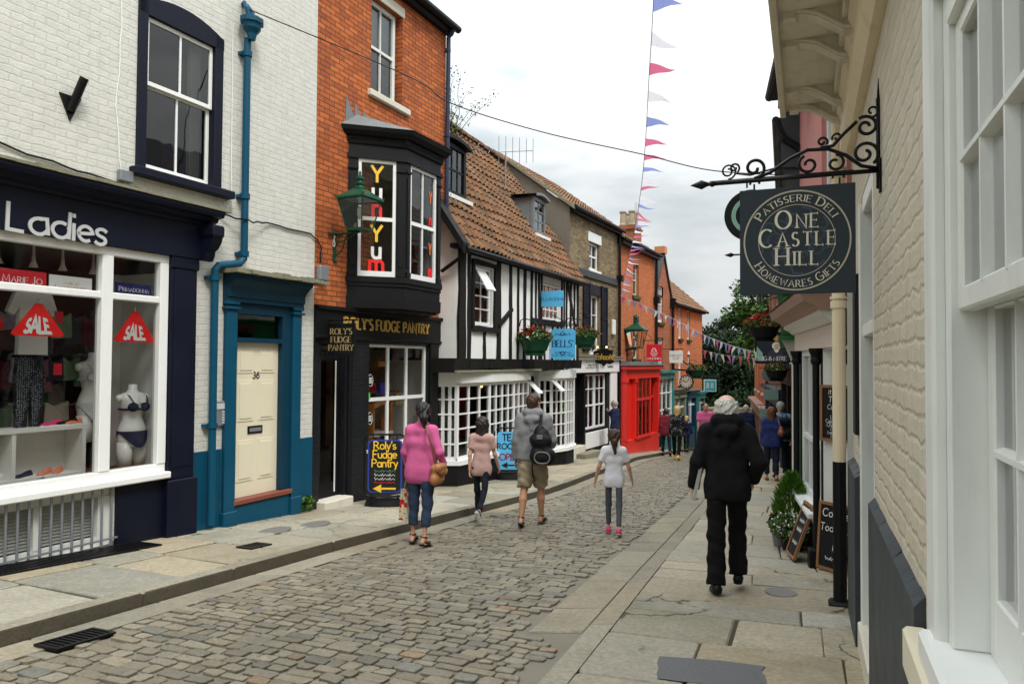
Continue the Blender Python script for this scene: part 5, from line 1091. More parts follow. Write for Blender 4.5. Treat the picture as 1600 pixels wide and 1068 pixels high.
    # bowed shop windows of small panes
    def bow(pl, z0, z1, rows, seg, name, dz):
        pts = [Vector((x, y, 0)) for x, y in pl]; fm = MB(); pn = MB(); k = 0
        for a, b, n in zip(pts[:-1], pts[1:], seg):
            for i in range(n + 1):
                q = a + (b - a) * i / n; big = i in (0, n); r = .034 if big else .014
                if i == n and b is not pts[-1]: continue
                fm.box(q.x - r, q.x + r, q.y - .03, q.y + .03, z0, z1)
            for j in range(rows + 1):
                z = z0 + (z1 - z0) * j / rows; e = .04 if j in (0, rows) else .014; d = (b - a).normalized(); nn = Vector((d.y, -d.x, 0))
                A, B = a + nn * .02, b + nn * .02; A2, B2 = a - nn * .02, b - nn * .02
                fm.raw([(v.x, v.y, z + s) for s in (-e, e) for v in (A, B, B2, A2)], [(0, 1, 5, 4), (4, 5, 6, 7), (0, 3, 2, 1), (3, 7, 6, 2)])
            pn.poly([(a.x, a.y + .005, z0), (b.x, b.y + .005, z0), (b.x, b.y + .005, z1), (a.x, a.y + .005, z1)])
        f_ = obj(name, fm, 'white', t); obj('pane', pn, 'glass_dark', f_)
        s = MB(); o = [(p.x, p.y) for p in pts]
        ex = [(pts[0].x - .06, pts[0].y)] + [(p.x + (.0), p.y - .09) for p in pts[1:-1]] + [(pts[-1].x + .05, pts[-1].y)]
        for zz0, zz1, nm in ((z0 - .12, z0 - .03, 'sill'), (z1 + .03, z1 + .24, 'fascia')):
            obj(nm, MB().prism(ex + [(pts[-1].x, .5), (pts[0].x, .5)], zz0, zz1, lambda a, b, q: (a, b, q)), 'white', f_)
        bs = MB(); bs.prism([(a, b + .06) for a, b in ex] + [(pts[-1].x, .5), (pts[0].x, .5)], -1.7, z0 - .125, lambda a, b, q: (a, b, q)); obj('base', bs, 'black', t)
    bow([(-.14, .42), (.02, .06), (1.25, -.03), (2.5, -.03), (3.45, .03), (3.96, .40)], -.24, 1.16, 5, [3, 3, 4, 3, 3], 'bow_window', 0)
    bow([(5.02, .38), (5.3, .12), (5.9, -.05), (6.5, -.05), (6.9, .08), (7.1, .38)], -.58, 1.16, 6, [2, 3, 3, 2, 2], 'bow_window', 0)
    hd = MB()
    for x0_, x1_ in ((-.4, 2.3), (2.28, 3.9)): hd.box(x0_, x1_, -.16, .42, 1.40 - .01 * (x0_ > 0), 1.435 + .005 * (x0_ > 0))
    obj('lead_flashing', hd, 'moss_stone', t)
    for x in (3.62, 5.2): obj('vent_light', MB().raw([(x + a, .1 - .28 * s + (.3 if x < 4 else .1) * 0, 1.12 - .26 * s + o) for o in (0, .02) for a, s in ((0, 0), (.32, 0), (.32, 1), (0, 1))], [(0, 1, 2, 3), (4, 7, 6, 5), (0, 4, 5, 1), (2, 6, 7, 3), (1, 5, 6, 2), (0, 3, 7, 4)]), 'white', t)
    obj('corner_post', MB().box(7.12, 7.36, .30, .42, -1.6, 1.42, .01), 'white', t)
    for a, b in ((4.03, 4.12), (4.86, 4.98)): obj('door_post', MB().box(a, b, .30, .42, -1.0, 1.35), 'white', t)
    df = MB(); df.box(4.12, 4.2, .5, .54, -1.0, 1.25).box(4.78, 4.86, .5, .54, -1.0, 1.25).box(4.2, 4.78, .5, .54, 1.15, 1.25).box(4.2, 4.78, .5, .54, .72, .8).box(4.2, 4.78, .5, .54, -1, -.55); d = obj('door', df, 'white', t); obj('pane', MB().poly([(4.2, .52, -.6), (4.78, .52, -.6), (4.78, .52, 1.15), (4.2, .52, 1.15)]), 'glass_dark', d)
    obj('shop_room', MB().room(-.2, 7.2, .45, 3.2, -.9, 1.4), 'interior', t)
    hk = MB().tube([(.85, -.04, -.36), (.9, -.06, -.5), (.72, -.07, -.6), (.66, -.07, -.75), (.7, -.09, -.78)], .012, 6); obj('hook', hk, 'grey_white', t)
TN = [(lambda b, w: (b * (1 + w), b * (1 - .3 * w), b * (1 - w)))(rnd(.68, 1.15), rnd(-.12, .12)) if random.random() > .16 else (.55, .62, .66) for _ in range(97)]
M['pantile'] = tinted('orange_pantile', (.265, .135, .066), .85, .5, 40, .4, .65, (.10, .065, .032), 1.1)
house_timber()
projecting('projecting_sign', 'plain sky blue rectangular tea rooms board high on the timbered front', 'sign', FB, 4.15, -.60, -.04, 2.92, 3.30, .03, 'signblue', [('TEA ROOMS', 3.07, .075, {'wd': .12, 'gap': .16})], 'signnavy')
def bells_extra(t, xf, ym, p):
    L = MB(); fn = on_side(xf, ym, 0)
    for s in (-1, 1):
        for zc in (2.26, 1.86):
            up = 1 if zc > 2 else -1
            strip(L, [(.0, zc + up * .10), (s * .05, zc + up * .04), (0, zc), ], .012, fn, .004, 0); strip(L, [(s * .02, zc), (s * .1, zc + up * .01), (s * .16, zc + up * .05), (s * .2, zc + up * .03), (s * .17, zc + up * .0)], .010, fn, .005, 0); strip(L, [(s * .03, zc + up * .06), (s * .08, zc + up * .04), (s * .03, zc + up * .02)], .01, fn, .0055, 0)
    obj('ornament', L, 'signnavy', p)
    a = MB(); x = 4.75
    a.tube([(x, .0, 2.50), (x, -.78, 2.50)], .014, 8)
    for c in (-.15, -.38, -.6): a.tube([(x, c + .07 * (1 - q / 11) * math.cos(q), 2.57 + .07 * (1 - q / 11) * math.sin(q)) for q in np.linspace(-1.57, 8, 24)], .009, 6)
    a.tube([(x, -.02, 2.8), (x, -.2, 2.72), (x, -.5, 2.55), (x, -.74, 2.52)], .01, 6)
    for c in (-.12, -.6): a.tube([(x, c, 2.5), (x, c, 2.40)], .008, 6)
    obj('bracket', a, 'iron', t)
projecting('hanging_sign', 'sky blue hanging sign with scalloped foot reading BELLS', 'sign', FB, 4.75, -.70, -.06, 1.66, 2.42, .03, 'signblue', [("BELLS'", 1.98, .16, {'wd': .15, 'gap': .14, 'xs': .9}), ('TEA & COFFEE HOUSE', 1.75, .04, {'wd': .13})], 'signnavy', extra=bells_extra, shape=[(0, .06), (.12, .05), (.2, 0), (.8, 0), (.88, .05), (1, .06), (1, .94), (.93, .95), (.9, 1), (.1, 1), (.07, .95), (0, .94)])
M['leafg'] = tinted('leaf_green', (.075, .14, .03), .6, .2, 30, .3); M['petal'] = tinted('petal', (1, 1, 1), .6, .1, 30, .1)
def leafball(b, c, rx, ry, rz, n, s, tints, hemi=-.3, size=(.7, 1.3)):
    for _ in range(n):
        while True:
            d = Vector((rnd(-1, 1), rnd(-1, 1), rnd(hemi, 1)))
            if .25 < d.length < 1: break
        d = d.normalized() * d.length ** .45
        p = Vector((c[0] + d.x * rx, c[1] + d.y * ry, c[2] + d.z * rz)); a = Vector((rnd(-1, 1), rnd(-1, 1), rnd(-1, 1))).normalized(); q = a.cross(Vector((rnd(-1, 1), rnd(-1, 1), rnd(-1, 1)))).normalized(); k = s * rnd(*size)
        b.poly([p - a * k, p - q * k * .55, p + a * k, p + q * k * .55], random.choice(tints))
GT = [(.6, .7, .6), (.9, 1, .7), (1.2, 1.3, .9), (.45, .55, .5), (1.5, 1.5, .8)]
def flower_basket(fr, x, y, z, w, label, arm=True, petals=((.8, .02, .02), (.8, .05, .02), (.85, .12, .03), (.75, .25, .4), (.8, .8, .75), (.6, .02, .1)), pot='dark_green', npet=60, z_arm=.45):
    t = thing('flower_basket', label, 'hanging basket', fr, (x, y, z)); k = w / .62
    b = MB(); pr = [(.0, -.30), (.20, -.30), (.21, -.27), (.17, -.25), (.23, -.2), (.29, -.04), (.31, -.02), (.31, 0), (.0, 0)]
    b.lathe([(max(r, .001) * k, h * k) for r, h in pr], (x, y, z), 16, .75, 1); obj('planter', b, pot, t)
    l = MB(); leafball(l, (x, y, z + .04 * k), .27 * k, .35 * k, .17 * k, 420, .036 * k, GT, -.35); obj('leaves', l, 'leafg', t)
    f = MB()
    for _ in range(npet):
        q = rnd(0, 6.28); rr = rnd(.3, 1.15); p = Vector((x + .27 * k * rr * math.cos(q), y + .35 * k * rr * math.sin(q), z + (.03 + .19 * max(0, 1 - rr * rr * .8) + rnd(-.03, .05)) * k)); col = random.choice(petals); s = rnd(.030, .048) * k
        for j in range(5): a = j * 1.257; f.poly([p, p + Vector((math.cos(a) * s, math.sin(a) * s, s * .4)), p + Vector((math.cos(a + .63) * s * 1.1, math.sin(a + .63) * s * 1.1, s * .5)), p + Vector((math.cos(a + 1.2) * s, math.sin(a + 1.2) * s, s * .4))], col)
        f.ball(tuple(p + Vector((0, 0, s * .2))), s * .7, 6, 4) if False else None
    obj('blossom', f, 'petal', t)
    if arm:
        a = MB(); zz = z + z_arm
        a.tube([(x, .0, zz - .15), (x, -.03, zz - .02), (x, -.1, zz + .02), (x, y * .6, zz), (x, y, zz - .06)], .012, 7)
        for s in (-1, 1): a.tube([(x, y, zz - .06), (x, y + s * .29 * k, z)], .004, 4)
        a.tube([(x, -.01, zz - .45), (x, y * .5, zz - .2)], .016, 7) if y < -.3 else None
        obj('bracket', a, 'iron', t)
    return t
flower_basket(FB, 2.9, -.38, 2.10, .74, 'dark green flower basket of red and orange blooms left of the blue hanging sign')
flower_basket(FB, 5.95, -.55, 2.28, .66, 'dark green flower basket of red and pink blooms right of the blue hanging sign')
def tea_goods():
    for x, z, k, lab in ((.42, .02, 1, 'cream drum lampshade standing in the tea room window nearest the fudge shop'), (2.95, .35, .85, 'cream drum lampshade further along the tea room window')):
        t = thing('table_lamp', lab, 'lamp', FB, (x, .5, z - .3)); obj('shade', MB().lathe([(.17 * k, 0), (.14 * k, .26 * k), (.135 * k, .26 * k), (.165 * k, 0)], (x, .4, z), 16), 'shop_white', t, smooth=True); obj('stem', MB().lathe([(.07 * k, 0), (.02, .03), (.02, .3)], (x, .4, z - .29), 10), 'wood', t)
    t = thing('pendant_lamp', 'small warm light glowing behind the tea room window', 'lamp', FB, (2.6, .8, 1.05)); obj('bulb', MB().ball((2.6, .8, 1.05), .04), 'bulb', t); obj('shade', MB().lathe([(.03, .12), (.14, .02), (.13, .02)], (2.6, .8, 1.06), 12), 'terracotta', t); obj('flex', MB().tube([(2.6, .8, 1.17), (2.6, .8, 1.4)], .005, 5), 'iron', t)
    for x, z, lab, pc in ((.9, -.2, 'small green pot plant in the tea room window by the fudge shop', None), (2.75, -.15, 'pink flowering pot plant low in the tea room window', (.7, .15, .45)), (.2, .35, 'pink flowers in a vase at the near corner of the tea room window', (.65, .12, .35)), (5.5, .45, 'yellow green plant in the bow window right of the tea room door', (.6, .6, .05))):
        t = thing('pot_plant', lab, 'plant', FB, (x, .25, z)); obj('pot', MB().lathe([(.06, 0), (.085, .13), (.0, .13)], (x, .28, z), 10), 'shop_white', t)
        l = MB(); leafball(l, (x, .28, z + .22), .13, .11, .16, 90, .035, GT, -.6); obj('leaves', l, 'leafg', t)
        if pc: f = MB(); leafball(f, (x, .26, z + .3), .12, .1, .12, 30, .025, [pc], -.4); obj('blossom', f, 'petal', t)
    t = thing('dining_table', 'white clothed table inside the tea room window', 'table', FB, (1.2, .9, -.9)); obj('cloth', MB().box(.6, 1.9, .6, 1.3, -.5, -.06, .02), 'shop_white', t); obj('leg', MB().box(1.2, 1.3, .9, 1.0, -.9, -.5), 'wood', t)
    for i, (z, lab) in enumerate(((.55, 'upper small green notice on the tea room bow window'), (.33, 'lower bright green notice on the tea room bow window'))): obj('notice', MB().box(5.72, 5.92, -.012, -.006, z - .08, z + .08), 'limegreen' if i else 'leafnote', fr=FB, at=(5.82, -.01, z - .08), label=lab, cat='notice')
M['leafnote'] = paint('green_notice', (.10, .30, .15), .5, .1)
tea_goods()
# ------------------------------------------------------------------ left: buff brick house of the second shop
FD = Frame(1.55, 20.64, .5, 'L')
def pitched(mb, x0, x1, y0, yr, y1, ze, zr, nx, ns, wave=.03, per=.21):
    """front slope with pantile waves, plain back slope"""
    L = math.hypot(yr - y0, zr - ze); ca, sa = (yr - y0) / L, (zr - ze) / L
    for r in range(ns):
        prev = None; s0, s1 = L * r / ns, L * (r + 1) / ns + .03
        for i in range(nx + 1):
            x = x0 + (x1 - x0) * i / nx; k = math.floor((x - x0) / per); h = wave * math.sin(2 * math.pi * (x - x0) / per) + .05
            pt = lambda s, hh: (x, y0 + s * ca - hh * sa, ze + s * sa + hh * ca)
            cur = (pt(s0, h), pt(s0, h - .03), pt(s1, h - .04))
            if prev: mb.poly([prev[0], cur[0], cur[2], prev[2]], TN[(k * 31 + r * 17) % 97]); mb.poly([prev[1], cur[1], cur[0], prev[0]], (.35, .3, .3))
            prev = cur
    mb.poly([(x0, yr, zr), (x1, yr, zr), (x1, y1, ze), (x0, y1, ze)], (.8, .75, .7))
def house_buff():
    t = thing('brick_house', 'dark buff brick house with navy shutters over the white and black shopfront', 'building', FD, (2.2, 0, -1.2))
    w = MB(); w.wall(.1, 4.42, 1.75, 6.05, [(1.72, 2.62, 4.42, 5.26, .16), (1.76, 2.66, 1.9, 3.66, .16)]); w.shell(.1, 4.42, 0, 5, -1.8, 6.05); obj('wall', w, 'buff_brick', t)
    gb = MB(); gb.poly([(.085, -.02, 1.6), (.085, -.02, 6.0), (.085, 2.4, 7.8), (.085, 4.9, 6.0), (.085, 4.9, 1.6)]); obj('gable_wall', gb, 'render_grey', t)
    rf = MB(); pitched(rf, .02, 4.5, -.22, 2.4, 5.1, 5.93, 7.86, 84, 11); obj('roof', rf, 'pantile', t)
    vg = MB(); vg.prism([(-.2, 5.9), (2.4, 7.82), (2.4, 7.92), (-.2, 6.0)], -.0, .09, lambda a, b, q: (q, a, b)); obj('verge', vg, 'moss_stone', t)
    g = MB().box(.1, 4.45, -.16, 0, 5.86, 6.0); g.tube([(.02, -.22, 5.98), (4.5, -.22, 5.98)], .06, 8); obj('gutter', g, 'black', t)
    obj('string_course', MB().box(.12, 4.40, -.06, 0, 4.14, 4.36, .01), 'slate_paint', t)
    obj('lintel', MB().box(1.62, 2.76, -.02, .1, 5.262, 5.56, .01), 'white', t)
    f = win(t, 1.73, 2.61, 4.42, 5.26, .08, 2, 2, 'white', .06, .025, .06, glass='glass_dark'); obj('sill', MB().box(1.66, 2.68, -.05, .14, 4.36, 4.418), 'white', f)
    f = win(t, 1.77, 2.65, 1.9, 3.66, .08, 2, 3, 'white', .06, .025, .06, glass='glass_dark'); obj('sill', MB().box(1.7, 2.72, -.05, .14, 1.83, 1.898), 'white', f)
    obj('lintel', MB().box(1.7, 2.72, -.025, .06, 3.662, 3.98), 'navy', t)
    for x0, x1 in ((1.16, 1.72), (2.72, 3.28)):
        s = MB(); s.box(x0, x0 + .06, -.06, -.01, 1.95, 4.0); s.box(x1 - .06, x1, -.06, -.01, 1.95, 4.0); s.box(x0, x1, -.06, -.01, 3.94, 4.0); s.box(x0, x1, -.06, -.01, 1.95, 2.03); s.box(x0, x1, -.06, -.01, 2.95, 3.02)
        for i in range(34):
            z = 2.04 + i * .056
            s.raw([(x0 + .05, -.055, z), (x1 - .05, -.055, z), (x1 - .05, -.02, z + .045), (x0 + .05, -.02, z + .045)], [(0, 1, 2, 3)])
        s.box(x0 + .03, x1 - .03, -.018, -.006, 1.96, 3.98); obj('shutter', s, 'navy', t)
    obj('room', MB().room(.3, 4.2, .18, 3, 1.7, 5.7), 'interior', t)
    # shopfront
    fa = MB().box(.2, 4.42, -.10, 0, 1.30, 1.68).box(.2, 4.42, -.18, .0, 1.68, 1.76, .01); fs = obj('fascia', fa, 'white', t)
    L = MB(); text(L, 'Cahoots for Men', on_front(2.0, -.10, 1.42), .19, .09, slant=.15, gap=.1, lift=.004); scrawl(L, on_front(3.4, -.10, 1.43), .55, .13, 11); obj('lettering', L, 'board', fs)
    obj('lead_flashing', MB().box(.15, 4.46, -.24, 0, 1.765, 1.80), 'moss_stone', t)
    pf = MB(); pf.wall(.1, 4.42, -1.8, 1.30, [(.50, 1.30, -1.8, 1.25), (1.42, 3.30, -.42, 1.24)], y=-.012, rev=.2); obj('shopfront_panel', pf, 'black', t)
    for a, b in ((3.56, 4.2), (.22, .42)): obj('pilaster', MB().box(a, b, -.07, -.013, -1.5, 1.298, .01), 'white', t)
    obj('stall_riser', MB().box(1.40, 3.34, -.05, -.013, -.98, -.50, .01), 'white', t)
    for x0, x1 in ((1.42, 2.34), (2.38, 3.30)): win(t, x0, x1, -.42, 1.24, .05, 2, 3, 'white', .05, .025, .06, name='shop_sash', rowh=[.42, .74], meet=True)
    d = obj('door', MB().box(.5, 1.3, .19, .24, -.85, 1.2), 'black', t); obj('handle', MB().ball((.6, .17, .1), .03).box(.8, 1.0, .18, .19, .95, 1.1), 'silver', d)
    obj('step', MB().box(.5, 1.35, -.05, .2, -1.6, -.83, .012), 'stone', t); obj('lower_step', MB().box(.6, 1.9, -.35, -.052, -1.8, -1.02, .012), 'moss_stone', t)
    obj('shop_room', MB().room(1.3, 4.3, .26, 3, -.9, 1.3), 'interior', t)
    dp = MB().tube([(4.36, -.1, 5.95), (4.36, -.09, 5.6), (4.36, -.09, -1.4)], .05, 10).box(4.26, 4.46, -.2, -.02, 4.3, 4.5); obj('downpipe', dp, 'black', t)
    al = MB().box(3.72, 3.98, -.10, 0, 2.5, 3.0, .03); obj('alarm_box', al, 'shop_white', t)
house_buff()
for i in range(14):
    z = (.55, -.15)[i % 2]; x = 1.5 + .12 * i; b = MB().prism([(x - .1, z), (x - .12, z - .4), (x + .12, z - .4), (x + .1, z), (x, z + .06)], .5, .58, lambda a, c, q: (a, q, c))
    obj('garment', b, random.choice(['rag6', 'navylace', 'rag1', 'signnavy', 'rag4', 'dotcloth']), fr=FD, at=(x, .5, z - .4), label='menswear hanging in the window of the white and black shopfront', cat='garment', group='menswear in the shop window')
projecting('shaped_sign', 'black scrolled sign with gold script reading Cahoots', 'sign', FD, 2.0, -.70, -.04, 1.52, 1.98, .04, 'black', [('Cahoots', 1.69, .17, {'serif': False, 'wd': .22, 'slant': .2, 'gap': .10, 'nib': .10, 'xs': .82})], 'gold', shape=[(0, .2), (.2, .05), (.35, .1), (.5, -.08), (.6, .06), (.8, .1), (1, .35), (.95, .6), (1, .9), (.75, 1), (.55, 1.1), (.3, 1.02), (.05, .95), (.1, .6)], arm='plain', armz=2.08)
for i, y in enumerate((-.22, -.5)):
    t = thing('spotlight', ('small lit spotlight over the gold script sign, nearer the wall', 'small lit spotlight over the gold script sign, nearer the street')[i], 'spotlight', FD, (1.9, y, 2.05)); obj('bulb', MB().ball((1.88, y, 2.06), .028), 'bulb', t); obj('arm', MB().tube([(2.0, y, 2.08), (1.9, y, 2.1)], .008, 5), 'iron', t)
# ------------------------------------------------------------------ left: red brick house over the scarlet shop
FE = Frame(3.53, 24.6, .5, 'L')
def house_red():
    t = thing('brick_house', 'bright red brick house above the scarlet shopfront', 'building', FE, (2.2, 0, -1.55))
    w = MB(); w.wall(-.02, 4.52, 1.5, 5.72, [(1.70, 2.42, 4.0, 5.14, .18), (1.72, 2.44, 1.72, 3.28, .18)]); w.shell(-.02, 4.52, 0, 5, -2, 5.72); obj('wall', w, 'red_brick', t)
    f = win(t, 1.71, 2.41, 4.02, 5.12, .1, 2, 2, 'greenwhite', .05, .025, .05, glass='glass_dark'); obj('sill', MB().box(1.62, 2.52, -.06, .16, 3.88, 4.0), 'dark_green', f)
    f = win(t, 1.73, 2.43, 1.74, 3.26, .1, 2, 2, 'greenwhite', .05, .025, .05, glass='glass_dark'); obj('sill', MB().box(1.62, 2.54, -.08, .16, 1.6, 1.72), 'dark_green', f)
    obj('room', MB().room(.3, 4.2, .2, 3, 1.5, 5.5), 'interior', t)
    rf = MB(); pitched(rf, -.1, 4.62, -.25, 2.2, 4.8, 5.72, 7.3, 88, 9); obj('roof', rf, 'pantile', t)
    g = MB().box(-.02, 4.6, -.2, 0, 5.6, 5.74); g.tube([(-.05, -.25, 5.76), (4.66, -.25, 5.76)], .06, 8); obj('gutter', g, 'black', t)
    ch = MB().box(3.6, 4.4, .5, 1.25, 5.9, 6.72).box(3.55, 4.45, .45, 1.3, 6.72, 6.8).box(3.6, 4.4, .5, 1.25, 6.8, 6.88)
    c = obj('chimney', ch, 'brown_brick', t)
    for x, yy in ((3.8, .7), (4.2, .7), (3.8, 1.06), (4.2, 1.06)): obj('chimney_pot', MB().lathe([(.13, 0), (.15, .05), (.12, .1), (.105, .5), (.14, .53), (.14, .58), (.09, .58), (.09, .3)], (x, yy, 6.88), 12), 'pot', c, smooth=False)
    dp = MB().tube([(4.46, -.09, 5.7), (4.46, -.09, 1.6)], .055, 10).box(4.32, 4.6, -.22, -.02, 3.9, 4.15); obj('downpipe', dp, 'black', t)
    # scarlet shopfront
    fa = MB(); fa.box(.0, 4.22, -.30, 0, 1.05, 1.36).box(-.06, 4.3, -.42, 0, 1.36, 1.5, .02); fs = obj('fascia', fa, 'red_paint', t)
    obj('lead_flashing', MB().box(-.1, 4.34, -.46, 0, 1.503, 1.56).box(.3, 4, -.3, 0, 1.56, 1.64), 'lead', t)
    st = MB(); st.box(0, 4.22, -.26, -.02, -2, -1.02, .01)
    for x0, x1 in ((.0, .22), (1.05, 1.2), (4.0, 4.22)): st.box(x0, x1, -.30, -.02, -1.02, 1.05, .01).box(x0 - .02, x1 + .02, -.33, -.02, .92, 1.05, .01)
    st.box(2.95, 3.05, -.28, -.02, -1.02, 1.05).box(3.05, 4.0, -.12, -.02, .28, .36)
    for x in (1.55, 2.05, 2.5): st.box(x - .02, x + .02, -.26, -.2, -1.02, 1.05)
    st.box(1.2, 2.95, -.27, -.2, .26, .34).box(1.2, 2.95, -.32, -.2, -1.06, -.98); s_ = obj('shopfront', st, 'red_paint', t)
    obj('pane', MB().poly([(1.2, -.23, -1.0), (2.95, -.23, -1.0), (2.95, -.23, 1.05), (1.2, -.23, 1.05)]), 'glass_dark', s_)
    obj('pane', MB().poly([(3.05, -.07, -.6), (4.0, -.07, -.6), (4.0, -.07, 1.05), (3.05, -.07, 1.05)]), 'glass_dark', s_)
    obj('door', MB().box(.22, 1.05, -.16, -.10, -1.7, 1.05), 'red_paint', t); obj('handle', MB().ball((.35, -.18, -.3), .035), 'iron', t)
    obj('shop_room', MB().room(.1, 4.2, .01, 2.4, -1.6, 1.1), 'interior', t)
M['greenwhite'] = paint('pale_green_sash', (.55, .62, .50), .4, .06)
house_red()
for i in range(10):
    x = 1.35 + .17 * i; z = -.55 + .45 * (i % 3); o = obj('wooden_doll', MB().lathe([(.06, 0), (.085, .06), (.075, .14), (.06, .2), (.055, .26), (.0, .3)], (x, .02, z), 10), random.choice(['redl', 'honeywood', 'yellow', 'rag2']), fr=FE, at=(x, .02, z), label='painted ornament on the shelves of the scarlet shop window', cat='ornament', group='ornaments in the scarlet shop window')
t = thing('ornament_shelf', 'pale wooden display shelves behind the scarlet shop glazing', 'shelf', FE, (2, .05, -1.0)); sb = MB()
for z in (-.58, -.13, .32): sb.box(1.25, 2.95, 0, .25, z, z + .025)
obj('planks', sb, 'paledwood', t); obj('back', MB().box(1.25, 2.95, .26, .28, -1, 1), 'interior_warm', t)
def doll_extra(t, xf, ym, p):
    L = MB(); fn = on_side(xf, ym, 0)
    strip(L, [(.12 * math.cos(q) * (1 if math.sin(q) < 0 else .78), 1.98 + (.16 if math.sin(q) > 0 else .13) * math.sin(q)) for q in np.linspace(0, 2 * math.pi, 26)], .018, fn, .004, 0)
    strip(L, [(.055 * math.cos(q), 2.05 + .055 * math.sin(q)) for q in np.linspace(0, 2 * math.pi, 16)], .014, fn, .004, 0)
    for s in (-1, 1): strip(L, [(0, 1.93), (s * .05, 1.96), (s * .05, 1.90), (0, 1.93)], .012, fn, .005, 0)
    obj('emblem', L, 'white', p)
projecting('hanging_sign', 'crimson square hanging sign with white doll emblem', 'sign', FE, 3.0, -.70, -.12, 1.66, 2.28, .04, 'signred', [('ANNUSHKA', 1.72, .075, {'wd': .18, 'serif': False})], 'white', extra=doll_extra, arm='scroll', armz=2.42)
lantern(FE, 1.0, -.34, 2.12, .95, 'green street lantern on the red brick wall above the scarlet shop')
# ------------------------------------------------------------------ left: gabled brick house and the long brick house beyond
FF = Frame(5.56, 28.66, .5, 'L')
def house_gabled():
    t = thing('gabled_house', 'narrow brick house with steep street gable and teal and white shopfront', 'building', FF, (1.2, 0, -1.9))
    w = MB(); w.wall(-.02, 2.48, 1.3, 4.3, [(.46, 1.22, 3.2, 4.3, .14), (.4, 1.2, 1.35, 2.6, .14)], rev=.14); w.poly([(-.02, 0, 4.3), (.46, 0, 4.3), (.46, 0, 4.66), (1.22, 0, 4.66), (1.22, 0, 4.3), (2.48, 0, 4.3), (1.2, 0, 6.05)]); w.shell(-.02, 2.48, 0, 5, -2.4, 4.3); obj('wall', w, 'brown_brick', t)
    r = MB(); 
    for s in (-1, 1): x = -.12 if s < 0 else 2.58; r.raw([(x, -.08, 4.18), (1.2, -.08, 6.1), (1.2, 4.5, 6.1), (x, 4.5, 4.18), (x, -.08, 4.08), (1.2, -.08, 6.0), (1.2, 4.5, 6.0), (x, 4.5, 4.08)], [(0, 1, 2, 3), (4, 7, 6, 5), (0, 4, 5, 1)])
    obj('roof', r, 'slate_roof', t); obj('coping', MB().box(1.0, 1.4, -.12, .3, 6.02, 6.3), 'terracotta', t)
    f = win(t, .47, 1.21, 3.22, 4.66, .06, 3, 2, 'white', .06, .025, .06, glass='glass_dark'); obj('sill', MB().box(.4, 1.3, -.08, .12, 3.1, 3.198), 'dark_green', f)
    win(t, .41, 1.19, 1.37, 2.6, .06, 3, 2, 'white', .06, .025, .06, glass='glass_dark'); obj('room', MB().room(.1, 2.3, .16, 3, 1.3, 4.6), 'interior', t)
    fa = MB().box(-.0, 2.4, -.2, 0, .98, 1.2).box(-.05, 2.44, -.3, 0, 1.2, 1.3); obj('fascia', fa, 'sea_green', t)
    wf = win(t, .15, 2.3, -1.05, .98, -.08, 3, 3, 'white', .07, .05, .08, name='shop_window', rowh=[.36, .72], meet=False, glass='glass_dark'); obj('base', MB().box(.1, 2.35, -.1, 0, -2.3, -1.06), 'sea_green', t); obj('shop_room', MB().room(.05, 2.4, .03, 2, -1.3, 1.0), 'interior', t)
    [obj('side_post', MB().box(a, a + .145, -.14, 0, -2.3, .98), 'sea_green', t) for a in (0, 2.315)]
    obj('downpipe', MB().tube([(2.42, -.1, 4.2), (2.42, -.1, 1.3)], .06, 8).box(2.3, 2.54, -.22, 0, 3.9, 4.3), 'black', t)
house_gabled()
FG = Frame(6.65, 30.85, .5, 'L')
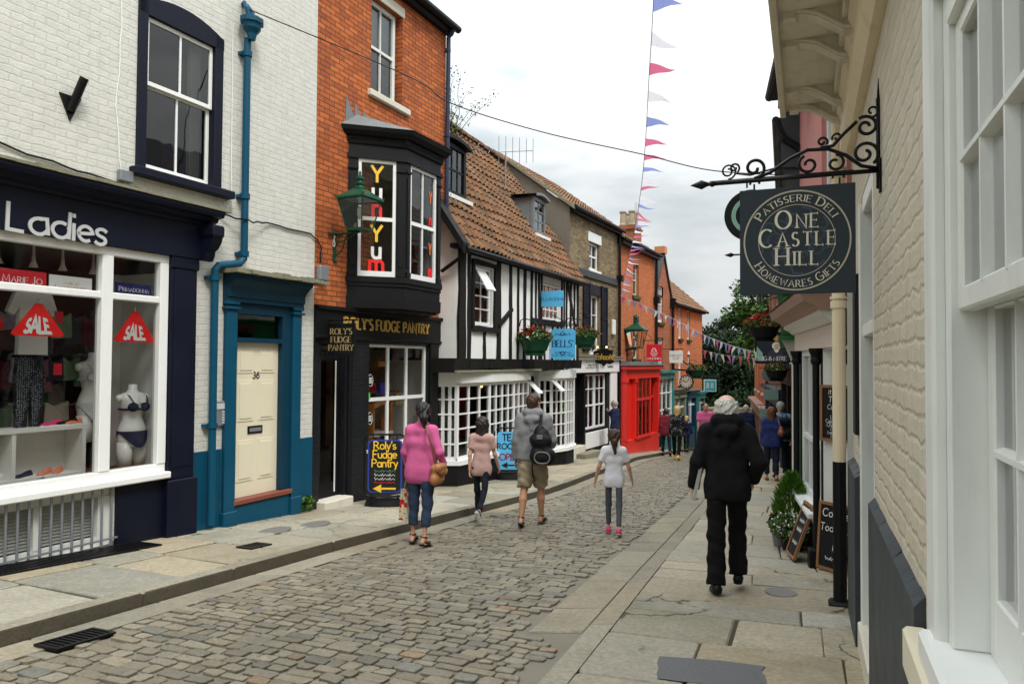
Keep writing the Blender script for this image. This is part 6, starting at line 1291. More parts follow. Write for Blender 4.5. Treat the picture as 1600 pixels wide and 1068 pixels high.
def house_far():
    t = thing('brick_house', 'far orange brick house with narrow arched windows and teal shopfronts at the bend', 'building', FG, (3, 0, -2.1))
    wins = [(1.35, 1.9, 2.66, 4.0), (2.95, 3.5, 2.66, 4.0), (1.35, 1.9, .75, 2.0), (2.95, 3.5, .75, 2.0)]
    w = MB(); w.wall(-.0, 6.12, -2.8, 4.12, wins, rev=.12); w.shell(0, 6.12, 0, 5, -2.8, 4.12); w.poly([(6.12, 0, 4.12), (6.12, 2.6, 6.5), (6.12, 5, 4.12)]); obj('wall', w, 'red_brick', t)
    for i, (a, b, c, d) in enumerate(wins):
        f = win(t, a + .01, b - .01, c, d, .05, 2, 2, 'greenwhite' if i % 2 else 'white', .06, .03, .05, glass='glass_dark'); obj('sill', MB().box(a - .08, b + .08, -.08, .1, c - .12, c - .005), 'dark_green' if i < 2 else 'stone', f)
        obj('arch', MB().raw([(a + (b - a) * s, -.012, d + .16 * math.sin(math.pi * s)) for s in np.linspace(0, 1, 9)] + [(b, -.012, d - .01), (a, -.012, d - .01)], [tuple(range(10, -1, -1))]), 'white', f)
    obj('room', MB().room(.2, 6, .13, 3, -1, 4), 'interior', t)
    rf = MB(); pitched(rf, -.1, 6.3, -.25, 2.6, 5.3, 4.08, 6.55, 100, 12); obj('roof', rf, 'pantile', t)
    g = MB().box(0, 6.2, -.16, 0, 4.0, 4.12); g.tube([(-.05, -.25, 4.08), (6.3, -.25, 4.08)], .06, 8); obj('gutter', g, 'black', t)
    for x0, x1, z, m in ((.15, 2.2, .35, 'dark_sage'), (2.5, 4.3, .25, 'teal'), (4.7, 6.05, .15, 'sea_green')):
        s = MB().box(x0, x1, -.18, 0, z - .25, z).box(x0 - .06, x1 + .06, -.28, 0, z, z + .1); s.box(x0, x0 + .16, -.14, 0, -2.7, z - .25).box(x1 - .16, x1, -.14, 0, -2.7, z - .25).box(x0 + .16, x1 - .16, -.1, 0, -2.7, -1.35); sf = obj('shopfront', s, m, t)
        k = MB().box((x0 + x1) / 2 - .03, (x0 + x1) / 2 + .03, -.08, 0, -1.35, z - .25).box(x0 + .16, x1 - .16, -.07, 0, -.35, -.28); obj('glazing_bar', k, 'white', sf)
        obj('pane', MB().poly([(x0 + .16, -.03, -1.35), (x1 - .16, -.03, -1.35), (x1 - .16, -.03, z - .25), (x0 + .16, -.03, z - .25)]), 'glass_mirror', sf); obj('display', MB().box(x0 + .16, x1 - .16, -.02, -.006, -1.35, z - .26), 'interior_wall', sf)
    obj('lead_flashing', MB().box(.05, 2.3, -.34, 0, .455, .50).box(2.4, 4.4, -.34, 0, .355, .39), 'lead', t)
    obj('cream_panel', MB().box(4.35, 4.68, -.03, 0, -2.7, .2), 'cream_paint', t)
M['dark_sage'] = paint('sage_paint', (.20, .26, .17), .5, .1)
house_far()
projecting('hanging_sign', 'pale grey hanging sign with small dark lettering beside the crimson sign', 'sign', FF, 1.0, -.85, -.32, 1.60, 2.08, .03, 'grey_white', [('LINCOLN', 1.86, .075, {'wd': .12}), ('SOAP', 1.74, .075, {'wd': .12})], 'board', arm='plain', armz=2.16)
t = thing('clock', 'round pale faced clock hanging from a black iron bracket', 'clock', FG, (.5, -.6, .45))
fn = on_side(.44, -.55, .80)
obj('case', MB().prism([(.30 * math.cos(q), .30 * math.sin(q)) for q in np.linspace(0, 2 * math.pi, 29)[:-1]], .0, .1, lambda a, b, q: (.45 + q, -.55 + a, .80 + b)), 'iron', t)
obj('face', MB().prism([(.255 * math.cos(q), .255 * math.sin(q)) for q in np.linspace(0, 2 * math.pi, 29)[:-1]], 0, .008, lambda a, b, q: (.441 + q, -.55 + a, .80 + b)), 'paleface', t)
M['dialink'] = M['board']; k = MB()
for i in range(12): q = i * math.pi / 6; strip(k, [(.19 * math.cos(q), .19 * math.sin(q)), (.24 * math.cos(q), .24 * math.sin(q))], .035, fn, .004, 0)
strip(k, [(0, 0), (-.13, .06)], .025, fn, .005, 0); strip(k, [(0, 0), (.14, .14)], .02, fn, .006, 0); obj('hands', k, 'board', t)
b = MB().tube([(.5, 0, 1.32), (.5, -.95, 1.28)], .035, 8).tube([(.5, -.55, 1.3), (.5, -.55, 1.16)], .03, 6).tube([(.5, 0, 1.85), (.5, -.3, 1.78), (.5, -.55, 1.55), (.5, -.75, 1.58), (.5, -.95, 1.34)], .03, 6).box(.44, .56, -.03, 0, 1.2, 1.95); obj('bracket', b, 'iron', t)
def face88(t, xf, ym, p):
    L = MB(); fn = on_side(xf, ym, 0); bx = lambda a, b, c, d: strip(L, [((a + b) / 2, c), ((a + b) / 2, d)], b - a, fn, .004, 0, None, False)
    bx(-.30, -.265, .22, .79); bx(.265, .30, .22, .79); bx(-.265, .265, .22, .255); bx(-.265, .265, .755, .79)
    for s in (-.11, .11):
        for z, r in ((.58, .045), (.45, .055)): strip(L, [(s + r * math.cos(q), z + r * math.sin(q)) for q in np.linspace(0, 2 * math.pi, 16)], .03, fn, .005, 0)
    obj('emblem', L, 'grey_white', p)
projecting('hanging_sign', 'turquoise square hanging sign with pale border and two pale figures', 'sign', FG, 6.0, -.72, -.1, .2, .81, .03, 'turq', [], 'white', extra=face88, arm='plain', armz=.95)
M_ = None
flower_basket(FG, 3.3, -.35, 1.28, .8, 'flower basket of small red blooms behind the hanging clock', arm=True, npet=40)
# ------------------------------------------------------------------ right: cream painted house at the camera's elbow
FR = Frame(.376, 0, .4, 'R')
def house_cream():
    t = thing('brick_house', 'cream painted brick house with big white sash window and dark plinth', 'building', FR, (-2, 0, 0))
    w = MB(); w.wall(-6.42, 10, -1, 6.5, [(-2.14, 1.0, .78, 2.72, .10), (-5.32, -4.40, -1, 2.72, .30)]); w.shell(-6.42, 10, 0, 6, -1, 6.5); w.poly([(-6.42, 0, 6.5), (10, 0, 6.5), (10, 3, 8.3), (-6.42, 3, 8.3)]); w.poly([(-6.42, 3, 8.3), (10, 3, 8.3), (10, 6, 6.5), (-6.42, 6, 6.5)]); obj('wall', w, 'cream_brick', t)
    def plinth(x0, x1, z0, z1, out):
        p = MB(); n = max(3, int((x1 - x0) / .12)); xs = np.linspace(x0, x1, n + 1)
        for a, b in zip(xs[:-1], xs[1:]):
            e = rnd(-.004, .004); p.raw([(a, -out, z0), (b, -out, z0), (b, -out, z1), (a, -out, z1), (a, .0, z1 + .035 + e), (b, .0, z1 + .035 + e)], [(0, 1, 2, 3), (3, 2, 5, 4)])
        p.poly([(x0, -out, z0), (x0, -out, z1), (x0, 0, z1 + .035), (x0, 0, z0)]); p.poly([(x1, -out, z0), (x1, 0, z0), (x1, 0, z1 + .035), (x1, -out, z1)]); obj('plinth', p, 'slate_paint', t)
    plinth(-4.40, -2.53, -1, .83, .035); plinth(-2.53, 10, -1, .60, .035); plinth(-6.3, -5.36, -1, .83, .05)
    # window
    fm = MB(); fm.box(-2.36, -2.28, -.02, .02, .78, 2.74, .006).box(-2.28, -2.14, -.032, .02, .78, 2.74, .01); fm.box(-2.14, -2.085, .0, .14, .86, 2.6, .006); fm.box(-2.085, 1.0, 0, .14, 2.5, 2.6, .006).box(-2.14, 1.0, -.035, .03, 2.6, 2.74, .01); fm.box(1.0, 1.12, -.02, .14, .78, 2.74)
    wf = obj('window', fm, 'grey_white', t)
    s = MB().box(-2.52, 1.3, -.07, .0, .64, .775, .012); obj('stone_sill', s, 'cream_paint', wf); obj('sill', MB().box(-2.24, 1.0, -.06, .15, .778, .86, .012), 'white', wf)
    sm = MB(); X = [-2.03, -1.52, -1.02, -.52, -.02, .98]; 
    def light(z0, z1, y, rows):
        sm.box(-2.083, -2.02, y, y + .045, z0, z1, .006); sm.box(-2.02, .98, y, y + .045, z0, z0 + (.06 if z0 > 1 else .16), .006); sm.box(-2.02, .98, y, y + .045, z1 - .05, z1, .006)
        for i in range(1, 13):
            x = -2.02 + .225 * i; sm.prism([(x - .018, y + .03), (x - .007, y - .002), (x + .007, y - .002), (x + .018, y + .03)], z0 + .05, z1 - .04, lambda a, b, q: (a, b, q))
        for r in range(1, rows): z = z0 + (.06 if z0 > 1 else .16) + (z1 - z0 - (.11 if z0 > 1 else .21)) * r / rows; sm.prism([(y + .03, z - .018), (y - .004, z - .007), (y - .004, z + .007), (y + .03, z + .018)], -2.02, .98, lambda a, b, q: (q, a, b))
    light(1.74, 2.5, .02, 2); light(.86, 1.79, .085, 2)
    obj('sash', sm, 'grey_white', wf); obj('pane', MB().poly([(-2.03, .042, 1.78), (.98, .042, 1.78), (.98, .042, 2.47), (-2.03, .042, 2.47)]).poly([(-2.03, .108, .98), (.98, .108, .98), (.98, .108, 1.76), (-2.03, .108, 1.76)]), 'glass_mirror', wf)
    obj('room', MB().room(-2.6, 2, .16, 3, .3, 3.1), 'interior', t)
    # doorway with fanlight
    d = MB(); d.box(-5.318, -5.23, -.02, .28, -1, 2.66, .006); d.box(-4.47, -4.402, .0, .28, -1, 2.66); d.box(-5.23, -4.47, .0, .28, 1.78, 1.86, .006); d.box(-5.23, -4.47, .0, .28, 2.6, 2.71, .006); df = obj('door_frame', d, 'grey_white', t)
    obj('fanlight', MB().poly([(-5.23, .2, 1.86), (-4.47, .2, 1.86), (-4.47, .2, 2.6), (-5.23, .2, 2.6)]), 'glass_dark', t)
    dd = MB().box(-5.23, -4.47, .2, .25, -.1, 1.78).box(-5.13, -4.9, .19, .2, .9, 1.65).box(-4.8, -4.57, .19, .2, .9, 1.65).box(-5.13, -4.9, .19, .2, 0, .75).box(-4.8, -4.57, .19, .2, 0, .75); obj('door', dd, 'slate_paint', t); obj('step', MB().box(-5.3, -4.42, -.04, .3, -.6, -.10, .01), 'stone', t)
    obj('hall', MB().room(-5.3, -4.4, .28, 2, -.2, 2.7), 'interior', t)
    # moulding, soffit with scroll consoles and the bay above
    m = MB(); m.prism([(0, 0), (.05, 0), (.09, .06), (.09, .28), (.12, .34), (0, .34)], -6.38, 10, lambda a, b, q: (q, -a, 3.26 + b)); obj('moulding', m, 'cream_trim', t)
    so = MB().box(-6.36, 10, -.50, .0, 3.70, 3.78).box(-6.40, 10, -.545, -.50, 3.66, 3.86, .006).box(-6.36, 10, -.15, 0, 3.61, 3.70, .006); obj('soffit', so, 'soffit', t)
    ba = MB().box(-6.36, 10, -.44, 0, 3.86, 6.0).box(-6.42, 10, -.56, 0, 6.0, 6.2); obj('upper_bay', ba, 'cream_trim', t)
    for x in (-6.28, -5.86, -4.98, -4.56, -3.7, -3.2):
        c = MB(); pr = [(.0, 0), (-.06, -.02), (-.14, -.03), (-.2, -.05), (-.27, -.10), (-.34, -.15), (-.41, -.165), (-.46, -.14), (-.48, -.09), (-.46, -.03), (-.42, 0)]
        c.prism([(-.47 - a if False else -.48 - (a), 3.70 + b) for a, b in pr], x - .05, x + .05, lambda a, b, q: (q, a, b))
        cc = (-.085, 3.64)
        for sg in (-1, 1):
            xx = x + sg * .053; c.tube([(xx, cc[0] + r * math.cos(q), cc[1] + r * math.sin(q)) for q, r in [(-1.2 + .35 * i, .085 - .0042 * i) for i in range(18)]], .013, 6)
            c.tube([(xx, -.48 - a, 3.70 + b + .02) for a, b in pr[1:7]], .012, 6)
        c.box(x - .06, x + .06, -.47, -.40, 3.66, 3.70).box(x - .06, x + .06, -.10, 0, 3.5, 3.58, .006); obj('console', c, 'soffit', t)
    pp = MB().tube([(-6.5, -.10, 3.6), (-6.5, -.10, .80)], .052, 14); 
    for z in (2.12, 3.2): pp.tube([(-6.5, -.10, z - .06), (-6.5, -.10, z)], .064, 14).tube([(-6.5, -.10, z + .015), (-6.5, -.10, z + .035)], .068, 14)
    dp = obj('downpipe', pp, 'cream_trim', t); pb = MB().tube([(-6.5, -.10, .80), (-6.5, -.10, -.8)], .053, 14)
    for z in (.06, -.34): pb.tube([(-6.5, -.10, z - .05), (-6.5, -.10, z)], .064, 14)
    pb.box(-6.58, -6.42, -.19, .0, -.9, -.33, .02); obj('pipe_foot', pb, 'black', dp)
    obj('narrow_board', MB().box(-5.86, -5.60, -.03, -.002, 1.1, 2.24), 'board', t)
house_cream()
for x in (-1.9, -.6): 
    cu = MB(); n = 16
    for i in range(n): a, b = x - .12 + .5 * i / n, x - .12 + .5 * (i + 1) / n; cu.poly([(a, .2 + .02 * math.sin(i * 1.7), .9), (b, .2 + .02 * math.sin((i + 1) * 1.7), .9), (b, .2 + .02 * math.sin((i + 1) * 1.7), 2.5), (a, .2 + .02 * math.sin(i * 1.7), 2.5)])
    obj('curtain', cu, 'curtain', fr=FR, at=(x, .2, .9), label='white net curtain just inside the big sash window' + (', nearest the sill end' if x < -1 else ', deeper along the window'), cat='curtain')
def one_castle():
    x = -3.9; t = thing('hanging_sign', 'dark slate square sign with cream double ring hanging from scrolled iron by the cream wall', 'sign', FR, (x, -.4, 1.96))
    p = obj('board', MB().box(x - .012, x + .012, -.672, -.118, 1.958, 2.508, .002), 'signdark', t); yc, zc = -.395, 2.232
    fn = on_side(x + .012, yc, zc, False)
    for rad, w in ((.254, .008), (.183, .0035)): r = MB(); strip(r, [(rad * math.cos(q), rad * math.sin(q)) for q in np.linspace(0, 2 * math.pi, 65)], w, fn, .003, 0); obj('ring', r, 'ringgold', p)
    o = MB()   # damask scrolls behind the lettering
    for i in range(9):
        a = i * .698 + .3; cx, cy = .095 * math.cos(a), .095 * math.sin(a)
        for sg in (-1, 1): strip(o, [(cx + (.045 - .0035 * j) * math.cos(a + sg * j * .5), cy + (.045 - .0035 * j) * math.sin(a + sg * j * .5)) for j in range(11)], .008, fn, .0012 + .0001 * i + (.001 if sg > 0 else 0) * .3, 0)
        strip(o, [(.13 * math.cos(a), .13 * math.sin(a)), (.17 * math.cos(a + .15), .17 * math.sin(a + .15)), (.172 * math.cos(a + .4), .172 * math.sin(a + .4))], .010, fn, .0024 + .0001 * i, 0)
    obj('ornament', o, 'damask', p)
    L = MB(); kw = dict(wd=.15, serif=True, nib=.05, small=.76, gap=.40, xs=.82)
    for s, v, z in (('ONE', .062, .092), ('CASTLE', -.030, .092), ('HILL', -.128, .092)): text(L, s, lambda u, vv, d: fn(u, vv + v, d), z, lift=.005, **kw)
    def arc(s, rad, mid, size, up):
        ww = []
        def f(u, v, d):
            a = mid - u / rad if up else mid + u / rad; q = rad + v if up else rad - v - 0
            return fn(q * math.cos(a), q * math.sin(a), d)
        text(L, s, f, size, lift=.005, wd=.15, serif=True, nib=.06, small=.8, gap=.30)
    arc('PATISSERIE DELI', .200, math.pi / 2, .042, True); arc('HOMEWARES GIFTS', .240, -math.pi / 2, .042, False)
    obj('lettering', L, 'cream_letter', p)
    b = MB(); zz = 2.56; P = lambda y, z: (x, y, z)
    b.tube([P(0, zz), P(-.80, zz)], .0115, 10); b.lathe([(.0, 0)], (x, 0, 0), 4) if False else None
    b.tube([P(-.80, zz), P(-.815, zz), P(-.83, zz), P(-.84, zz), P(-.87, zz), P(-.93, zz)], [.012, .018, .010, .012, .026, .001], 8)
    sp = lambda yc_, zc_, r0, r1, a0, a1, rr=.0085, n=26: b.tube([P(yc_ + (r0 + (r1 - r0) * i / n) * math.cos(a0 + (a1 - a0) * i / n), zc_ + (r0 + (r1 - r0) * i / n) * math.sin(a0 + (a1 - a0) * i / n)) for i in range(n + 1)], rr, 7)
    # long S rising to the wall
    b.tube([P(-.60, zz + .01), P(-.52, zz + .035), P(-.42, zz + .10), P(-.34, zz + .135), P(-.24, zz + .13), P(-.16, zz + .09), P(-.09, zz + .03), P(-.02, zz + .012)], .0095, 8)
    b.tube([P(-.28, zz + .14), P(-.22, zz + .145), P(-.17, zz + .20), P(-.11, zz + .255)], .009, 8)
    sp(-.068, zz + .225, .055, .014, 2.2, -6.2); sp(-.075, zz + .09, .066, .016, -.9, 7.6); sp(-.60, zz + .065, .058, .016, -1.5, 6.3); sp(-.70, zz + .075, .028, .008, -1.0, 6.6, .0055); sp(-.335, zz + .06, .05, .014, 2.0, 9.6, .008); sp(-.21, zz + .055, .045, .014, 1.5, -5.4, .0075); sp(-.27, zz + .17, .026, .008, -.6, 6.4, .0065); sp(-.20, zz + .185, .024, .008, 3.6, -3.2, .006)
    b.tube([P(-.70, zz + .047), P(-.62, zz + .03), P(-.50, zz + .055), P(-.40, zz + .05)], .005, 6)
    sp(-.2, zz - .02, .03, .022, 0, 3.2, .006); sp(-.6, zz - .02, .026, .02, 0, 3.2, .006); sp(-.04, zz + .30, .03, .01, -1.6, 4.5, .006)
    b.tube([P(-.014, zz - .09), P(-.014, zz + .36)], .010, 8); b.box(x - .02, x + .02, -.012, 0, zz - .11, zz + .06, .003); b.tube([P(-.012, zz + .36), P(-.012, zz + .46)], [.008, .002], 6)
    for y in (-.60, -.19): b.tube([P(y, zz - .02), P(y, zz - .045), P(y, 2.49)], .0055, 6); b.ball(P(y, 2.495), .011, 8, 5)
    obj('bracket', b, 'iron', t, smooth=True)
one_castle()
t = thing('round_sign', 'round black hanging sign with pale green ring behind the slate sign', 'sign', FR, (-6.2, -.86, 2.55)); x = -6.2; fn = on_side(x + .02, -.77, 2.82, False)
p = obj('disc', MB().prism([(.21 * math.cos(q), .21 * math.sin(q)) for q in np.linspace(0, 2 * math.pi, 41)[:-1]], x - .02, x + .02, lambda a, b, q: (q, -.77 + a, 2.82 + b)), 'black', t)
L = MB(); strip(L, [(.135 * math.cos(q), .135 * math.sin(q)) for q in np.linspace(0, 2 * math.pi, 41)], .035, fn, .004, 0); obj('ring', L, 'palegreen', p)
b = MB().tube([(x, 0, 3.12), (x, -1.1, 3.12)], .012, 8).tube([(x, -.8, 3.12), (x, -.8, 3.05)], .008, 6).tube([(x, -.8, 2.57), (x, -.83, 2.5), (x, -.9, 2.5)], .008, 6).tube([(x, -.9, 2.5), (x, -.93, 2.5), (x, -.98, 2.5)], [.005, .02, .002], 6)
b.tube([(x, -.95 + .06 * math.cos(q) * (1 - q / 12), 3.2 + .06 * math.sin(q) * (1 - q / 12)) for q in np.linspace(-1.57, 8, 20)], .008, 6); obj('bracket', b, 'iron', t)
# ------------------------------------------------------------------ right: white shopfront with black columns, pink wall above
FS = Frame(2.93, 6.6, .265, 'R')
def house_pink():
    t = thing('shop_building', 'pink rendered house with white shopfront and black columns beside the downpipe', 'building', FS, (-1.5, 0, -.4))
    w = MB(); w.wall(-3.5, .15, 2.4, 5.25, [(-1.3, -.5, 3.2, 4.6, .1)], y=.05); w.shell(-3.5, .15, .05, 6, 2.4, 5.25); obj('wall', w, 'pink_wall', t)
    obj('lower_wall', MB().shell(-3.4, .12, .05, 5, -1.5, 2.4), 'grey_white', t)
    obj('quoin', MB().box(-3.62, -3.44, -.02, 6, -1.5, 5.1), 'stone', t)
    win(t, -1.3, -.5, 3.2, 4.6, .1, 2, 2, 'white', glass='glass_dark'); obj('eaves_bracket', MB().box(-2.35, -2.2, -.3, .05, 4.72, 4.86), 'black', t)
    g = MB().box(-3.6, .2, -.28, .05, 5.25, 5.36); g.tube([(-3.6, -.3, 5.3), (.2, -.3, 5.3)], .06, 8); obj('gutter', g, 'black', t)
    r = MB().raw([(-3.6, -.3, 5.36), (.2, -.3, 5.36), (.2, 3, 7.3), (-3.6, 3, 7.3), (.2, 6, 5.36), (-3.6, 6, 5.36)], [(0, 1, 2, 3), (3, 2, 4, 5)]); obj('roof', r, 'slate_roof', t)
    co = MB(); pr = [(0, 0), (.04, 0), (.10, .05), (.13, .10), (.24, .16), (.28, .24), (.28, .28), (0, .42)]
    co.prism([(.0, 1.97), (.06, 1.98), (.10, 2.02), (.16, 2.05), (.16, 2.09), (0, 2.09)], -3.2, .02, lambda a, b, q: (q, -a, b)); obj('lower_cornice', co, 'grey_white', t)
    cn = MB(); cn.prism([(.0, 2.09), (.17, 2.09), (.21, 2.13), (.30, 2.17), (.33, 2.24), (.33, 2.27), (.0, 2.40)], -3.26, .06, lambda a, b, q: (q, -a, b)); obj('cornice', cn, 'pinkbrown', t)
    ld = MB().raw([(-3.3, -.35, 2.275), (.1, -.35, 2.275), (.1, .05, 2.43), (-3.3, .05, 2.43)], [(0, 1, 2, 3)]); obj('lead_flashing', ld, 'moss_stone', t)
    obj('fascia', MB().box(-3.15, .0, -.03, .05, 1.76, 1.97), 'pinkwhite', t)
    for x in (-2.72, -.98):
        cl = MB().tube([(x, -.06, -1), (x, -.06, 1.60)], .034, 12).lathe([(.04, 0), (.055, .04), (.045, .08), (.07, .14), (.07, .17)], (x, -.06, 1.59), 12).box(x - .08, x + .08, -.14, .04, -1.2, -.28, .01).box(x - .05, x + .05, -.01, .05, -1.2, 1.76); obj('column', cl, 'black', t)
    f = win(t, -2.64, -1.06, .06, 1.76, .0, 3, 2, 'white', .07, .05, .07, name='shop_window', rowh=[.38], meet=False, glass='glass_dark'); s = MB().box(-2.93, -1.04, -.14, .05, .0, .058, .01).box(-2.92, -1.05, -.08, .05, -.06, 0, .01); obj('sill', s, 'white', f)
    obj('stall_riser', MB().box(-2.92, -1.05, -.03, .05, -1.2, -.06), 'black', t)
    pd = MB(); cq, sq_ = math.cos(R_(41)), math.sin(R_(41)); Q = lambda u, d, z: (-.93 + u * cq + d * sq_, .0 + u * sq_ - d * cq, z)
    def pbx(u0, u1, d0, d1, z0, z1): pd.raw([Q(u, d, z) for z in (z0, z1) for d in (d1, d0) for u in (u0, u1)], [(0, 2, 3, 1), (4, 5, 7, 6), (0, 1, 5, 4), (2, 6, 7, 3), (0, 4, 6, 2), (1, 3, 7, 5)])
    pbx(0, .75, -.05, 0, -1.2, 1.98); pbx(.06, .30, 0, .012, -.2, .72); pbx(.06, .30, 0, .012, .82, 1.6); pbx(.4, .7, 0, .012, -.2, 1.6); obj('panelled_door', pd, 'grey_white', t)
    c2 = MB(); q = Q(.36, .03, 0); c2.tube([(q[0], q[1], -1), (q[0], q[1], 1.62)], .035, 10).lathe([(.04, 0), (.055, .04), (.05, .08), (.07, .14), (.07, .17)], (q[0], q[1], 1.59), 10).box(q[0] - .05, q[0] + .05, q[1] - .05, q[1] + .05, -1.2, -.3, .01); obj('column', c2, 'black', t)
    sf_ = MB().box(-.95, .02, .0, .7, 1.74, 1.765); obj('lobby_ceiling', sf_, 'grey_white', t)
    obj('room', MB().room(-3.3, .1, .10, 3, -.6, 5), 'interior', t)
house_pink()
for i in range(9):
    x = -2.7 + .2 * i; z = .08; h = rnd(.25, .6); o = obj('gift_item', MB().lathe([(.07, 0), (.09, .05), (.05, h * .6), (.06, h), (0, h)], (x, .4, z), 9), ['rose', 'rag4', 'shop_white', 'violet', 'rag1'][i % 5], fr=FS, at=(x, .4, z), label='homeware on show in the window between the black columns', cat='ornament', group='homewares in the right hand shop window')
def chalk(name, label, fr, at, w, h, lean, lines, yaw=0, cut=None):
    f2 = Frame(*fr.w(at[0], at[1])[:2], rz=fr.rz + yaw); t = thing(name, label, 'chalkboard', f2, (0, 0, at[2]), local=True); s, c = math.sin(lean), math.cos(lean)
    def Q(u, v, d): return (u, -d * c + (v * s), v * c + d * s)
    def bx(mb, u0, u1, v0, v1, d0, d1): mb.raw([Q(u, v, d) for v in (v0, v1) for d in (d1, d0) for u in (u0, u1)], [(0, 2, 3, 1), (4, 5, 7, 6), (0, 1, 5, 4), (2, 6, 7, 3), (0, 4, 6, 2), (1, 3, 7, 5)])
    b = MB(); bx(b, -w / 2 + .02, w / 2 - .02, .02, h - .02, .0, .015); p = obj('slate', b, 'board', t)
    fm = MB(); e = .028
    bx(fm, -w / 2, -w / 2 + e, 0, h, -.005, .025); bx(fm, w / 2 - e, w / 2, 0, h, -.005, .025); bx(fm, -w / 2 + e, w / 2 - e, 0, e, -.005, .025); bx(fm, -w / 2 + e, w / 2 - e, h - e, h, -.005, .025); obj('frame', fm, 'wood', t)
    L = MB()
    for s_, v, sz in lines:
        if s_ == '~': scrawl(L, lambda u, vv, d: Q(u, v + vv, .015 + d), w * .5, sz, 9)
        else: text(L, s_, lambda u, vv, d: Q(u + rnd(0, .0), v + vv, .015 + d), sz, .12, gap=.22, slant=.1, lift=.003)
    obj('chalk_writing', L, 'chalk', p); return t
chalk('menu_board', 'oak framed chalkboard menu hung on the white door panel', FS, (-.77, .10, .83), .36, .56, 0, [('it is a', .47, .05), ('Take', .39, .055), ('Coffee', .32, .045), ('Tea', .27, .04), ('Latte', .225, .036), ('Cappuccino', .185, .034), ('Chocolate', .145, .034), ('Cocoa', .11, .03), ('Lemonade', .075, .03), ('Drinks', .04, .03)], yaw=R_(41))
chalk('menu_board', 'oak framed chalkboard standing against the white door panel beside the black pipe', FS, (-.70, .06, -.43), .40, .66, .08, [('Coffee', .52, .075), ('Toasties', .38, .07), ('F', .2, .06), ('~', .1, .045)], yaw=R_(41))
chalk('pavement_board', 'leaning chalkboard propped on the pavement next to the flowerpots', FS, (-1.32, -.27, -.46), .36, .60, .34, [('~', .5, .07), ('~', .38, .05), ('~', .28, .06), ('~', .14, .05)], yaw=.12)
def pot_shrub(fr, x, y, z, label, kind):
    t = thing('potted_shrub', label, 'plant', fr, (x, y, z))
    if kind == 'conifer':
        obj('pot', MB().lathe([(.12, 0), (.16, .26), (.17, .28), (.0, .28)], (x, y, z), 14), 'terracotta', t); l = MB()
        for _ in range(2600):
            h = rnd(0, 1) ** .8; a = rnd(0, 6.28); r = (.18 * math.sin(math.pi * min(1, .22 + h * .78)) + .02) * rnd(.55, 1.08); p = Vector((x + r * math.cos(a), y + r * math.sin(a), z + .24 + h * .62)); d = Vector((math.cos(a) * .5, math.sin(a) * .5, rnd(.5, 1.2))).normalized(); s = d.cross(Vector((rnd(-1, 1), rnd(-1, 1), .1))).normalized() * .008; L = rnd(.05, .10)
            l.poly([p - s, p + s, p + d * L], random.choice(CT))
        obj('leaves', l, 'leafg', t)
    else:
        obj('pot', MB().lathe([(.10, 0), (.15, .22), (.16, .24), (.0, .24)], (x, y, z), 14), 'black', t); l = MB(); leafball(l, (x, y, z + .27), .24, .24, .16, 700, .028, GT, -.8); obj('leaves', l, 'leafg', t); f = MB(); leafball(f, (x, y, z + .29), .25, .25, .16, 220, .017, [(.8, .82, .76), (.65, .7, .6)], -.7); obj('blossom', f, 'petal', t)
CT = [(1.2, 1.7, .4), (.8, 1.3, .3), (1.7, 2.1, .6), (.5, .8, .25)]
pot_shrub(FS, -2.35, -.16, -.60, 'bright green conifer in a pot outside the white shop window', 'conifer'); pot_shrub(FS, -1.85, -.20, -.54, 'white flowering plant spilling from a black pot below the conifer', 'daisy')
t = thing('potted_shrub', 'small red leaved plant beside the conifer pot', 'plant', FS, (-2.1, -.30, -.56)); obj('pot', MB().lathe([(.08, 0), (.11, .18), (0, .18)], (-2.1, -.30, -.56), 12), 'lead', t); l = MB(); leafball(l, (-2.1, -.32, -.28), .14, .12, .15, 140, .035, [(1.6, .5, .5), (1, .7, .5), (.6, .5, .4)], -.7); obj('leaves', l, 'leafg', t)
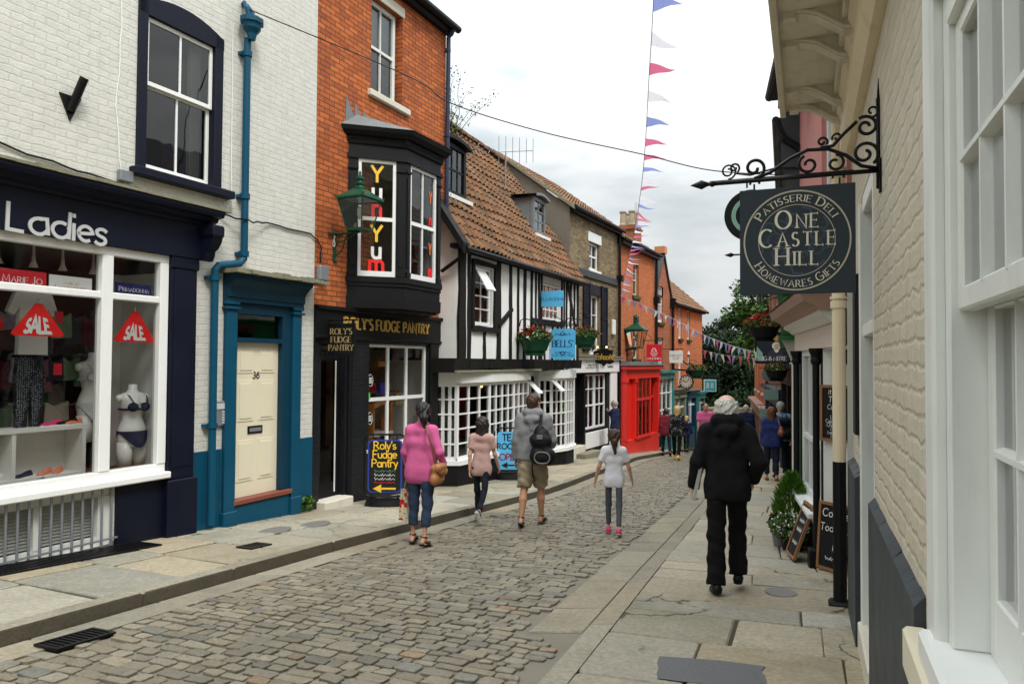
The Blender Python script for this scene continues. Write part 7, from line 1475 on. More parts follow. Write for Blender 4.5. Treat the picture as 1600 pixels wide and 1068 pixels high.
# ------------------------------------------------------------------ right: green shop, then the pub row running down the hill
FT = Frame(3.93, 9.75, .37, 'R')
def house_green():
    t = thing('shop_building', 'dark building with bright green shopfront and slate roof beyond the white shop', 'building', FT, (-2.4, 0, -.7))
    w = MB(); w.wall(-5.0, .0, -2, 5.0, [(-3.6, -2.6, 2.9, 4.3, .1), (-1.7, -.8, 2.9, 4.3, .1)], y=.12); w.shell(-5.0, .0, .12, 5, -2, 5.0); obj('wall', w, 'render_white', t)
    for x in (-3.6, -1.7): win(t, x, x + .95, 2.9, 4.3, .16, 2, 2, 'white', glass='glass_dark')
    r = MB()
    for i in range(7): a, b = -.34 + i * .12, -.34 + i * .12 + .16; z = 4.9 + i * .16; r.box(-5.1, .08, a, b, z, z + .05)
    r.raw([(-5.1, -.36, 4.9), (.06, -.36, 4.9), (.06, 2.5, 7.2), (-5.1, 2.5, 7.2), (-5.1, 5.2, 4.9), (.06, 5.2, 4.9)], [(0, 1, 2, 3), (3, 2, 5, 4), (1, 5, 2)]); obj('roof', r, 'slate_roof', t)
    bb = MB().box(-.02, .10, -.34, .12, 4.2, 4.95).box(.0, .07, -.28, .12, 3.3, 4.2); obj('slate_hanging', bb, 'slate_roof', t)
    obj('gutter', MB().tube([(-5.1, -.4, 4.86), (.12, -.4, 4.86), (.12, -.3, 4.6), (.12, -.1, 4.45), (.12, -.02, 4.2), (.12, -.02, 2.7)], .05, 8), 'black', t)
    f = MB().box(-5.0, -.02, -.34, .12, 1.98, 2.52, .012).box(-5.0, .02, -.40, .12, 2.52, 2.60, .01).box(-5, .0, -.38, .12, 1.92, 1.98); obj('fascia', f, 'green_paint', t)
    s = MB()
    for x in (-5.0, -3.7, -2.3, -1.1): s.box(x, x + .16, -.06, .12, -2, 1.92, .01)
    s.box(-.20, -.02, -.14, .12, -1.5, 1.92, .012).box(-.16, -.06, -.16, -.14, -.2, 1.6).box(-5, -.2, -.04, .12, -2, -.55); sf = obj('shopfront', s, 'green_paint', t)
    obj('pane', MB().poly([(-5, .02, -.55), (-.2, .02, -.55), (-.2, .02, 1.92), (-5, .02, 1.92)]), 'glass_mirror', sf); obj('display', MB().box(-5, -.2, .06, .1, -.6, 1.9), 'interior', sf)
    obj('downpipe', MB().tube([(.06, -.04, 2.6), (.06, -.04, -.9)], .05, 10).tube([(.06, -.04, 1.2), (.06, -.04, 1.3)], .062, 10), 'black', t)
    c = MB().prism([(-.06, 1.4), (-.16, 1.5), (-.30, 1.85), (-.34, 1.92), (-.06, 1.92)], -.22, -.10, lambda a, b, q: (q, a, b)); obj('console', c, 'stone', t)
    obj('step', MB().box(-.6, .1, -.22, .1, -1.4, -.55, .01), 'stone', t)
house_green()
flower_basket(FT, -2.55, -.62, 2.22, .52, 'big basket of red and white geraniums by the green shopfront', petals=((.85, .02, .02), (.85, .03, .02), (.85, .15, .12), (.85, .8, .82), (.8, .6, .68)), pot='black', npet=130, z_arm=.5)
FP = Frame(5.86, 14.35, .278, 'R')
def house_row(x0, x1, mat, zt, label, shop, wm, dz, wins, roofm):
    t = thing('terraced_house', label, 'building', FP, ((x0 + x1) / 2, 0, -1.4 + dz)); hs = []
    n = wins; L = x1 - x0
    for i in range(n):
        cx = x0 + L * (i + .5) / n
        for z in (2.0 + dz, 3.9 + dz): hs.append((cx - .4, cx + .4, z, z + 1.3, .1))
    w = MB(); w.wall(x0, x1, -5, zt, hs); w.shell(x0, x1, 0, 5, -5, zt); w.poly([(x1, 0, zt), (x1, 2.5, zt + 1.9), (x1, 5, zt)]); obj('wall', w, mat, t)
    for h in hs:
        f = win(t, h[0], h[1], h[2], h[3], .04, 2, 2, 'white', .06, .03, .05, glass='glass_dark'); obj('sill', MB().box(h[0] - .06, h[1] + .06, -.06, .08, h[2] - .1, h[2] - .003), 'stone', f)
    r = MB().raw([(x0 - .02, -.3, zt - .05), (x1 + .02, -.3, zt - .05), (x1 + .02, 2.5, zt + 2), (x0 - .02, 2.5, zt + 2), (x1 + .02, 5.2, zt - .05), (x0 - .02, 5.2, zt - .05)], [(0, 1, 2, 3), (3, 2, 4, 5)]); obj('roof', r, roofm, t)
    z = 1.1 + dz; s = MB().box(x0 + .1, x1 - .1, -.2, 0, z, z + .4).box(x0 + .05, x1 - .05, -.32, 0, z + .4, z + .5)
    for i in range(4): x = x0 + .12 + (L - .4) * i / 3; s.box(x, x + .18, -.15, 0, -5, z)
    s.box(x0 + .1, x1 - .1, -.12, 0, -5, -1.0 + dz); sf = obj('shopfront', s, shop, t); obj('pane', MB().poly([(x0 + .2, -.05, -1 + dz), (x1 - .2, -.05, -1 + dz), (x1 - .2, -.05, z), (x0 + .2, -.05, z)]), 'glass_mirror', sf); obj('display', MB().box(x0 + .2, x1 - .2, -.04, -.01, -1 + dz, z), 'interior', sf)
    obj('downpipe', MB().tube([(x1 - .06, -.08, zt), (x1 - .06, -.08, -4)], .05, 8), 'black', t)
house_row(-5.6, -.1, 'render_white', 5.0, 'white rendered house with black shopfront behind the pub sign', 'black', 'white', 0, 3, 'slate_roof')
house_row(-12.2, -5.62, 'brown_brick', 4.2, 'brown brick house with grey shopfront down the hill on the right', 'slate_paint', 'white', -.7, 3, 'slate_roof')
house_row(-22.6, -12.22, 'red_brick', 3.4, 'farthest red brick house on the right beneath the trees', 'pinkbrown', 'white', -1.6, 4, 'terracotta')
def pub_extra(t, xf, ym, p):
    fn = on_side(xf, ym, 0, False)
    def blob(name, pts, m, l):
        b = MB(); b.poly([fn(u, v, l) for u, v in pts]); obj(name, b, m, p)
    el = lambda cx, cy, rx, ry, a0=0, a1=360, n=18: [(cx + rx * math.cos(R_(a0 + (a1 - a0) * i / n)), cy + ry * math.sin(R_(a0 + (a1 - a0) * i / n))) for i in range(n + 1)]
    blob('painted_coat', [(-.20, 1.66), (-.12, 1.82), (-.02, 1.92), (.10, 1.94), (.22, 1.86), (.30, 1.70), (.30, 1.66)], 'rag6', .003)
    blob('painted_drape', [(-.36, 1.66), (-.36, 2.02), (-.22, 1.85), (-.2, 1.66)], 'palegreen', .0035)
    blob('painted_wig', el(.09, 2.01, .10, .09), 'cream_letter', .004); blob('painted_face', el(.10, 1.995, .055, .075), 'skin_paint', .005)
    blob('painted_mitre', el(.04, 2.16, .12, .12, -20, 200), 'terracotta', .0045); blob('painted_collar', [(.03, 1.92), (.10, 1.82), (.15, 1.93)], 'white', .006)
    fr = MB(); y0, y1, z0, z1 = ym - .37, ym + .37, 1.62, 2.31
    for a, b, c, d in ((y0, y1, z0 - .02, z0 + .02), (y0, y1, z1 - .02, z1 + .02), (y0 - .02, y0 + .02, z0, z1), (y1 - .02, y1 + .02, z0, z1)): fr.box(xf - .05, xf + .012, a, b, c, d)
    obj('frame', fr, 'iron', t)
M['skin_paint'] = paint('painted_skin', (.55, .34, .20), .6, .1)
projecting('pub_sign', 'dark pub sign with painted bewigged figure reading WIG & MITRE', 'sign', FP, -2.75, -.92, -.18, 1.62, 2.31, .04, 'pubdark', [('WIG & MITRE', 1.67, .095, {'wd': .15, 'gap': .14, 'xs': .86})], 'shop_white', left=False, extra=pub_extra, arm='plain', armz=2.42)
projecting('hanging_sign', 'grey green oval board below the pub sign', 'sign', FP, -3.0, -.78, -.25, 1.16, 1.42, .03, 'greygreen', [('BOOTS', 1.3, .07, {'wd': .14})][:0] + [('TEA ROOMS', 1.2, .06, {'wd': .12, 'gap': .16})], 'board', left=False, shape=[(0, .9), (.02, .4), (.2, .1), (.5, 0), (.8, .1), (.98, .4), (1, .9), (.5, 1)], arm='plain', armz=1.5)
projecting('hanging_sign', 'larger grey green square board further down on the right', 'sign', FP, -5.6, -.58, -.2, .62, .90, .03, 'greygreen', [], 'board', left=False, arm='plain', armz=1.05)
projecting('hanging_sign', 'small grey green board lowest on the right hand houses', 'sign', FP, -7.2, -.62, -.2, .05, .28, .03, 'greygreen', [], 'board', left=False, arm='plain', armz=.4)
flower_basket(FP, -2.2, -.5, 1.45, .5, 'small dark flower basket hanging just under the pub sign', pot='black', npet=30)
M['bark'] = paint('bark', (.07, .05, .035), .95, .35, 8, .9, 20); M['yellow_stone'] = tinted('yellow_stone', (.40, .31, .15), .85, .5, 20, .3)
M['yew'] = tinted('yew_leaf', (.030, .062, .024), .7, .2, 30, .3)
# ------------------------------------------------------------------ far end: stone wall and trees
t = thing('stone_wall', 'yellow stone garden wall at the foot of the street', 'wall', Frame(13.0, 45, rz=R_(-8)), (0, 0, -3.5), local=True)
b = MB(); 
for r in range(12):
    x = -3.5
    while x < 3.5: w = rnd(.3, .7); b.tint = tint(.2, .08); b.box(x, x + w - .015, rnd(-.02, .02), .4, -.6 + r * .24, -.6 + r * .24 + .225); x += w
obj('stones', b, 'yellow_stone', t); b.tint = None; obj('coping', MB().box(-3.6, 3.6, -.06, .46, 2.28, 2.4), 'moss_stone', t)
TT = [(.5, .6, .5), (.8, .9, .7), (1.1, 1.2, .9), (.35, .42, .4), (.65, .8, .5)]
LT = [(.75, .9, .5), (1.0, 1.2, .6), (1.4, 1.6, .85), (.5, .65, .42), (.65, .8, .4)]
def tree(name, label, x, y, h, blobs, n, s, tints, mat='leafg', trunk=.35, flat=.5, droop=False):
    z0 = zp(y) - .3; t = thing(name, label, 'tree', Frame(x, y, rz=rnd(0, 6)), (0, 0, z0), local=True); b = MB()
    top_ = h * .8; b.tube([(0, 0, 0), (rnd(-.2, .2), rnd(-.2, .2), h * .3), (rnd(-.3, .3), rnd(-.3, .3), h * .6), (0, 0, top_)], [trunk, trunk * .7, trunk * .45, trunk * .1], 9)
    for c in blobs:
        p = Vector(c[:3]); a = Vector((0, 0, min(c[2] * .75, h * .55))); m = (a + p) / 2 + Vector((rnd(-.3, .3), rnd(-.3, .3), .2)); b.tube([a, m, p], [trunk * .4, trunk * .22, trunk * .06], 6)
    obj('trunk', b, 'bark', t, smooth=True); l = MB(); vol = [c[3] * c[4] for c in blobs]; tot = sum(vol)
    for c, vv in zip(blobs, vol):
        k = int(n * vv / tot); sub = [(Vector((rnd(-1, 1), rnd(-1, 1), rnd(-1, 1))), rnd(.25, .5)) for _ in range(16)]; ct = rnd(.75, 1.3)
        for _ in range(k):
            q, r = random.choice(sub); d = Vector((random.gauss(0, 1), random.gauss(0, 1), random.gauss(0, 1))).normalized() * r * rnd(.5, 1.1)
            u = q.normalized() * min(q.length, 1) * .8 + d; p = Vector((c[0] + u.x * c[3], c[1] + u.y * c[3], c[2] + u.z * c[4]))
            a = Vector((rnd(-1, 1), rnd(-1, 1), rnd(-.6, .3) - (.5 if droop else 0))).normalized(); w = a.cross(Vector((rnd(-1, 1), rnd(-1, 1), rnd(-1, 1)))).normalized(); e = s * rnd(.6, 1.4); ti = random.choice(tints)
            l.poly([p - a * e, p - w * e * flat, p + a * e, p + w * e * flat], (ti[0] * ct, ti[1] * ct, ti[2] * ct))
    obj('crown', l, mat, t); return t
tree('yew_tree', 'broad dark yew tree filling the end of the street', 15.6, 52, 9.5, [(-1.2, -.3, 5.6, 2.6, 2.2), (-2.6, -.4, 3.2, 1.6, 1.8), (0, 0, 6.4, 3.0, 2.6), (-2.2, -.4, 4.4, 2.0, 1.9), (2.3, .3, 5.0, 2.2, 2.0), (-.4, -1.2, 3.2, 2.6, 1.6), (.5, 0, 8.2, 1.8, 1.5), (-1.6, 0, 6.6, 1.9, 1.7), (1.8, -1, 3.0, 2.0, 1.5)], 38000, .15, TT, 'yew', .5, .45, True)
tree('yew_tree', 'second dark yew standing right of the broad yew', 20.2, 53, 10, [(0, 0, 6, 2.8, 2.6), (-1.6, -.8, 3.8, 2.4, 1.8), (1.6, 0, 4.5, 2.2, 2.0), (0, 0, 8.6, 1.9, 1.7)], 16000, .17, TT, 'yew', .5, .45, True)
tree('sycamore_tree', 'lighter green tree rising behind the slate sign', 14.9, 44, 11.8, [(.2, 0, 9.2, 1.7, 1.5), (-.9, .3, 8.0, 1.3, 1.0), (.9, 0, 10.3, 1.3, 1.1), (.6, 0, 7.4, 1.7, 1.2), (-.2, .4, 6.0, 1.5, 1.0)], 9000, .13, LT, 'leafg', .26, .55)
tree('sycamore_tree', 'pale green tree over the far right roofs', 21, 48, 12, [(0, 0, 9.5, 2.4, 1.8), (-1.6, 0, 8.0, 1.7, 1.3), (1.5, 0, 8.2, 1.8, 1.4)], 8000, .15, LT, 'leafg', .3, .55)
tree('yew_tree', 'dark yew behind the roof of the far left house', 8.5, 60, 7, [(0, 0, 4.5, 2.6, 1.8), (2.6, 0, 4.2, 2.4, 1.6), (-2.4, 0, 4.0, 2.2, 1.5)], 9000, .18, TT, 'yew', .4, .45, True)
f = MB(); rs = random.Random(3)
for _ in range(9000):
    a = rs.uniform(-1, 1); x = a * 60 + 20; y = 75 + rs.uniform(0, 18) + abs(a) * 8; z = zp(y) + rs.uniform(0, 1) * (5 + 2 * math.sin(x * .4) + 1.5 * math.sin(x * 1.1)); p = Vector((x, y, z)); u = Vector((rs.uniform(-1, 1), rs.uniform(-1, 1), rs.uniform(-1, 1))).normalized(); w = u.cross(Vector((rs.uniform(-1, 1), rs.uniform(-1, 1), .3))).normalized(); f.poly([p - u * .5, p - w * .35, p + u * .5, p + w * .35], rs.choice(TT))
obj('far_woodland', f, 'yew', kind='stuff')
# ------------------------------------------------------------------ overhead: wire, bunting, aerials, weeds on the roof
def ray_at(px, py, y):
    """where the sight line measured off the photograph meets distance y (metres down the street)"""
    p, r = 31 / 1150, .0067; F0 = Vector((0, math.cos(p), math.sin(p))); U0 = Vector((0, -math.sin(p), math.cos(p))); R0 = Vector((1, 0, 0)); R = math.cos(r) * R0 + math.sin(r) * U0; U = -math.sin(r) * R0 + math.cos(r) * U0
    d = F0 + R * ((px - 800) / 1150) - U * ((py - 534) / 1150); return Vector((0, 0, 1.6)) + d * (y / d.y)
def smooth(P, n=10):
    out = []
    for i in range(len(P) - 1):
        a, b, c, d = P[max(i - 1, 0)], P[i], P[i + 1], P[min(i + 2, len(P) - 1)]
        for j in range(n): t = j / n; out.append(.5 * (2 * b + (c - a) * t + (2 * a - 5 * b + 4 * c - d) * t * t + (3 * b - a - 3 * c + d) * t ** 3))
    return out + [P[-1]]
wire = smooth([Vector((-3.45, 9.35, 6.12)), Vector((-1.4, 9.5, 5.32)), Vector((-.8, 9.65, 5.0)), Vector((.4, 9.8, 4.68)), Vector((1.75, 9.9, 4.42)), Vector((2.7, 9.95, 4.22)), Vector((3.85, 10.0, 4.17))])
obj('overhead_wire', MB().tube(wire, .0075, 6), 'iron', label='thin overhead wire sagging across the sky from white house to pink house', cat='wire')
def bunting(name, label, pts, step, size, wind, seed, cols, phase=0):
    rs = random.Random(seed); t = thing(name, label, 'bunting', W0, tuple(pts[0])); P = smooth(pts, 14)
    obj('cord', MB().tube(P, .005, 5), 'palecord', t); acc = 0; k = 0; nxt = phase
    for a, b in zip(P[:-1], P[1:]):
        L = (b - a).length; u = (b - a).normalized()
        while nxt < acc + L:
            o = a + u * (nxt - acc); w = (wind + Vector((rs.uniform(-.35, .35), rs.uniform(-.3, .3), rs.uniform(-.4, .35)))).normalized(); hs = size * .40; m = MB(); n = 5; pl = w.cross(u).normalized(); ph = rs.uniform(0, 6)
            for i in range(n):
                s0, s1 = i / n, (i + 1) / n; f0, f1 = 1 - s0, max(.02, 1 - s1); g = lambda s: w * size * s * 1.1 + pl * size * .10 * s * math.sin(s * 5 + ph)
                c = rs.uniform(-.05, .05) * 0
                m.poly([o - u * hs * f0 + g(s0) + u * hs * .0, o - u * hs * f1 + g(s1), o + u * hs * f1 + g(s1), o + u * hs * f0 + g(s0)])
            obj('flag', m, cols[k % len(cols)], t); k += 1; nxt += step
        acc += L
for n_, c_ in (('flag_blue', (.24, .29, .58)), ('flag_red', (.60, .15, .25)), ('flag_white', (.68, .66, .70))):
    t_ = NT(n_); t_.done(t_.mix(t_.noise(12, 3, .5, t_.obj()), mul(c_, .85), mul(c_, 1.1)), .9); tl = t_.n('ShaderNodeBsdfTranslucent', {'Color': rgb(c_)}); mx_ = t_.n('ShaderNodeMixShader', {0: .45, 1: t_.b.outputs[0], 2: tl.outputs[0]}); t_.nt.links.new(mx_.outputs[0], t_.out.inputs[0]); M[n_] = t_.m
M['palecord'] = paint('pale_cord', (.45, .45, .48), .8, .1)
FC = ['flag_blue', 'flag_white', 'flag_red', 'flag_white', 'flag_blue', 'flag_red', 'flag_red']
bunting('bunting', 'tall string of red white and blue flags rising into the sky above the chimneys', [ray_at(1024, -60, 7.2), ray_at(1019, 40, 8.0), ray_at(1013, 140, 9.0), ray_at(1008, 230, 10.2), ray_at(1001, 300, 12.2), ray_at(990, 370, 15.5), ray_at(979, 420, 19.5), ray_at(970, 462, 24.35)], .50, .28, Vector((1, -.2, -.15)), 5, FC, .55)
bunting('bunting', 'long string of small flags from the red brick house across to the pub sign', [ray_at(970, 462, 24.35), ray_at(1040, 492, 22.5), ray_at(1100, 523, 20), ray_at(1150, 542, 18), ray_at(1180, 549, 17)], .27, .22, Vector((-.05, -.1, -1)), 8, ['flag_red', 'flag_white', 'flag_blue', 'flag_red', 'flag_white', 'flag_blue', 'flag_white'], .15)
bunting('bunting', 'short string of well spaced flags in front of the dark trees', [ray_at(1096, 546, 36.3), ray_at(1130, 554, 34), ray_at(1178, 559, 31)], .62, .40, Vector((0, -.1, -1)), 9, ['flag_red', 'flag_white', 'flag_blue', 'flag_white', 'flag_red', 'flag_blue', 'flag_red'], .4)
def aerial(x, y, z, L, n, ang, label, h=1.0):
    t = thing('television_aerial', label, 'aerial', Frame(x, y, rz=ang), (0, 0, z), local=True); b = MB().tube([(0, 0, -1.6), (0, 0, h)], .018, 6); obj('mast', b, 'grey_steel', t); r = MB().tube([(-L * .2, 0, h), (L * .8, 0, h + .12)], .01, 5)
    for i in range(n): q = -L * .2 + L * i / (n - 1); e = .42 - .12 * i / n; r.tube([(q, 0, h + .02 + .12 * i / n - e), (q, 0, h + .02 + .12 * i / n + e)], .008, 4)
    obj('elements', r, 'grey_steel', t)
aerial(-.2, 19.5, 6.72, .95, 6, R_(15), 'thin television aerial on the ridge of the pantile roof', .45); aerial(4.7, 28.0, 6.3, .35, 3, R_(60), 'small aerial beside the brick chimney stack', 1.0)
t = thing('wall_plant', 'straggling leafy weed growing from the ridge above the pantile roof', 'plant', W0, (-1.15, 16.1, 7.0)); b = MB(); l = MB()
for i in range(9):
    q = Vector((-1.40 + rnd(-.05, .08), 16.1, 6.3)); pts = [q]; d = Vector((rnd(-.1, .35), rnd(-.2, .2), 1)).normalized()
    for j in range(10): d = (d + Vector((rnd(-.35, .35), rnd(-.3, .3), rnd(-.15, .25)))).normalized(); q = q + d * .17; pts.append(q); 
    b.tube(pts, [.011 - .0009 * j for j in range(11)], 4)
    for p in pts[2:]: leafball(l, p, .10, .10, .10, 5, .028, LT, -1)
obj('stems', b, 'bark', t); obj('leaves', l, 'leafg', t)
t = thing('wall_plant', 'small green weed at the foot of the wall right of the teal door', 'plant', FA, (1.33, -.06, -.52)); l = MB(); leafball(l, (1.33, -.08, -.45), .13, .08, .12, 90, .04, LT, -.5); obj('leaves', l, 'leafg', t); obj('stem', MB().tube([(1.33, -.06, -.55), (1.33, -.08, -.4)], .006, 4), 'bark', t)
# ------------------------------------------------------------------ pavement boards
def swing_board(x, y, rz, label, m, edge, lines, w=.52, h=.80):
    fr = Frame(x, y, rz=rz); t = thing('pavement_sign', label, 'pavement sign', fr, (0, 0, zp(y) - .01), local=True)
    def rr(w_, h_, r, z0): return [(cx + r * math.cos(q), cz + r * math.sin(q)) for cx, cz, a in ((w_ / 2 - r, z0 + h_ - r, 0), (-w_ / 2 + r, z0 + h_ - r, 90), (-w_ / 2 + r, z0 + r, 180), (w_ / 2 - r, z0 + r, 270)) for q in [R_(a + 18 * i) for i in range(6)]]
    bs = MB(); bs.prism([(.31 * math.cos(q), .20 * math.sin(q)) for q in np.linspace(0, 2 * math.pi, 25)[:-1]], .0, .09, lambda a, b, q: (a * (1 - q * 1.2), b * (1 - q * 1.2), q)); obj('base', bs, 'black', t)
    p = rr(w + .10, h + .14, .09, .14); fm = MB(); fm.tube([(a, 0, b) for a, b in p] + [(p[0][0], 0, p[0][1])], .016, 7)
    for s in (-.2, .2): fm.tube([(s, 0, .06), (s, 0, .16)], .018, 6)
    for s in (-.18, .18): fm.tube([(s, 0, h + .28), (s, 0, h + .2)], .008, 5)
    obj('frame', fm, 'black', t)
    pn = MB().prism(rr(w, h, .06, .20), -.012, .012, lambda a, b, q: (a, q, b)); pb = obj('panel', pn, edge, t); obj('face', MB().prism(rr(w - .045, h - .045, .05, .2225), -.0155, -.0125, lambda a, b, q: (a, q, b)), m, pb)
    for s, z, sz, mm, kw in lines:
        L = MB(); fn = on_front(0, -.0155, .20 + z)
        if s == '<': strip(L, [(.17, .03), (-.06, .03)], .03, fn, .003, 0, None, False); L.poly([fn(-.18, .03, .003), fn(-.05, -.035, .003), fn(-.05, .095, .003)])
        elif s == '~': scrawl(L, fn, w * .6, sz, 8)
        else: text(L, s, fn, sz, lift=.003, **kw)
        obj('lettering', L, mm, pb)
    return t
kw = dict(wd=.15, gap=.14)
swing_board(-1.93, 11.3, R_(2), 'black pavement board with yellow fudge shop lettering and arrow in blue border', 'board', 'cobalt', [("Roly's", .66, .115, 'yellow', kw), ('Fudge', .525, .115, 'yellow', kw), ('Pantry', .39, .115, 'yellow', kw), ('~', .31, .05, 'leafnote', {}), ('~', .25, .05, 'chalk', {}), ('~', .19, .05, 'chalk', {}), ('~', .14, .04, 'redl', {}), ('<', .03, .1, 'yellow', {})])
kw2 = dict(wd=.19, gap=.16)
swing_board(-.03, 15.35, R_(4), 'sky blue pavement board reading TEA ROOMS OPEN with arrow', 'signblue', 'signblue', [('TEA', .60, .13, 'board', kw2), ('ROOMS', .43, .11, 'board', kw2), ('OPEN', .2, .125, 'plumred', kw2), ('<', .06, .1, 'board', {})], w=.52, h=.78)
# ------------------------------------------------------------------ people: smooth bodies grown from distance fields
class Field:
    def __init__(s, lo, hi, h):
        s.lo = np.array(lo, float); s.h = h; s.n = np.ceil((np.array(hi) - s.lo) / h).astype(int) + 1; s.D = np.full(s.n, .5, np.float32)
    def grid(s, a, b):
        i0 = np.clip(np.floor((a - s.lo) / s.h).astype(int), 0, s.n - 1); i1 = np.clip(np.ceil((b - s.lo) / s.h).astype(int) + 1, 1, s.n)
        ax = [s.lo[k] + s.h * np.arange(i0[k], i1[k]) for k in range(3)]
        return tuple(slice(i0[k], i1[k]) for k in range(3)), np.meshgrid(*ax, indexing='ij')
    def cap(s, a, b, ra, rb, k=.02, flat=None, cut=(), sub=False):
        """rounded cone a-b; flat=(axis, factor) squashes along an axis; cut: list of (point, normal) half spaces kept below"""
        a, b = np.array(a, float), np.array(b, float); R = max(ra, rb) + 2 * k + 3 * s.h
        sl, (X, Y, Z) = s.grid(np.minimum(a, b) - R, np.maximum(a, b) + R)
        if X.size == 0: return s
        P = np.stack([X, Y, Z], -1) - a; ba = b - a; sc = 1.0
        if flat is not None:
            n = np.array(flat[0], float); n /= np.linalg.norm(n); g = 1 / flat[1] - 1; P = P + (P @ n)[..., None] * n * g; ba = ba + n * (ba @ n) * g; sc = flat[1] if flat[1] < 1 else 1
        L = max(ba @ ba, 1e-9); t = np.clip((P @ ba) / L, 0, 1); d = (np.linalg.norm(P - t[..., None] * ba, axis=-1) - (ra + (rb - ra) * t)) * (sc ** .5)
        for c, n in cut:
            n = np.array(n, float); n /= np.linalg.norm(n); d = np.maximum(d, (X - c[0]) * n[0] + (Y - c[1]) * n[1] + (Z - c[2]) * n[2])
        D = s.D[sl]
        if sub: s.D[sl] = np.maximum(D, -d); return s
        if k <= 0: s.D[sl] = np.minimum(D, d); return s
        q = np.clip(.5 + .5 * (D - d) / k, 0, 1); s.D[sl] = D * (1 - q) + d * q - k * q * (1 - q); return s
    def cut(s, c, n):
        n = np.array(n, float); n /= np.linalg.norm(n); _, (X, Y, Z) = s.grid(s.lo, s.lo + s.h * s.n); s.D = np.maximum(s.D, ((X - c[0]) * n[0] + (Y - c[1]) * n[1] + (Z - c[2]) * n[2]).astype(np.float32)); return s
    def folds(s, amp, fn):
        _, (X, Y, Z) = s.grid(s.lo, s.lo + s.h * s.n); m = np.abs(s.D) < .04; s.D[m] += (amp * fn(X[m], Y[m], Z[m])).astype(np.float32); return s
    def mesh(s, mb):
        D = s.D; I = D < 0; n = D.shape; cor = [(i, j, k) for i in (0, 1) for j in (0, 1) for k in (0, 1)]
        sh = lambda A, c: A[c[0]:n[0] - 1 + c[0], c[1]:n[1] - 1 + c[1], c[2]:n[2] - 1 + c[2]]
        cnt = sum(sh(I, c).astype(np.int8) for c in cor); act = (cnt > 0) & (cnt < 8); idx = np.argwhere(act)
        if not len(idx): return mb
        ids = np.full(act.shape, -1, np.int64); ids[act] = np.arange(len(idx)); acc = np.zeros((len(idx), 3)); w = np.zeros(len(idx))
        for a in cor:
            for ax in range(3):
                if a[ax]: continue
                b = list(a); b[ax] = 1; da = D[idx[:, 0] + a[0], idx[:, 1] + a[1], idx[:, 2] + a[2]]; db = D[idx[:, 0] + b[0], idx[:, 1] + b[1], idx[:, 2] + b[2]]
                m = (da < 0) != (db < 0); t = np.where(m, da / np.where(m, da - db, 1), 0); p = np.tile(np.array(a, float), (len(idx), 1)); p[:, ax] += t; acc[m] += p[m]; w[m] += 1
        v = s.lo + s.h * (idx + acc / w[:, None]); F = []
        for ax in range(3):
            o = [1, 2] if ax == 0 else ([2, 0] if ax == 1 else [0, 1]); sl0 = [slice(None)] * 3; sl1 = [slice(None)] * 3; sl0[ax] = slice(0, -1); sl1[ax] = slice(1, None)
            A, B = I[tuple(sl0)], I[tuple(sl1)]; E = np.argwhere(A != B); ok = (E[:, o[0]] > 0) & (E[:, o[1]] > 0) & (E[:, o[0]] < n[o[0]] - 1) & (E[:, o[1]] < n[o[1]] - 1); E = E[ok]; ins = A[E[:, 0], E[:, 1], E[:, 2]]
            q = []
            for d0, d1 in ((1, 1), (0, 1), (0, 0), (1, 0)):
                c = E.copy(); c[:, o[0]] -= d0; c[:, o[1]] -= d1; q.append(ids[c[:, 0], c[:, 1], c[:, 2]])
            q = np.stack(q, 1); q[~ins] = q[~ins][:, ::-1]; F.append(q)
        F = np.concatenate(F); k = len(mb.v); mb.v += [tuple(p) for p in v]; mb.f += [tuple(int(x) + k for x in r) for r in F]; mb.t += [None] * len(F); mb.mi += [mb.cur] * len(F); return mb
V3 = lambda *a: np.array(a, float)
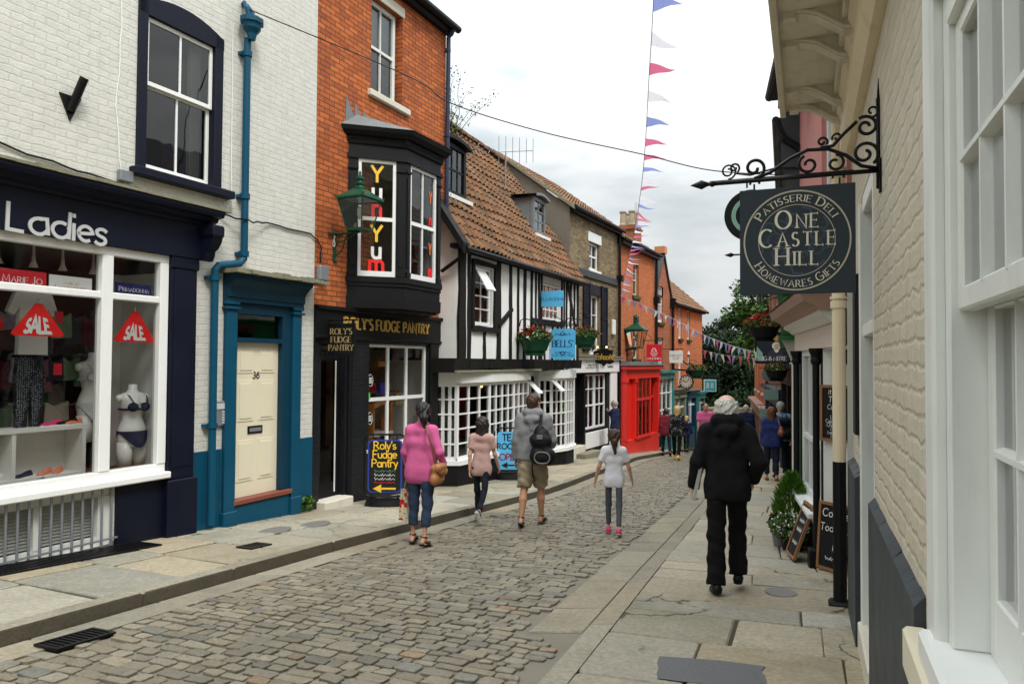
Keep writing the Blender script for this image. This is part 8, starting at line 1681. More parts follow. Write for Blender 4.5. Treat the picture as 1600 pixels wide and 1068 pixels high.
def skeleton(H, pose, female=False, child=False):
    s = H / 1.75; J = {}; lean = R_(pose.get('lean', 2)); hipz = .90 * s; sw = (.170 if not female else .150) * s * (.98 if child else 1); hw = .088 * s
    def up(x, y, z):   # torso points lean about the hip
        zz = z - hipz; return V3(x, y * math.cos(lean) + zz * math.sin(lean), hipz + zz * math.cos(lean) - y * math.sin(lean))
    J['up'] = up; J['s'] = s; J['pelvis'] = V3(0, 0, hipz)
    J['neck'] = up(0, -.01 * s, 1.47 * s); hd = pose.get('head', (0, 0)); J['head'] = up(0, .012 * s, 1.615 * s) + V3(0, math.sin(R_(hd[1])) * .06 * s, -abs(math.sin(R_(hd[1]))) * .02)
    J['yaw'] = R_(hd[0])
    for sd, n in ((-1, 'l'), (1, 'r')):
        hip = V3(sd * hw, 0, hipz); a, k, foot = pose[n + 'leg']; a1 = R_(a); a2 = R_(a - k); out = R_(pose.get('spread', 2)) * sd
        kn = hip + .41 * s * V3(math.sin(out), math.sin(a1), -math.cos(a1)); an = kn + .405 * s * V3(math.sin(out) * .4, math.sin(a2), -math.cos(a2)); f = R_(foot)
        fd = V3(sd * .14, math.cos(f), -math.sin(f)); fd /= np.linalg.norm(fd); fu = V3(0, math.sin(f), math.cos(f))
        J[n + 'hip'], J[n + 'kn'], J[n + 'an'] = hip, kn, an; J[n + 'heel'] = an - fd * .045 * s - fu * .055 * s; J[n + 'toe'] = an + fd * .155 * s - fu * .062 * s; J[n + 'fd'] = fd; J[n + 'fu'] = fu
        sh = up(sd * sw, -.01 * s, 1.40 * s); fw, ab, fl, ab2 = pose[n + 'arm']; f1, f2 = R_(fw), R_(fw + fl); b1, b2 = R_(ab) * sd, R_(ab2) * sd
        el = sh + .295 * s * V3(math.sin(b1), math.sin(f1) * math.cos(b1), -math.cos(f1) * math.cos(b1)); hdv = V3(math.sin(b2), math.sin(f2) * math.cos(b2), -math.cos(f2) * math.cos(b2)); wr = el + .25 * s * hdv
        J[n + 'sh'], J[n + 'el'], J[n + 'wr'], J[n + 'hd'] = sh, el, wr, hdv
    zm = min(J[n + q][2] for n in 'lr' for q in ('heel', 'toe')) - .022 * s; sh = V3(0, 0, -zm)
    for k in list(J):
        if isinstance(J[k], np.ndarray) and k[1:] not in ('hd', 'fd', 'fu'): J[k] = J[k] + sh
    J['up'] = lambda x, y, z, _u=up: _u(x, y, z) + sh
    J['dz'] = -zm
    return J
def hand(F, J, n, k=1.0, curl=.5):
    s = J['s'] * k; w = J[n + 'wr']; d = J[n + 'hd']; sd = -1 if n == 'l' else 1
    inn = V3(-sd, 0, 0); inn = inn - d * (inn @ d); inn /= np.linalg.norm(inn); fwd = np.cross(d, inn) * sd; fwd = fwd if fwd[1] > 0 or fwd[2] > 0 else -fwd
    F.cap(w, w + d * .075 * s, .026 * s, .032 * s, .012, (inn, .5))
    for i, (o, L) in enumerate(((.030, .068), (.010, .078), (-.011, .072), (-.030, .056))):
        p = w + d * .085 * s + fwd * o * s; c = curl * (1 + .12 * i); q1 = p + (d * math.cos(c * .5) + inn * math.sin(c * .5)) * L * .5 * s; q2 = q1 + (d * math.cos(c * 1.5) + inn * math.sin(c * 1.5)) * L * .5 * s
        F.cap(p, q1, .0098 * s, .0090 * s, .006).cap(q1, q2, .0090 * s, .0075 * s, .004)
    p = w + d * .03 * s + fwd * .024 * s; q = p + (d * .7 + fwd * .75 + inn * .25) * .036 * s; F.cap(p, q, .0125 * s, .011 * s, .008).cap(q, q + (d * .95 + fwd * .2 + inn * .3) * .03 * s, .0105 * s, .0085 * s, .004)
def head_rot(J):
    c, n = math.cos(J['yaw']), math.sin(J['yaw']); return lambda x, y, z: J['head'] + V3(x * c - y * n, x * n + y * c, z) * J['s']
def bbox(J, pad=.2):
    P = np.array([J[k] for k in J if isinstance(J[k], np.ndarray) and k[1:] not in ('hd', 'fd', 'fu')]); return P.min(0) - pad, P.max(0) + pad + V3(0, 0, .03)
def person(label, x, y, rz, H, pose, wear, skin='skin', hair=None, h=.010, female=False, child=False, off=-.10, face=False, plump=1.0, group=None):
    """rz: compass heading in degrees, 0 = straight down the street (+y), positive turns left"""
    J = skeleton(H, pose, female, child); s = J['s']; lo, hi = bbox(J, .16 * s + .05); fr = Frame(x, y, rz=R_(rz)); t = thing('person', label, 'person', fr, (0, 0, zp(y) + off), group, local=True); up = J['up']; pl = plump * (.86 if child else 1)
    # ---- the body: one continuous skin
    B = Field(lo, hi, min(h, .0085) if h < .012 else h); hr = head_rot(J); big = 1.12 if child else 1.0
    B.cap(J['neck'] - V3(0, 0, .03 * s), J['head'] - V3(0, .01, .05) * s, .055 * s, .05 * s, .02)
    B.cap(hr(0, -.012, .025 * big), hr(0, .012, .02), .088 * s * big, .082 * s * big, .02).cap(hr(0, .025, -.06), hr(0, .045, -.075), .056 * s, .046 * s, .04)
    B.cap(hr(0, .085, .0), hr(0, .104, -.03), .012 * s, .017 * s, .012).cap(hr(-.035, .076, .028), hr(.035, .076, .028), .014 * s, .014 * s, .012).cap(hr(-.018, .076, -.062), hr(.018, .076, -.062), .011 * s, .011 * s, .008)
    for sd in (-1, 1): B.cap(hr(sd * .086 * big, -.012, .012), hr(sd * .089 * big, -.008, -.025), .018 * s, .013 * s, .006, (V3(1, 0, 0), .5))
    kinds = {g[0]: (g[2] if len(g) > 2 else {}) for g in wear}; lg = .68 if ('trousers' in kinds or 'leggings' in kinds) else 1.0; th = .68 if lg < 1 else .82; am = .72 if kinds['top'].get('sleeve', 1) > .6 else .92
    for z, w, r in ((1.36, .09, .065), (1.22, .065, .085), (1.08, .05, .08), (.95, .06, .085)): B.cap(up(-w * s, 0, z * s), up(w * s, 0, z * s), r * s, r * s, .05, (V3(0, 1, 0), .72))
    for n in 'lr':
        B.cap(up((-1 if n == 'l' else 1) * .1 * s, -.01, 1.38 * s), J[n + 'sh'], .045 * s, .042 * s, .04).cap(J[n + 'sh'], J[n + 'el'], .044 * s * am, .036 * s * am, .02).cap(J[n + 'el'], J[n + 'wr'], .037 * s * am, .024 * s, .015); hand(B, J, n, 1.0 if not child else .95, pose.get('curl', .55))
        m = J[n + 'kn'] * .62 + J[n + 'an'] * .38 + V3(0, -.016 * s * (lg == 1), 0)
        B.cap(J[n + 'hip'], J[n + 'kn'], .078 * s * th, .050 * s * lg, .03).cap(J[n + 'kn'], m, .046 * s * lg, .052 * s * lg, .02).cap(m, J[n + 'an'], .051 * s * lg, (.030 if lg == 1 else .023) * s, .02).cap(J[n + 'an'], J[n + 'heel'], .03 * s, .028 * s, .015).cap(J[n + 'an'] - J[n + 'fu'] * .02 * s, J[n + 'toe'], .030 * s, .022 * s, .015)
    mb = B.mesh(MB()); body = obj('body', mb, skin, t, smooth=True)
    def put(name, F, m, lab=None): o = obj(name, F.mesh(MB()), m, t, smooth=True); (o.__setitem__('label', lab) if lab else None); return o
    fr_ = random.Random(len(label)); dirs = [(V3(fr_.uniform(-1, 1), fr_.uniform(-.6, .6), fr_.uniform(-1, 1)), fr_.uniform(14, 30), fr_.uniform(0, 6), V3(fr_.uniform(-9, 9), fr_.uniform(-9, 9), fr_.uniform(-9, 9))) for _ in range(5)]
    def fold(X, Y, Z):
        r = 0
        for d, f, ph, w in dirs: d = d / np.linalg.norm(d); r = r + (1 - 2 * np.abs(np.sin(f * (X * d[0] + Y * d[1] + Z * d[2]) + ph + 1.6 * np.sin(X * w[0] + Y * w[1] + Z * w[2])))) * .5
        return r * .4
    for g in wear:
        k = g[0]; m = g[1]; o = g[2] if len(g) > 2 else {}; F = Field(lo, hi, h); e = o.get('e', .012) * s
        if k == 'top':
            hem = o.get('hem', .86) * s; sl = o.get('sleeve', 1.0); cut = [(up(0, 0, hem), V3(0, 0, -1))]; nk = [(up(0, 0, o.get('collar', 1.475) * s), V3(0, 0, 1))]
            W = o.get('w', 1.0) * pl
            for z, w, r in (((1.375, .100, .062), (1.24, .075, .100), (1.08, .060, .092), (.95, .074, .108), (.84, .078, .110)) if female or child else ((1.375, .108, .066), (1.24, .088, .106), (1.08, .074, .098), (.95, .078, .106), (.84, .080, .108))):
                if z * s < hem - .06 * s: continue
                F.cap(up(-w * s * W, 0, z * s), up(w * s * W, 0, z * s), r * s * W + e, r * s * W + e, .06, (V3(0, 1, 0), o.get('flat', .84)), cut)
            F.cap(up(0, -.012 * s, 1.40 * s), up(0, -.006 * s, 1.47 * s), .085 * s, .06 * s + e, .04, None, nk)
            for n in 'lr':
                sx = -1 if n == 'l' else 1; F.cap(up(sx * .07 * s, -.01, 1.40 * s), J[n + 'sh'] - V3(0, 0, .012), .058 * s + e * .6, .054 * s + e * .7, .04)
                ar = .046 * s * o.get('arm', 1) + e
                if sl <= .55: q = J[n + 'sh'] + (J[n + 'el'] - J[n + 'sh']) * sl * 1.6; F.cap(J[n + 'sh'], q + (q - J[n + 'sh']) * .3, ar, ar * 1.05, .035, None, [(q, q - J[n + 'sh'])])
                else:
                    q = J[n + 'el'] + (J[n + 'wr'] - J[n + 'el']) * (sl - .5) * 2; F.cap(J[n + 'sh'], J[n + 'el'], ar, .039 * s * o.get('arm', 1) + e, .035).cap(J[n + 'el'], q + J[n + 'hd'] * .03, .039 * s * o.get('arm', 1) + e, .029 * s * o.get('arm', 1) + e, .025, None, [(q, J[n + 'hd'])])
            if o.get('hood'): F.cap(up(-.08 * s, -.05 * s, 1.49 * s), up(.08 * s, -.05 * s, 1.49 * s), .062 * s, .062 * s, .025).cap(up(-.05 * s, -.10 * s, 1.40 * s), up(.05 * s, -.10 * s, 1.40 * s), .05 * s, .05 * s, .03).cap(up(-.08 * s, .03 * s, 1.475 * s), up(.08 * s, .03 * s, 1.475 * s), .035 * s, .035 * s, .03); F.cap(up(0, -.09 * s, 1.35 * s), up(0, -.105 * s, 1.28 * s), .05 * s, .02 * s, .03)
            F.folds(o.get('amp', .006), fold)
        elif k in ('trousers', 'leggings', 'shorts'):
            end = o.get('end', .93); r0, r1, r2 = o.get('r', (.088, .062, .052)); wz = o.get('waist', 1.0) * s
            gq = .92 if female or child else 1; F.cap(up(-.068 * s * pl, 0, .93 * s), up(.068 * s * pl, 0, .93 * s), .104 * s * pl * gq, .104 * s * pl * gq, .05, (V3(0, 1, 0), .8), [(up(0, 0, wz), V3(0, 0, 1))]).cap(J['lhip'] + V3(-.005, -.022 * s, -.01), J['rhip'] + V3(.005, -.022 * s, -.01), .076 * s * pl * (.9 if child else 1), .076 * s * pl * (.9 if child else 1), .05)
            for n in 'lr':
                hp, kn, an = J[n + 'hip'], J[n + 'kn'], J[n + 'an']
                if end <= .5: q = hp + (kn - hp) * end * 2; F.cap(hp, q + (q - hp) * .12, r0 * s * pl, r1 * s, .03, None, [(q, kn - hp)])
                else: q = kn + (an - kn) * (end - .5) * 2; F.cap(hp, kn, r0 * s * pl * (.92 if child else 1), r1 * s, .03).cap(kn, q + (q - kn) * .08, r1 * s, r2 * s, .025, None, [(q, an - kn)])
            F.folds(o.get('amp', .005), lambda X, Y, Z: np.sin(Z * 30 + 4 * np.sin(X * 14) + Y * 18) * .8 + np.sin(Z * 62 + X * 30 + Y * 25) * .4)
        elif k == 'shoes':
            for n in 'lr':
                G = Field(np.minimum(J[n + 'heel'], J[n + 'toe']) - .1 * s, np.maximum(J[n + 'an'], J[n + 'toe']) + .1 * s, min(h, .008)); fu = J[n + 'fu']; hl, to, an = J[n + 'heel'], J[n + 'toe'], J[n + 'an']; sole = hl - fu * .026 * s; bt = [(sole, -fu)]
                G.cap(hl, to, .036 * s + .004, .030 * s + .003, .02, (fu, .8), bt).cap(hl + fu * .01, (hl + to) / 2 + fu * .012 * s, .036 * s, .036 * s, .02, None, bt).cap(hl + fu * .02, an - fu * o.get('low', .0) * s, .034 * s, .036 * s, .015, None, [(an + fu * .015 * s - fu * o.get('low', .0) * s, fu)]) 
                sh_ = obj('sandal' if o.get('sandal') else 'shoe', G.mesh(MB()), m, t, smooth=True)
                S = Field(np.minimum(hl, to) - .1 * s, np.maximum(hl, to) + .1 * s, min(h, .007)); S.cap(hl - fu * .018 * s, to - fu * .012 * s, .042 * s, .040 * s, .0, (fu, .45), [(sole - fu * .012, -fu), (sole + fu * .010 * s, fu)]); obj('sole', S.mesh(MB()), o.get('sole', 'board'), sh_, smooth=True)
            continue
        elif k == 'sandals':
            for n in 'lr':
                fu = J[n + 'fu']; fd = J[n + 'fd']; hl, to, an = J[n + 'heel'], J[n + 'toe'], J[n + 'an']; G = Field(np.minimum(hl, to) - .1 * s, np.maximum(an, to) + .1 * s, min(h, .006)); G.cap(hl - fu * .022 * s, to - fu * .012 * s, .040 * s, .040 * s, 0, (fu, .5), [(hl - fu * .020 * s, fu)])
                sd = np.cross(fd, fu)
                for c in ((to + hl) / 2 + fd * .04 * s, (to + hl) / 2 - fd * .012 * s): 
                    for q0, q1 in zip(np.linspace(-1.3, 1.3, 9)[:-1], np.linspace(-1.3, 1.3, 9)[1:]): A = lambda q: c - fu * .005 + sd * .037 * s * math.sin(q) + fu * .034 * s * math.cos(q); G.cap(A(q0), A(q1), .008 * s, .008 * s, .006)
                for q0, q1 in zip(np.linspace(0, 5.6, 15)[:-1], np.linspace(0, 5.6, 15)[1:]): A = lambda q: an + fu * .01 * s - fd * .036 * s * math.cos(q) + sd * .036 * s * math.sin(q); G.cap(A(q0), A(q1), .008 * s, .008 * s, .006)
                obj('sandal', G.mesh(MB()), m, t, smooth=True)
            continue
        put({'top': o.get('name', 'jumper')}.get(k, k), F, m)
    if hair:
        F = Field(J['head'] - .42 * s, J['head'] + .22 * s, .0062 if h < .012 else h); kind, m = hair[0], hair[1]; fc = [(hr(0, .062, .05), np.array(hr(0, 1, .45)) - hr(0, 0, 0))]; st = lambda X, Y, Z: np.sin(X * 190 + 4 * np.sin(Z * 22)) * np.sin(Y * 170 + 3 * np.sin(Z * 27)) + .8 * np.sin(X * 70 + Y * 60 + 5 * np.sin(Z * 18)); bg = big
        vv = lambda a, b, c: np.array(hr(a, b, c)) - hr(0, 0, 0)
        if kind == 'bald': ct = [(hr(0, .035, 0), vv(0, 1, -.35)), (hr(0, -.05, .055), vv(.12, .5, .83))]; F.cap(hr(0, -.014, .028), hr(0, -.014, .0), .106 * s, .104 * s, .01, None, ct).cap(hr(0, -.045, -.02), hr(0, -.055, -.06), .080 * s, .062 * s, .03, None, ct)
        else:
            F.cap(hr(0, -.022, .04), hr(0, -.008, .04), .094 * s * bg, .090 * s * bg, .02, None, fc).cap(hr(0, -.05, .0), hr(0, -.055, -.03), .076 * s * bg, .066 * s, .03, None, fc)
            if kind == 'long': F.cap(hr(0, -.05, -.02), hr(0, -.055, hair[2]), .098 * s, .088 * s, .04, (V3(0, 1, 0), .72)).cap(hr(-.068, -.01, 0), hr(-.075, -.02, hair[2] * .8), .036 * s, .028 * s, .03).cap(hr(.068, -.01, 0), hr(.075, -.02, hair[2] * .8), .036 * s, .028 * s, .03)
            if kind == 'pony': F.cap(hr(0, -.095, .0), hr(0, -.125, -.06), .03 * s, .042 * s, .02).cap(hr(0, -.125, -.06), hr(.012, -.11, hair[2]), .050 * s, .022 * s, .03)
        F.folds(.0025 * (2.0 if kind in ('long', 'pony', 'bald') else 1), st); put('hair', F, m)
    if face:
        for sd in (-1, 1): obj('eye', MB().ball(tuple(hr(sd * .032, .082, .012)), .013 * s, 8, 6), 'eyewhite', t, smooth=True); 
        ir = MB(); [ir.ball(tuple(hr(sd * .032, .091, .012)), .007 * s, 6, 4) for sd in (-1, 1)]; obj('iris', ir, 'board', t); bw = MB(); [bw.tube([tuple(hr(sd * .016, .09, .034)), tuple(hr(sd * .034, .088, .038)), tuple(hr(sd * .05, .075, .034))], .005 * s, 5) for sd in (-1, 1)]; obj('eyebrow', bw, hair[1] if hair else 'board', t); obj('lips', MB().tube([tuple(hr(-.022, .083, -.062)), tuple(hr(0, .09, -.062)), tuple(hr(.022, .083, -.062))], .006 * s, 5), 'lips', t)
    return t, J, fr
def skin_mat(n, c):
    t = NT(n); o = t.obj(); M[n] = t.done(t.mix(t.noise(14, 4, .6, o), mul(c, .85), mul(c, 1.12)), .5, t.bump(t.noise(220, 2, .5, o), .15, .002), Subsurface_Weight=.12, Subsurface_Radius=(.012, .005, .003), Specular_IOR_Level=.35)
skin_mat('skin', (.58, .33, .23)); skin_mat('skin_tan', (.50, .26, .16)); skin_mat('skin_pale', (.66, .42, .32))
def hairm(n, c): 
    t = NT(n); o = t.n('ShaderNodeMapping', {'Vector': t.obj(), 'Scale': (1, 1, .16)}).outputs[0]; z = t.noise(150, 3, .6, o); M[n] = t.done(t.mix(z, mul(c, .55), mul(c, 1.5)), .5, t.bump(z, .6, .004), Specular_IOR_Level=.4)
hairm('hair_black', (.010, .009, .010)); hairm('hair_brown', (.045, .022, .012)); hairm('hair_dark', (.022, .014, .010)); hairm('hair_white', (.62, .60, .55)); hairm('hair_grey', (.34, .32, .29)); hairm('hair_blonde', (.50, .33, .13)); hairm('hair_auburn', (.13, .045, .018)); hairm('hair_ginger', (.35, .12, .03))
M['eyewhite'] = paint('eye_white', (.7, .7, .68), .3, .02); M['lips'] = paint('lips', (.45, .14, .12), .5, .05)
for n_, c_ in (('c_black', (.006, .006, .007)), ('c_blacktrouser', (.005, .005, .006)), ('c_pink', (.56, .11, .27)), ('c_jeans', (.028, .045, .085)), ('c_dusty', (.46, .29, .26)), ('c_darkjean', (.010, .012, .02)), ('c_khaki', (.27, .23, .15)), ('c_white', (.72, .71, .76)), ('c_legging', (.075, .085, .105)), ('c_navy', (.012, .018, .05)), ('c_beige', (.34, .30, .24)), ('c_polo', (.66, .13, .30)), ('c_bluetop', (.022, .035, .13)), ('c_navytr', (.014, .02, .04)), ('c_sky', (.20, .34, .55)), ('c_wine', (.13, .012, .025)), ('c_fawn', (.45, .36, .26))): M[n_] = cloth(n_, c_)
M['c_grey'] = cloth('grey_marl', (.21, .215, .22), .25, 420)
for n_, c_, r_ in (('l_black', (.008, .008, .009), .45), ('l_brown', (.05, .022, .012), .5), ('l_tan', (.36, .15, .05), .5), ('l_rust', (.20, .06, .025), .5), ('s_pink', (.62, .03, .15), .6), ('s_grey', (.07, .08, .10), .8), ('n_black', (.009, .009, .010), .6), ('n_grey', (.18, .18, .175), .6), ('s_white', (.7, .7, .7), .6)): M[n_] = paint(n_, c_, r_, .15, 8, .15)
M['polka'] = dots('polka_dot_cloth', (.008, .008, .009), (.7, .7, .68), 28, .2)
def poppy():
    t = NT('poppy_print'); o = t.obj(); v = t.n('ShaderNodeTexVoronoi', {'Vector': o, 'Scale': 13, 'Randomness': .8}).outputs['Distance']; w = t.n('ShaderNodeTexVoronoi', {'Vector': o, 'Scale': 30, 'Randomness': 1}).outputs['Distance']
    c = t.mix(t.ramp(w, .2, .26), (.10, .14, .05, 1), (.62, .58, .40, 1)); c = t.mix(t.ramp(v, .40, .44), (.50, .01, .015, 1), c); c = t.mix(t.ramp(v, .08, .11), (.04, .005, .005, 1), c); M['poppy'] = t.done(c, .5)
poppy()
def carried(name, label, cat, P, fr, y, off, items, group=None):
    """a bag or paper carried by a person: a thing of its own in the person's frame"""
    t = thing(name, label, cat, fr, (0, 0, zp(y) + off), group, local=True); return t
# the five nearest walkers
def near_people():
    # old man in black
    pose = dict(lleg=(-8, 2, 9), rleg=(25, 34, 2), lean=8, head=(6, 12), larm=(-10, 17, 26, 8), rarm=(-20, 20, 62, -8), spread=1.2, curl=1.0)
    t, J, fr = person('elderly person in black hooded jacket and black trousers, balding white hair, newspaper under arm', 1.90, 6.5, -13, 1.73, pose, [('top', 'c_black', dict(hem=.80, e=.017, hood=1, w=.95, amp=.008, arm=1.15, name='jacket')), ('trousers', 'c_blacktrouser', dict(r=(.092, .076, .082), end=1.02, amp=.006)), ('shoes', 'l_black', dict(sole='board'))], 'skin_pale', ('bald', 'hair_white'), h=.0095, off=-.105, plump=1.02)
    w = J['lwr'] + J['lhd'] * .05 + V3(.035, -.06, 0); n = carried('newspaper', 'folded newspaper tucked under the arm of the person in black', 'newspaper', w, fr, 6.55, -.105, None)
    b = MB(); 
    for i in range(5): o = .006 * i; b.raw([(w[0] - .035 + o, w[1] - .10, w[2] - .03), (w[0] - .035 + o, w[1] + .13, w[2] - .02), (w[0] + .035 + o, w[1] + .17, w[2] + .34), (w[0] + .035 + o, w[1] - .06, w[2] + .33), (w[0] - .031 + o, w[1] - .10, w[2] - .03), (w[0] - .031 + o, w[1] + .13, w[2] - .02), (w[0] + .039 + o, w[1] + .17, w[2] + .34), (w[0] + .039 + o, w[1] - .06, w[2] + .33)], [(0, 3, 2, 1), (4, 5, 6, 7), (0, 1, 5, 4), (1, 2, 6, 5), (2, 3, 7, 6), (3, 0, 4, 7)])
    obj('pages', b, 'newsprint', n)
    # woman in pink
    pose = dict(lleg=(5, 6, 0), rleg=(-6, 9, 14), lean=2, head=(28, 4), larm=(2, 15, 34, 6), rarm=(-12, 22, 52, 2), spread=2.5)
    t, J, fr = person('person with black ponytail in long pink jumper, cropped jeans and sandals, seen from behind', -1.05, 8.62, -16, 1.64, pose, [('top', 'c_pink', dict(hem=.74, sleeve=.93, e=.012, w=.97, amp=.004, collar=1.50, flat=.88)), ('trousers', 'c_jeans', dict(end=.84, r=(.093, .065, .056))), ('sandals', 'l_black', {})], 'skin_tan', ('pony', 'hair_black', -.17), h=.0095, female=True, plump=1.1)
    y = 8.62; hp = J['rhip']; n = carried('shoulder_bag', 'tan leather shoulder bag at the right hip of the person in pink', 'bag', None, fr, y, -.10, None); c = V3(hp[0] + .135, hp[1] - .04, hp[2] - .02)
    F = Field(c - .22, c + .22, .009); F.cap(c + V3(0, -.07, .06), c + V3(0, .07, .06), .055, .055, .03).cap(c + V3(0, -.075, -.06), c + V3(0, .075, -.06), .072, .072, .04, (V3(1, 0, 0), .8)); obj('body', F.mesh(MB()), 'l_tan', n, smooth=True)
    F = Field(c - .22, c + .22, .008); F.cap(c + V3(.035, -.07, .07), c + V3(.035, .07, .07), .055, .055, .02, None, [(c + V3(0, 0, -.01), V3(0, 0, -1))]).cap(c + V3(.06, -.05, .02), c + V3(.06, .05, .02), .03, .03, .02); obj('flap', F.mesh(MB()), 'l_tan', n, smooth=True)
    ls = J['rsh']; st = MB().tube([tuple(v) for v in smooth([Vector(c + V3(0, -.07, .10)), Vector(V3(.19, -.135, 1.14)), Vector(V3(.15, -.155, 1.28)), Vector((ls[0] - .055, ls[1] - .07, ls[2] + .045)), Vector((ls[0] - .055, ls[1] + .01, ls[2] + .075)), Vector((ls[0] - .06, ls[1] + .12, ls[2] - .04)), Vector(V3(.17, .17, 1.15)), Vector(c + V3(0, .08, .10))], 6)], .011, 6); obj('strap', st, 'l_rust', n)
    w = J['lwr'] + J['lhd'] * .10; n = carried('carrier_bag', 'poppy print carrier bag hanging from the left hand of the person in pink', 'bag', None, fr, y, -.10, None); z1 = w[2] - .17; z0 = z1 - .37
    b = MB().raw([(w[0] - .06, w[1] - .15, z0), (w[0] + .06, w[1] - .15, z0), (w[0] + .06, w[1] + .15, z0), (w[0] - .06, w[1] + .15, z0), (w[0] - .025, w[1] - .17, z1), (w[0] + .03, w[1] - .16, z1 + .01), (w[0] + .03, w[1] + .17, z1), (w[0] - .025, w[1] + .16, z1 + .01), (w[0] - .085, w[1], (z0 + z1) / 2)], [(0, 3, 2, 1), (0, 1, 5, 4), (1, 2, 6, 5), (2, 3, 7, 6), (0, 4, 8), (4, 7, 8), (7, 3, 8), (3, 0, 8)])
    obj('body', b, 'poppy', n); hb = MB(); 
    for dx in (-.02, .025): hb.tube([(w[0] + dx, w[1] - .08, z1), (w[0] + dx * .5, w[1] - .03, w[2] - .0), (w[0] + dx * .5, w[1] + .03, w[2] - .0), (w[0] + dx, w[1] + .08, z1)], .008, 6)
    obj('handle', hb, 'leafnote', n)
    n2 = obj('gusset', MB().box(w[0] - .055, w[0] + .055, w[1] - .149, w[1] + .149, z0 - .004, z0 + .03), 'c_fawn', n)
    # girl in dusty pink
    pose = dict(lleg=(12, 4, 0), rleg=(-22, 26, 62), lean=2, head=(5, 6), larm=(-10, 8, 14, 2), rarm=(14, 12, 14, 8), spread=.6)
    person('child with brown shoulder length hair in dusty pink t-shirt, black jeans and grey canvas shoes', -.42, 10.45, -14, 1.48, pose, [('top', 'c_dusty', dict(hem=.77, sleeve=.40, e=.018, w=.95, name='t_shirt')), ('trousers', 'c_darkjean', dict(end=.94, r=(.078, .052, .042))), ('shoes', 's_grey', dict(sole='s_white', low=.02))], 'skin', ('long', 'hair_dark', -.19), h=.0095, female=True, child=True)
    # man in grey hoodie
    pose = dict(lleg=(-15, 8, 20), rleg=(13, 8, 0), lean=3, head=(-26, 2), larm=(-4, 10, 14, 6), rarm=(10, 14, 62, -12), spread=.2)
    t, J, fr = person('person in grey marl hoodie, khaki shorts and sandals carrying a black backpack', .30, 10.15, -15, 1.80, pose, [('top', 'c_grey', dict(hem=.88, e=.026, hood=1, amp=.007, arm=1.15, w=1.06, name='hoodie')), ('shorts', 'c_khaki', dict(end=.49, r=(.105, .098, .09), amp=.010)), ('sandals', 'l_brown', {})], 'skin_tan', ('short', 'hair_brown'), h=.0095, face=False, plump=1.03)
    y = 10.15; n = carried('backpack', 'black backpack with grey piping slung on the right shoulder of the hooded person', 'backpack', None, fr, y, -.10, None); up = J['up']; c = up(.15, -.20, 1.10)
    F = Field(c - .36, c + .36, .011); F.cap(c + V3(-.02, .02, .20), c + V3(.0, .02, .16), .07, .09, .05).cap(c + V3(-.05, 0, .06), c + V3(.05, 0, .06), .105, .105, .06).cap(c + V3(-.04, -.0, -.14), c + V3(.09, -.01, -.14), .115, .12, .06); F.folds(.006, lambda X, Y, Z: np.sin(X * 30 + Z * 20) * np.sin(Z * 25 + Y * 20)); obj('body', F.mesh(MB()), 'n_black', n, smooth=True)
    F = Field(c - .36, c + .36, .010); F.cap(c + V3(.0, -.105, -.15), c + V3(.10, -.105, -.15), .07, .07, .03, (V3(0, 1, 0), .6)); obj('pocket', F.mesh(MB()), 'n_black', n, smooth=True)
    q = np.linspace(0, 2 * math.pi, 28); pp = MB().tube([(c[0] + .05 + .115 * math.cos(a) * (abs(math.cos(a)) ** -.3 if abs(math.cos(a)) > .2 else 1) * .9, c[1] - .142, c[2] - .15 + .075 * math.sin(a)) for a in q], .009, 6); obj('piping', pp, 'n_grey', n); obj('badge', MB().box(c[0] - .03, c[0] + .05, c[1] - .118, c[1] - .108, c[2] + .09, c[2] + .15, .004), 'n_grey', n)
    ls = J['rsh']; obj('strap', MB().tube([tuple(v) for v in smooth([Vector(c + V3(-.02, .05, .26)), Vector((ls[0] - .05, ls[1] - .06, ls[2] + .07)), Vector((ls[0] - .045, ls[1] + .03, ls[2] + .085)), Vector((ls[0] - .03, ls[1] + .11, ls[2] - .05)), Vector((ls[0] + .03, ls[1] + .11, ls[2] - .28)), Vector(c + V3(.10, .10, -.16))], 6)], .022, 8), 'n_black', n); obj('loose_strap', MB().tube([tuple(c + V3(-.10, .02, -.15)), tuple(c + V3(-.12, .0, -.3)), tuple(c + V3(-.10, .01, -.46))], .009, 5), 'n_black', n)
    # girl in white
    pose = dict(lleg=(10, 5, 2), rleg=(-12, 14, 22), lean=1, head=(4, 4), larm=(-6, 20, 20, 14), rarm=(8, 19, 16, 12), spread=.4)
    person('child with long brown ponytail in white t-shirt, grey leggings and bright pink shoes', 1.31, 9.42, -10, 1.33, pose, [('top', 'c_white', dict(hem=.79, sleeve=.42, e=.012, w=.98, name='t_shirt')), ('leggings', 'c_legging', dict(end=.93, r=(.076, .050, .040), amp=.002)), ('shoes', 's_pink', dict(sole='s_white'))], 'skin', ('pony', 'hair_brown', -.26), h=.0090, female=True, child=True)
M['newsprint'] = paint('newsprint', (.50, .49, .46), .8, .25, 20)
near_people()
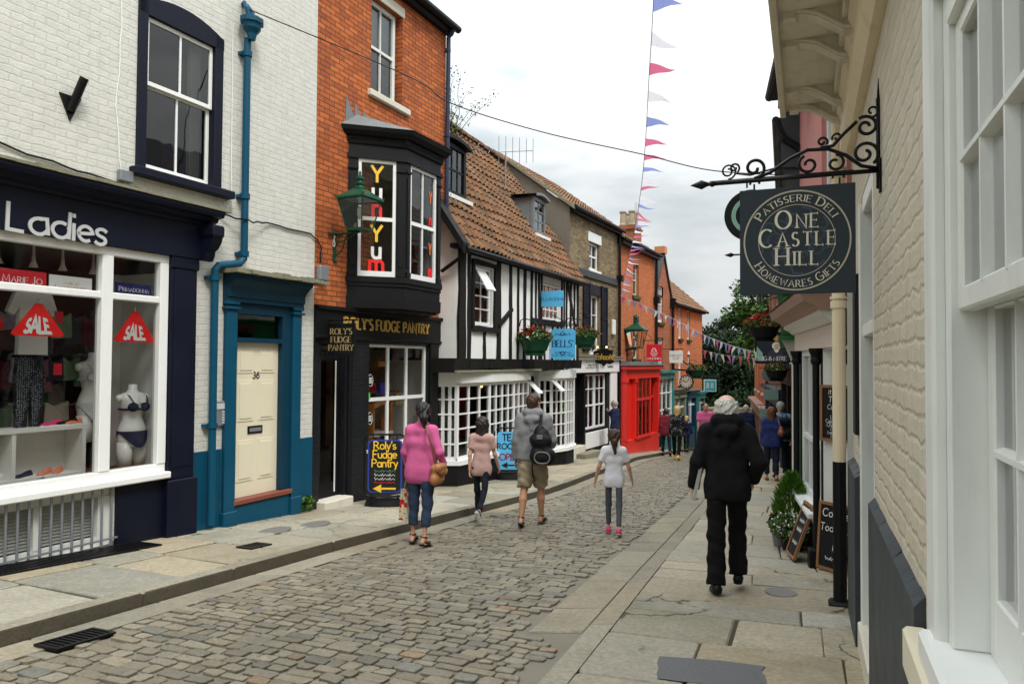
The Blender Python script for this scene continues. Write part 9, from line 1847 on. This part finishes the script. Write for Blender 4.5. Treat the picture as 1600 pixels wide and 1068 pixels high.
def far_people():
    st = dict(lleg=(4, 3, 0), rleg=(-4, 4, 0), lean=2, larm=(-2, 8, 12, 4), rarm=(2, 8, 14, 4), spread=2); wk = dict(lleg=(14, 6, 0), rleg=(-14, 20, 26), lean=3, larm=(-12, 8, 18, 4), rarm=(14, 8, 18, 4), spread=1.2)
    A = dict(h=.014)
    p = dict(st); p['rarm'] = (30, 14, 118, -22); p['head'] = (0, 6)
    person('grey haired person in navy jumper by the white pilaster, hand raised to mouth', 3.18, 22.6, 62, 1.74, p, [('top', 'c_navy', dict(hem=.86, e=.022, name='jumper', w=1.06)), ('trousers', 'c_beige', dict(r=(.096, .075, .068), end=.96)), ('shoes', 'l_brown')], 'skin', ('short', 'hair_grey'), off=-.01, **A)
    person('ginger haired person in navy leaning out beside the teal and white shopfront', 5.75, 28.9, 140, 1.66, dict(st, head=(20, 0)), [('top', 'c_navy', dict(name='jacket')), ('trousers', 'c_darkjean'), ('shoes', 'l_black')], 'skin_pale', ('short', 'hair_ginger'), off=-.01, h=.018, face=True)
    person('person in dark wine coat half hidden behind the blonde person in polka dots', 5.35, 25.5, -5, 1.66, wk, [('top', 'c_wine', dict(hem=.75, e=.03, name='coat')), ('trousers', 'c_darkjean'), ('shoes', 'l_black')], 'skin', ('short', 'hair_dark'), h=.018)
    person('blonde person in black polka dot top, black trousers and yellow shoes walking downhill', 5.0, 22.3, -22, 1.66, wk, [('top', 'polka', dict(hem=.78, e=.022, w=1.05, name='blouse')), ('trousers', 'c_blacktrouser', dict(end=.92)), ('shoes', 'yellow', dict(sole='yellow'))], 'skin', ('long', 'hair_blonde', -.19), female=True, **A)
    t, J, fr = person('blonde child in blue jacket with small rucksack walking downhill', 6.95, 29.3, -25, 1.46, wk, [('top', 'c_bluetop', dict(hem=.84, e=.024, name='jacket')), ('trousers', 'c_darkjean', dict(end=.93, r=(.08, .055, .045))), ('shoes', 'l_black')], 'skin', ('pony', 'hair_blonde', -.15), h=.018, female=True, child=True)
    n = carried('rucksack', 'small blue rucksack on the back of the blonde child', 'backpack', None, fr, 29.3, -.10, None); c = J['up'](0, -.15, 1.05); F = Field(c - .25, c + .25, .02); F.cap(c + V3(-.05, 0, .08), c + V3(.05, 0, .08), .08, .08, .04).cap(c + V3(-.05, 0, -.06), c + V3(.05, 0, -.06), .09, .09, .04); obj('body', F.mesh(MB()), 'c_navy', n, smooth=True); obj('strap', MB().tube([tuple(c + V3(.1, .03, .1)), tuple(c + V3(.1, .12, .18)), tuple(c + V3(.1, .22, .02))], .014, 5), 'kraft', n)
    person('person in bright pink polo shirt with short dark hair walking up towards the camera', 5.82, 22.2, 176, 1.76, dict(wk, head=(12, 2)), [('top', 'c_polo', dict(hem=.86, sleeve=.42, e=.018, w=1.05, name='polo_shirt')), ('trousers', 'c_beige', {}), ('shoes', 'l_brown')], 'skin_tan', ('short', 'hair_dark'), face=True, **A)
    person('person with fair face following just behind the pink polo shirt', 6.75, 24.6, 170, 1.62, wk, [('top', 'c_wine', dict(name='jumper')), ('trousers', 'c_darkjean'), ('shoes', 'l_black')], 'skin_pale', ('short', 'hair_auburn'), h=.018, face=True)
    person('grey haired person in dark navy jacket just beyond the elderly person in black', 7.25, 22.8, -18, 1.72, st, [('top', 'c_navy', dict(hem=.8, e=.03, name='jacket', w=1.06)), ('trousers', 'c_darkjean'), ('shoes', 'l_black')], 'skin', ('bald', 'hair_grey'), h=.016)
    p = dict(st, rarm=(-6, 12, 40, 0))
    t, J, fr = person('person with long auburn hair in blue top and navy trousers on the right pavement', 5.78, 16.4, -20, 1.64, p, [('top', 'c_bluetop', dict(hem=.80, e=.024, w=1.06, name='top')), ('trousers', 'c_navytr', dict(end=.92, r=(.09, .066, .058))), ('shoes', 'l_rust', dict(sole='l_rust', low=.03))], 'skin', ('long', 'hair_auburn', -.20), off=-.105, h=.012, female=True)
    y = 16.4; n = carried('shoulder_bag', 'brown leather bag on the shoulder of the person in blue', 'bag', None, fr, y, -.105, None); c = J['up'](.2, -.10, 1.10); F = Field(c - .25, c + .25, .014); F.cap(c + V3(0, -.07, -.04), c + V3(0, .07, -.04), .075, .08, .04).cap(c + V3(0, -.04, .05), c + V3(0, .04, .05), .05, .05, .04); obj('body', F.mesh(MB()), 'l_rust', n, smooth=True); ls = J['rsh']; obj('strap', MB().tube([tuple(c + V3(0, -.06, .06)), (ls[0] - .01, ls[1] - .05, ls[2] + .06), (ls[0] - .01, ls[1] + .03, ls[2] + .07), tuple(c + V3(-.0, .07, .06))], .013, 6), 'l_rust', n); obj('hem_band', MB(), 'l_rust', n) if False else None
    t, J, fr = person('grey haired person in pale blue shirt and dark trousers standing beside the person in blue', 6.2, 17.0, -14, 1.76, st, [('top', 'c_sky', dict(name='shirt', sleeve=.45, w=1.04)), ('trousers', 'c_darkjean', dict(r=(.095, .075, .07), end=.96)), ('shoes', 'l_black')], 'skin', ('short', 'hair_grey'), off=-.105, h=.013)
    n = carried('backpack', 'large black backpack worn over the pale blue shirt', 'backpack', None, fr, 17.0, -.105, None); c = J['up'](.03, -.20, 1.16); F = Field(c - .36, c + .36, .015); F.cap(c + V3(-.07, 0, .14), c + V3(.07, 0, .14), .10, .10, .06).cap(c + V3(-.09, -.01, -.14), c + V3(.09, -.01, -.14), .13, .13, .06); obj('body', F.mesh(MB()), 'n_black', n, smooth=True)
    st_ = MB()
    for sd in (-1, 1): q = J['rsh' if sd > 0 else 'lsh']; st_.tube([tuple(c + V3(sd * .10, .06, .2)), (q[0] - sd * .06, q[1], q[2] + .075), (q[0] - sd * .05, q[1] + .12, q[2] - .06), tuple(c + V3(sd * .14, .2, -.1))], .02, 6)
    obj('strap', st_, 'n_black', n)
far_people()
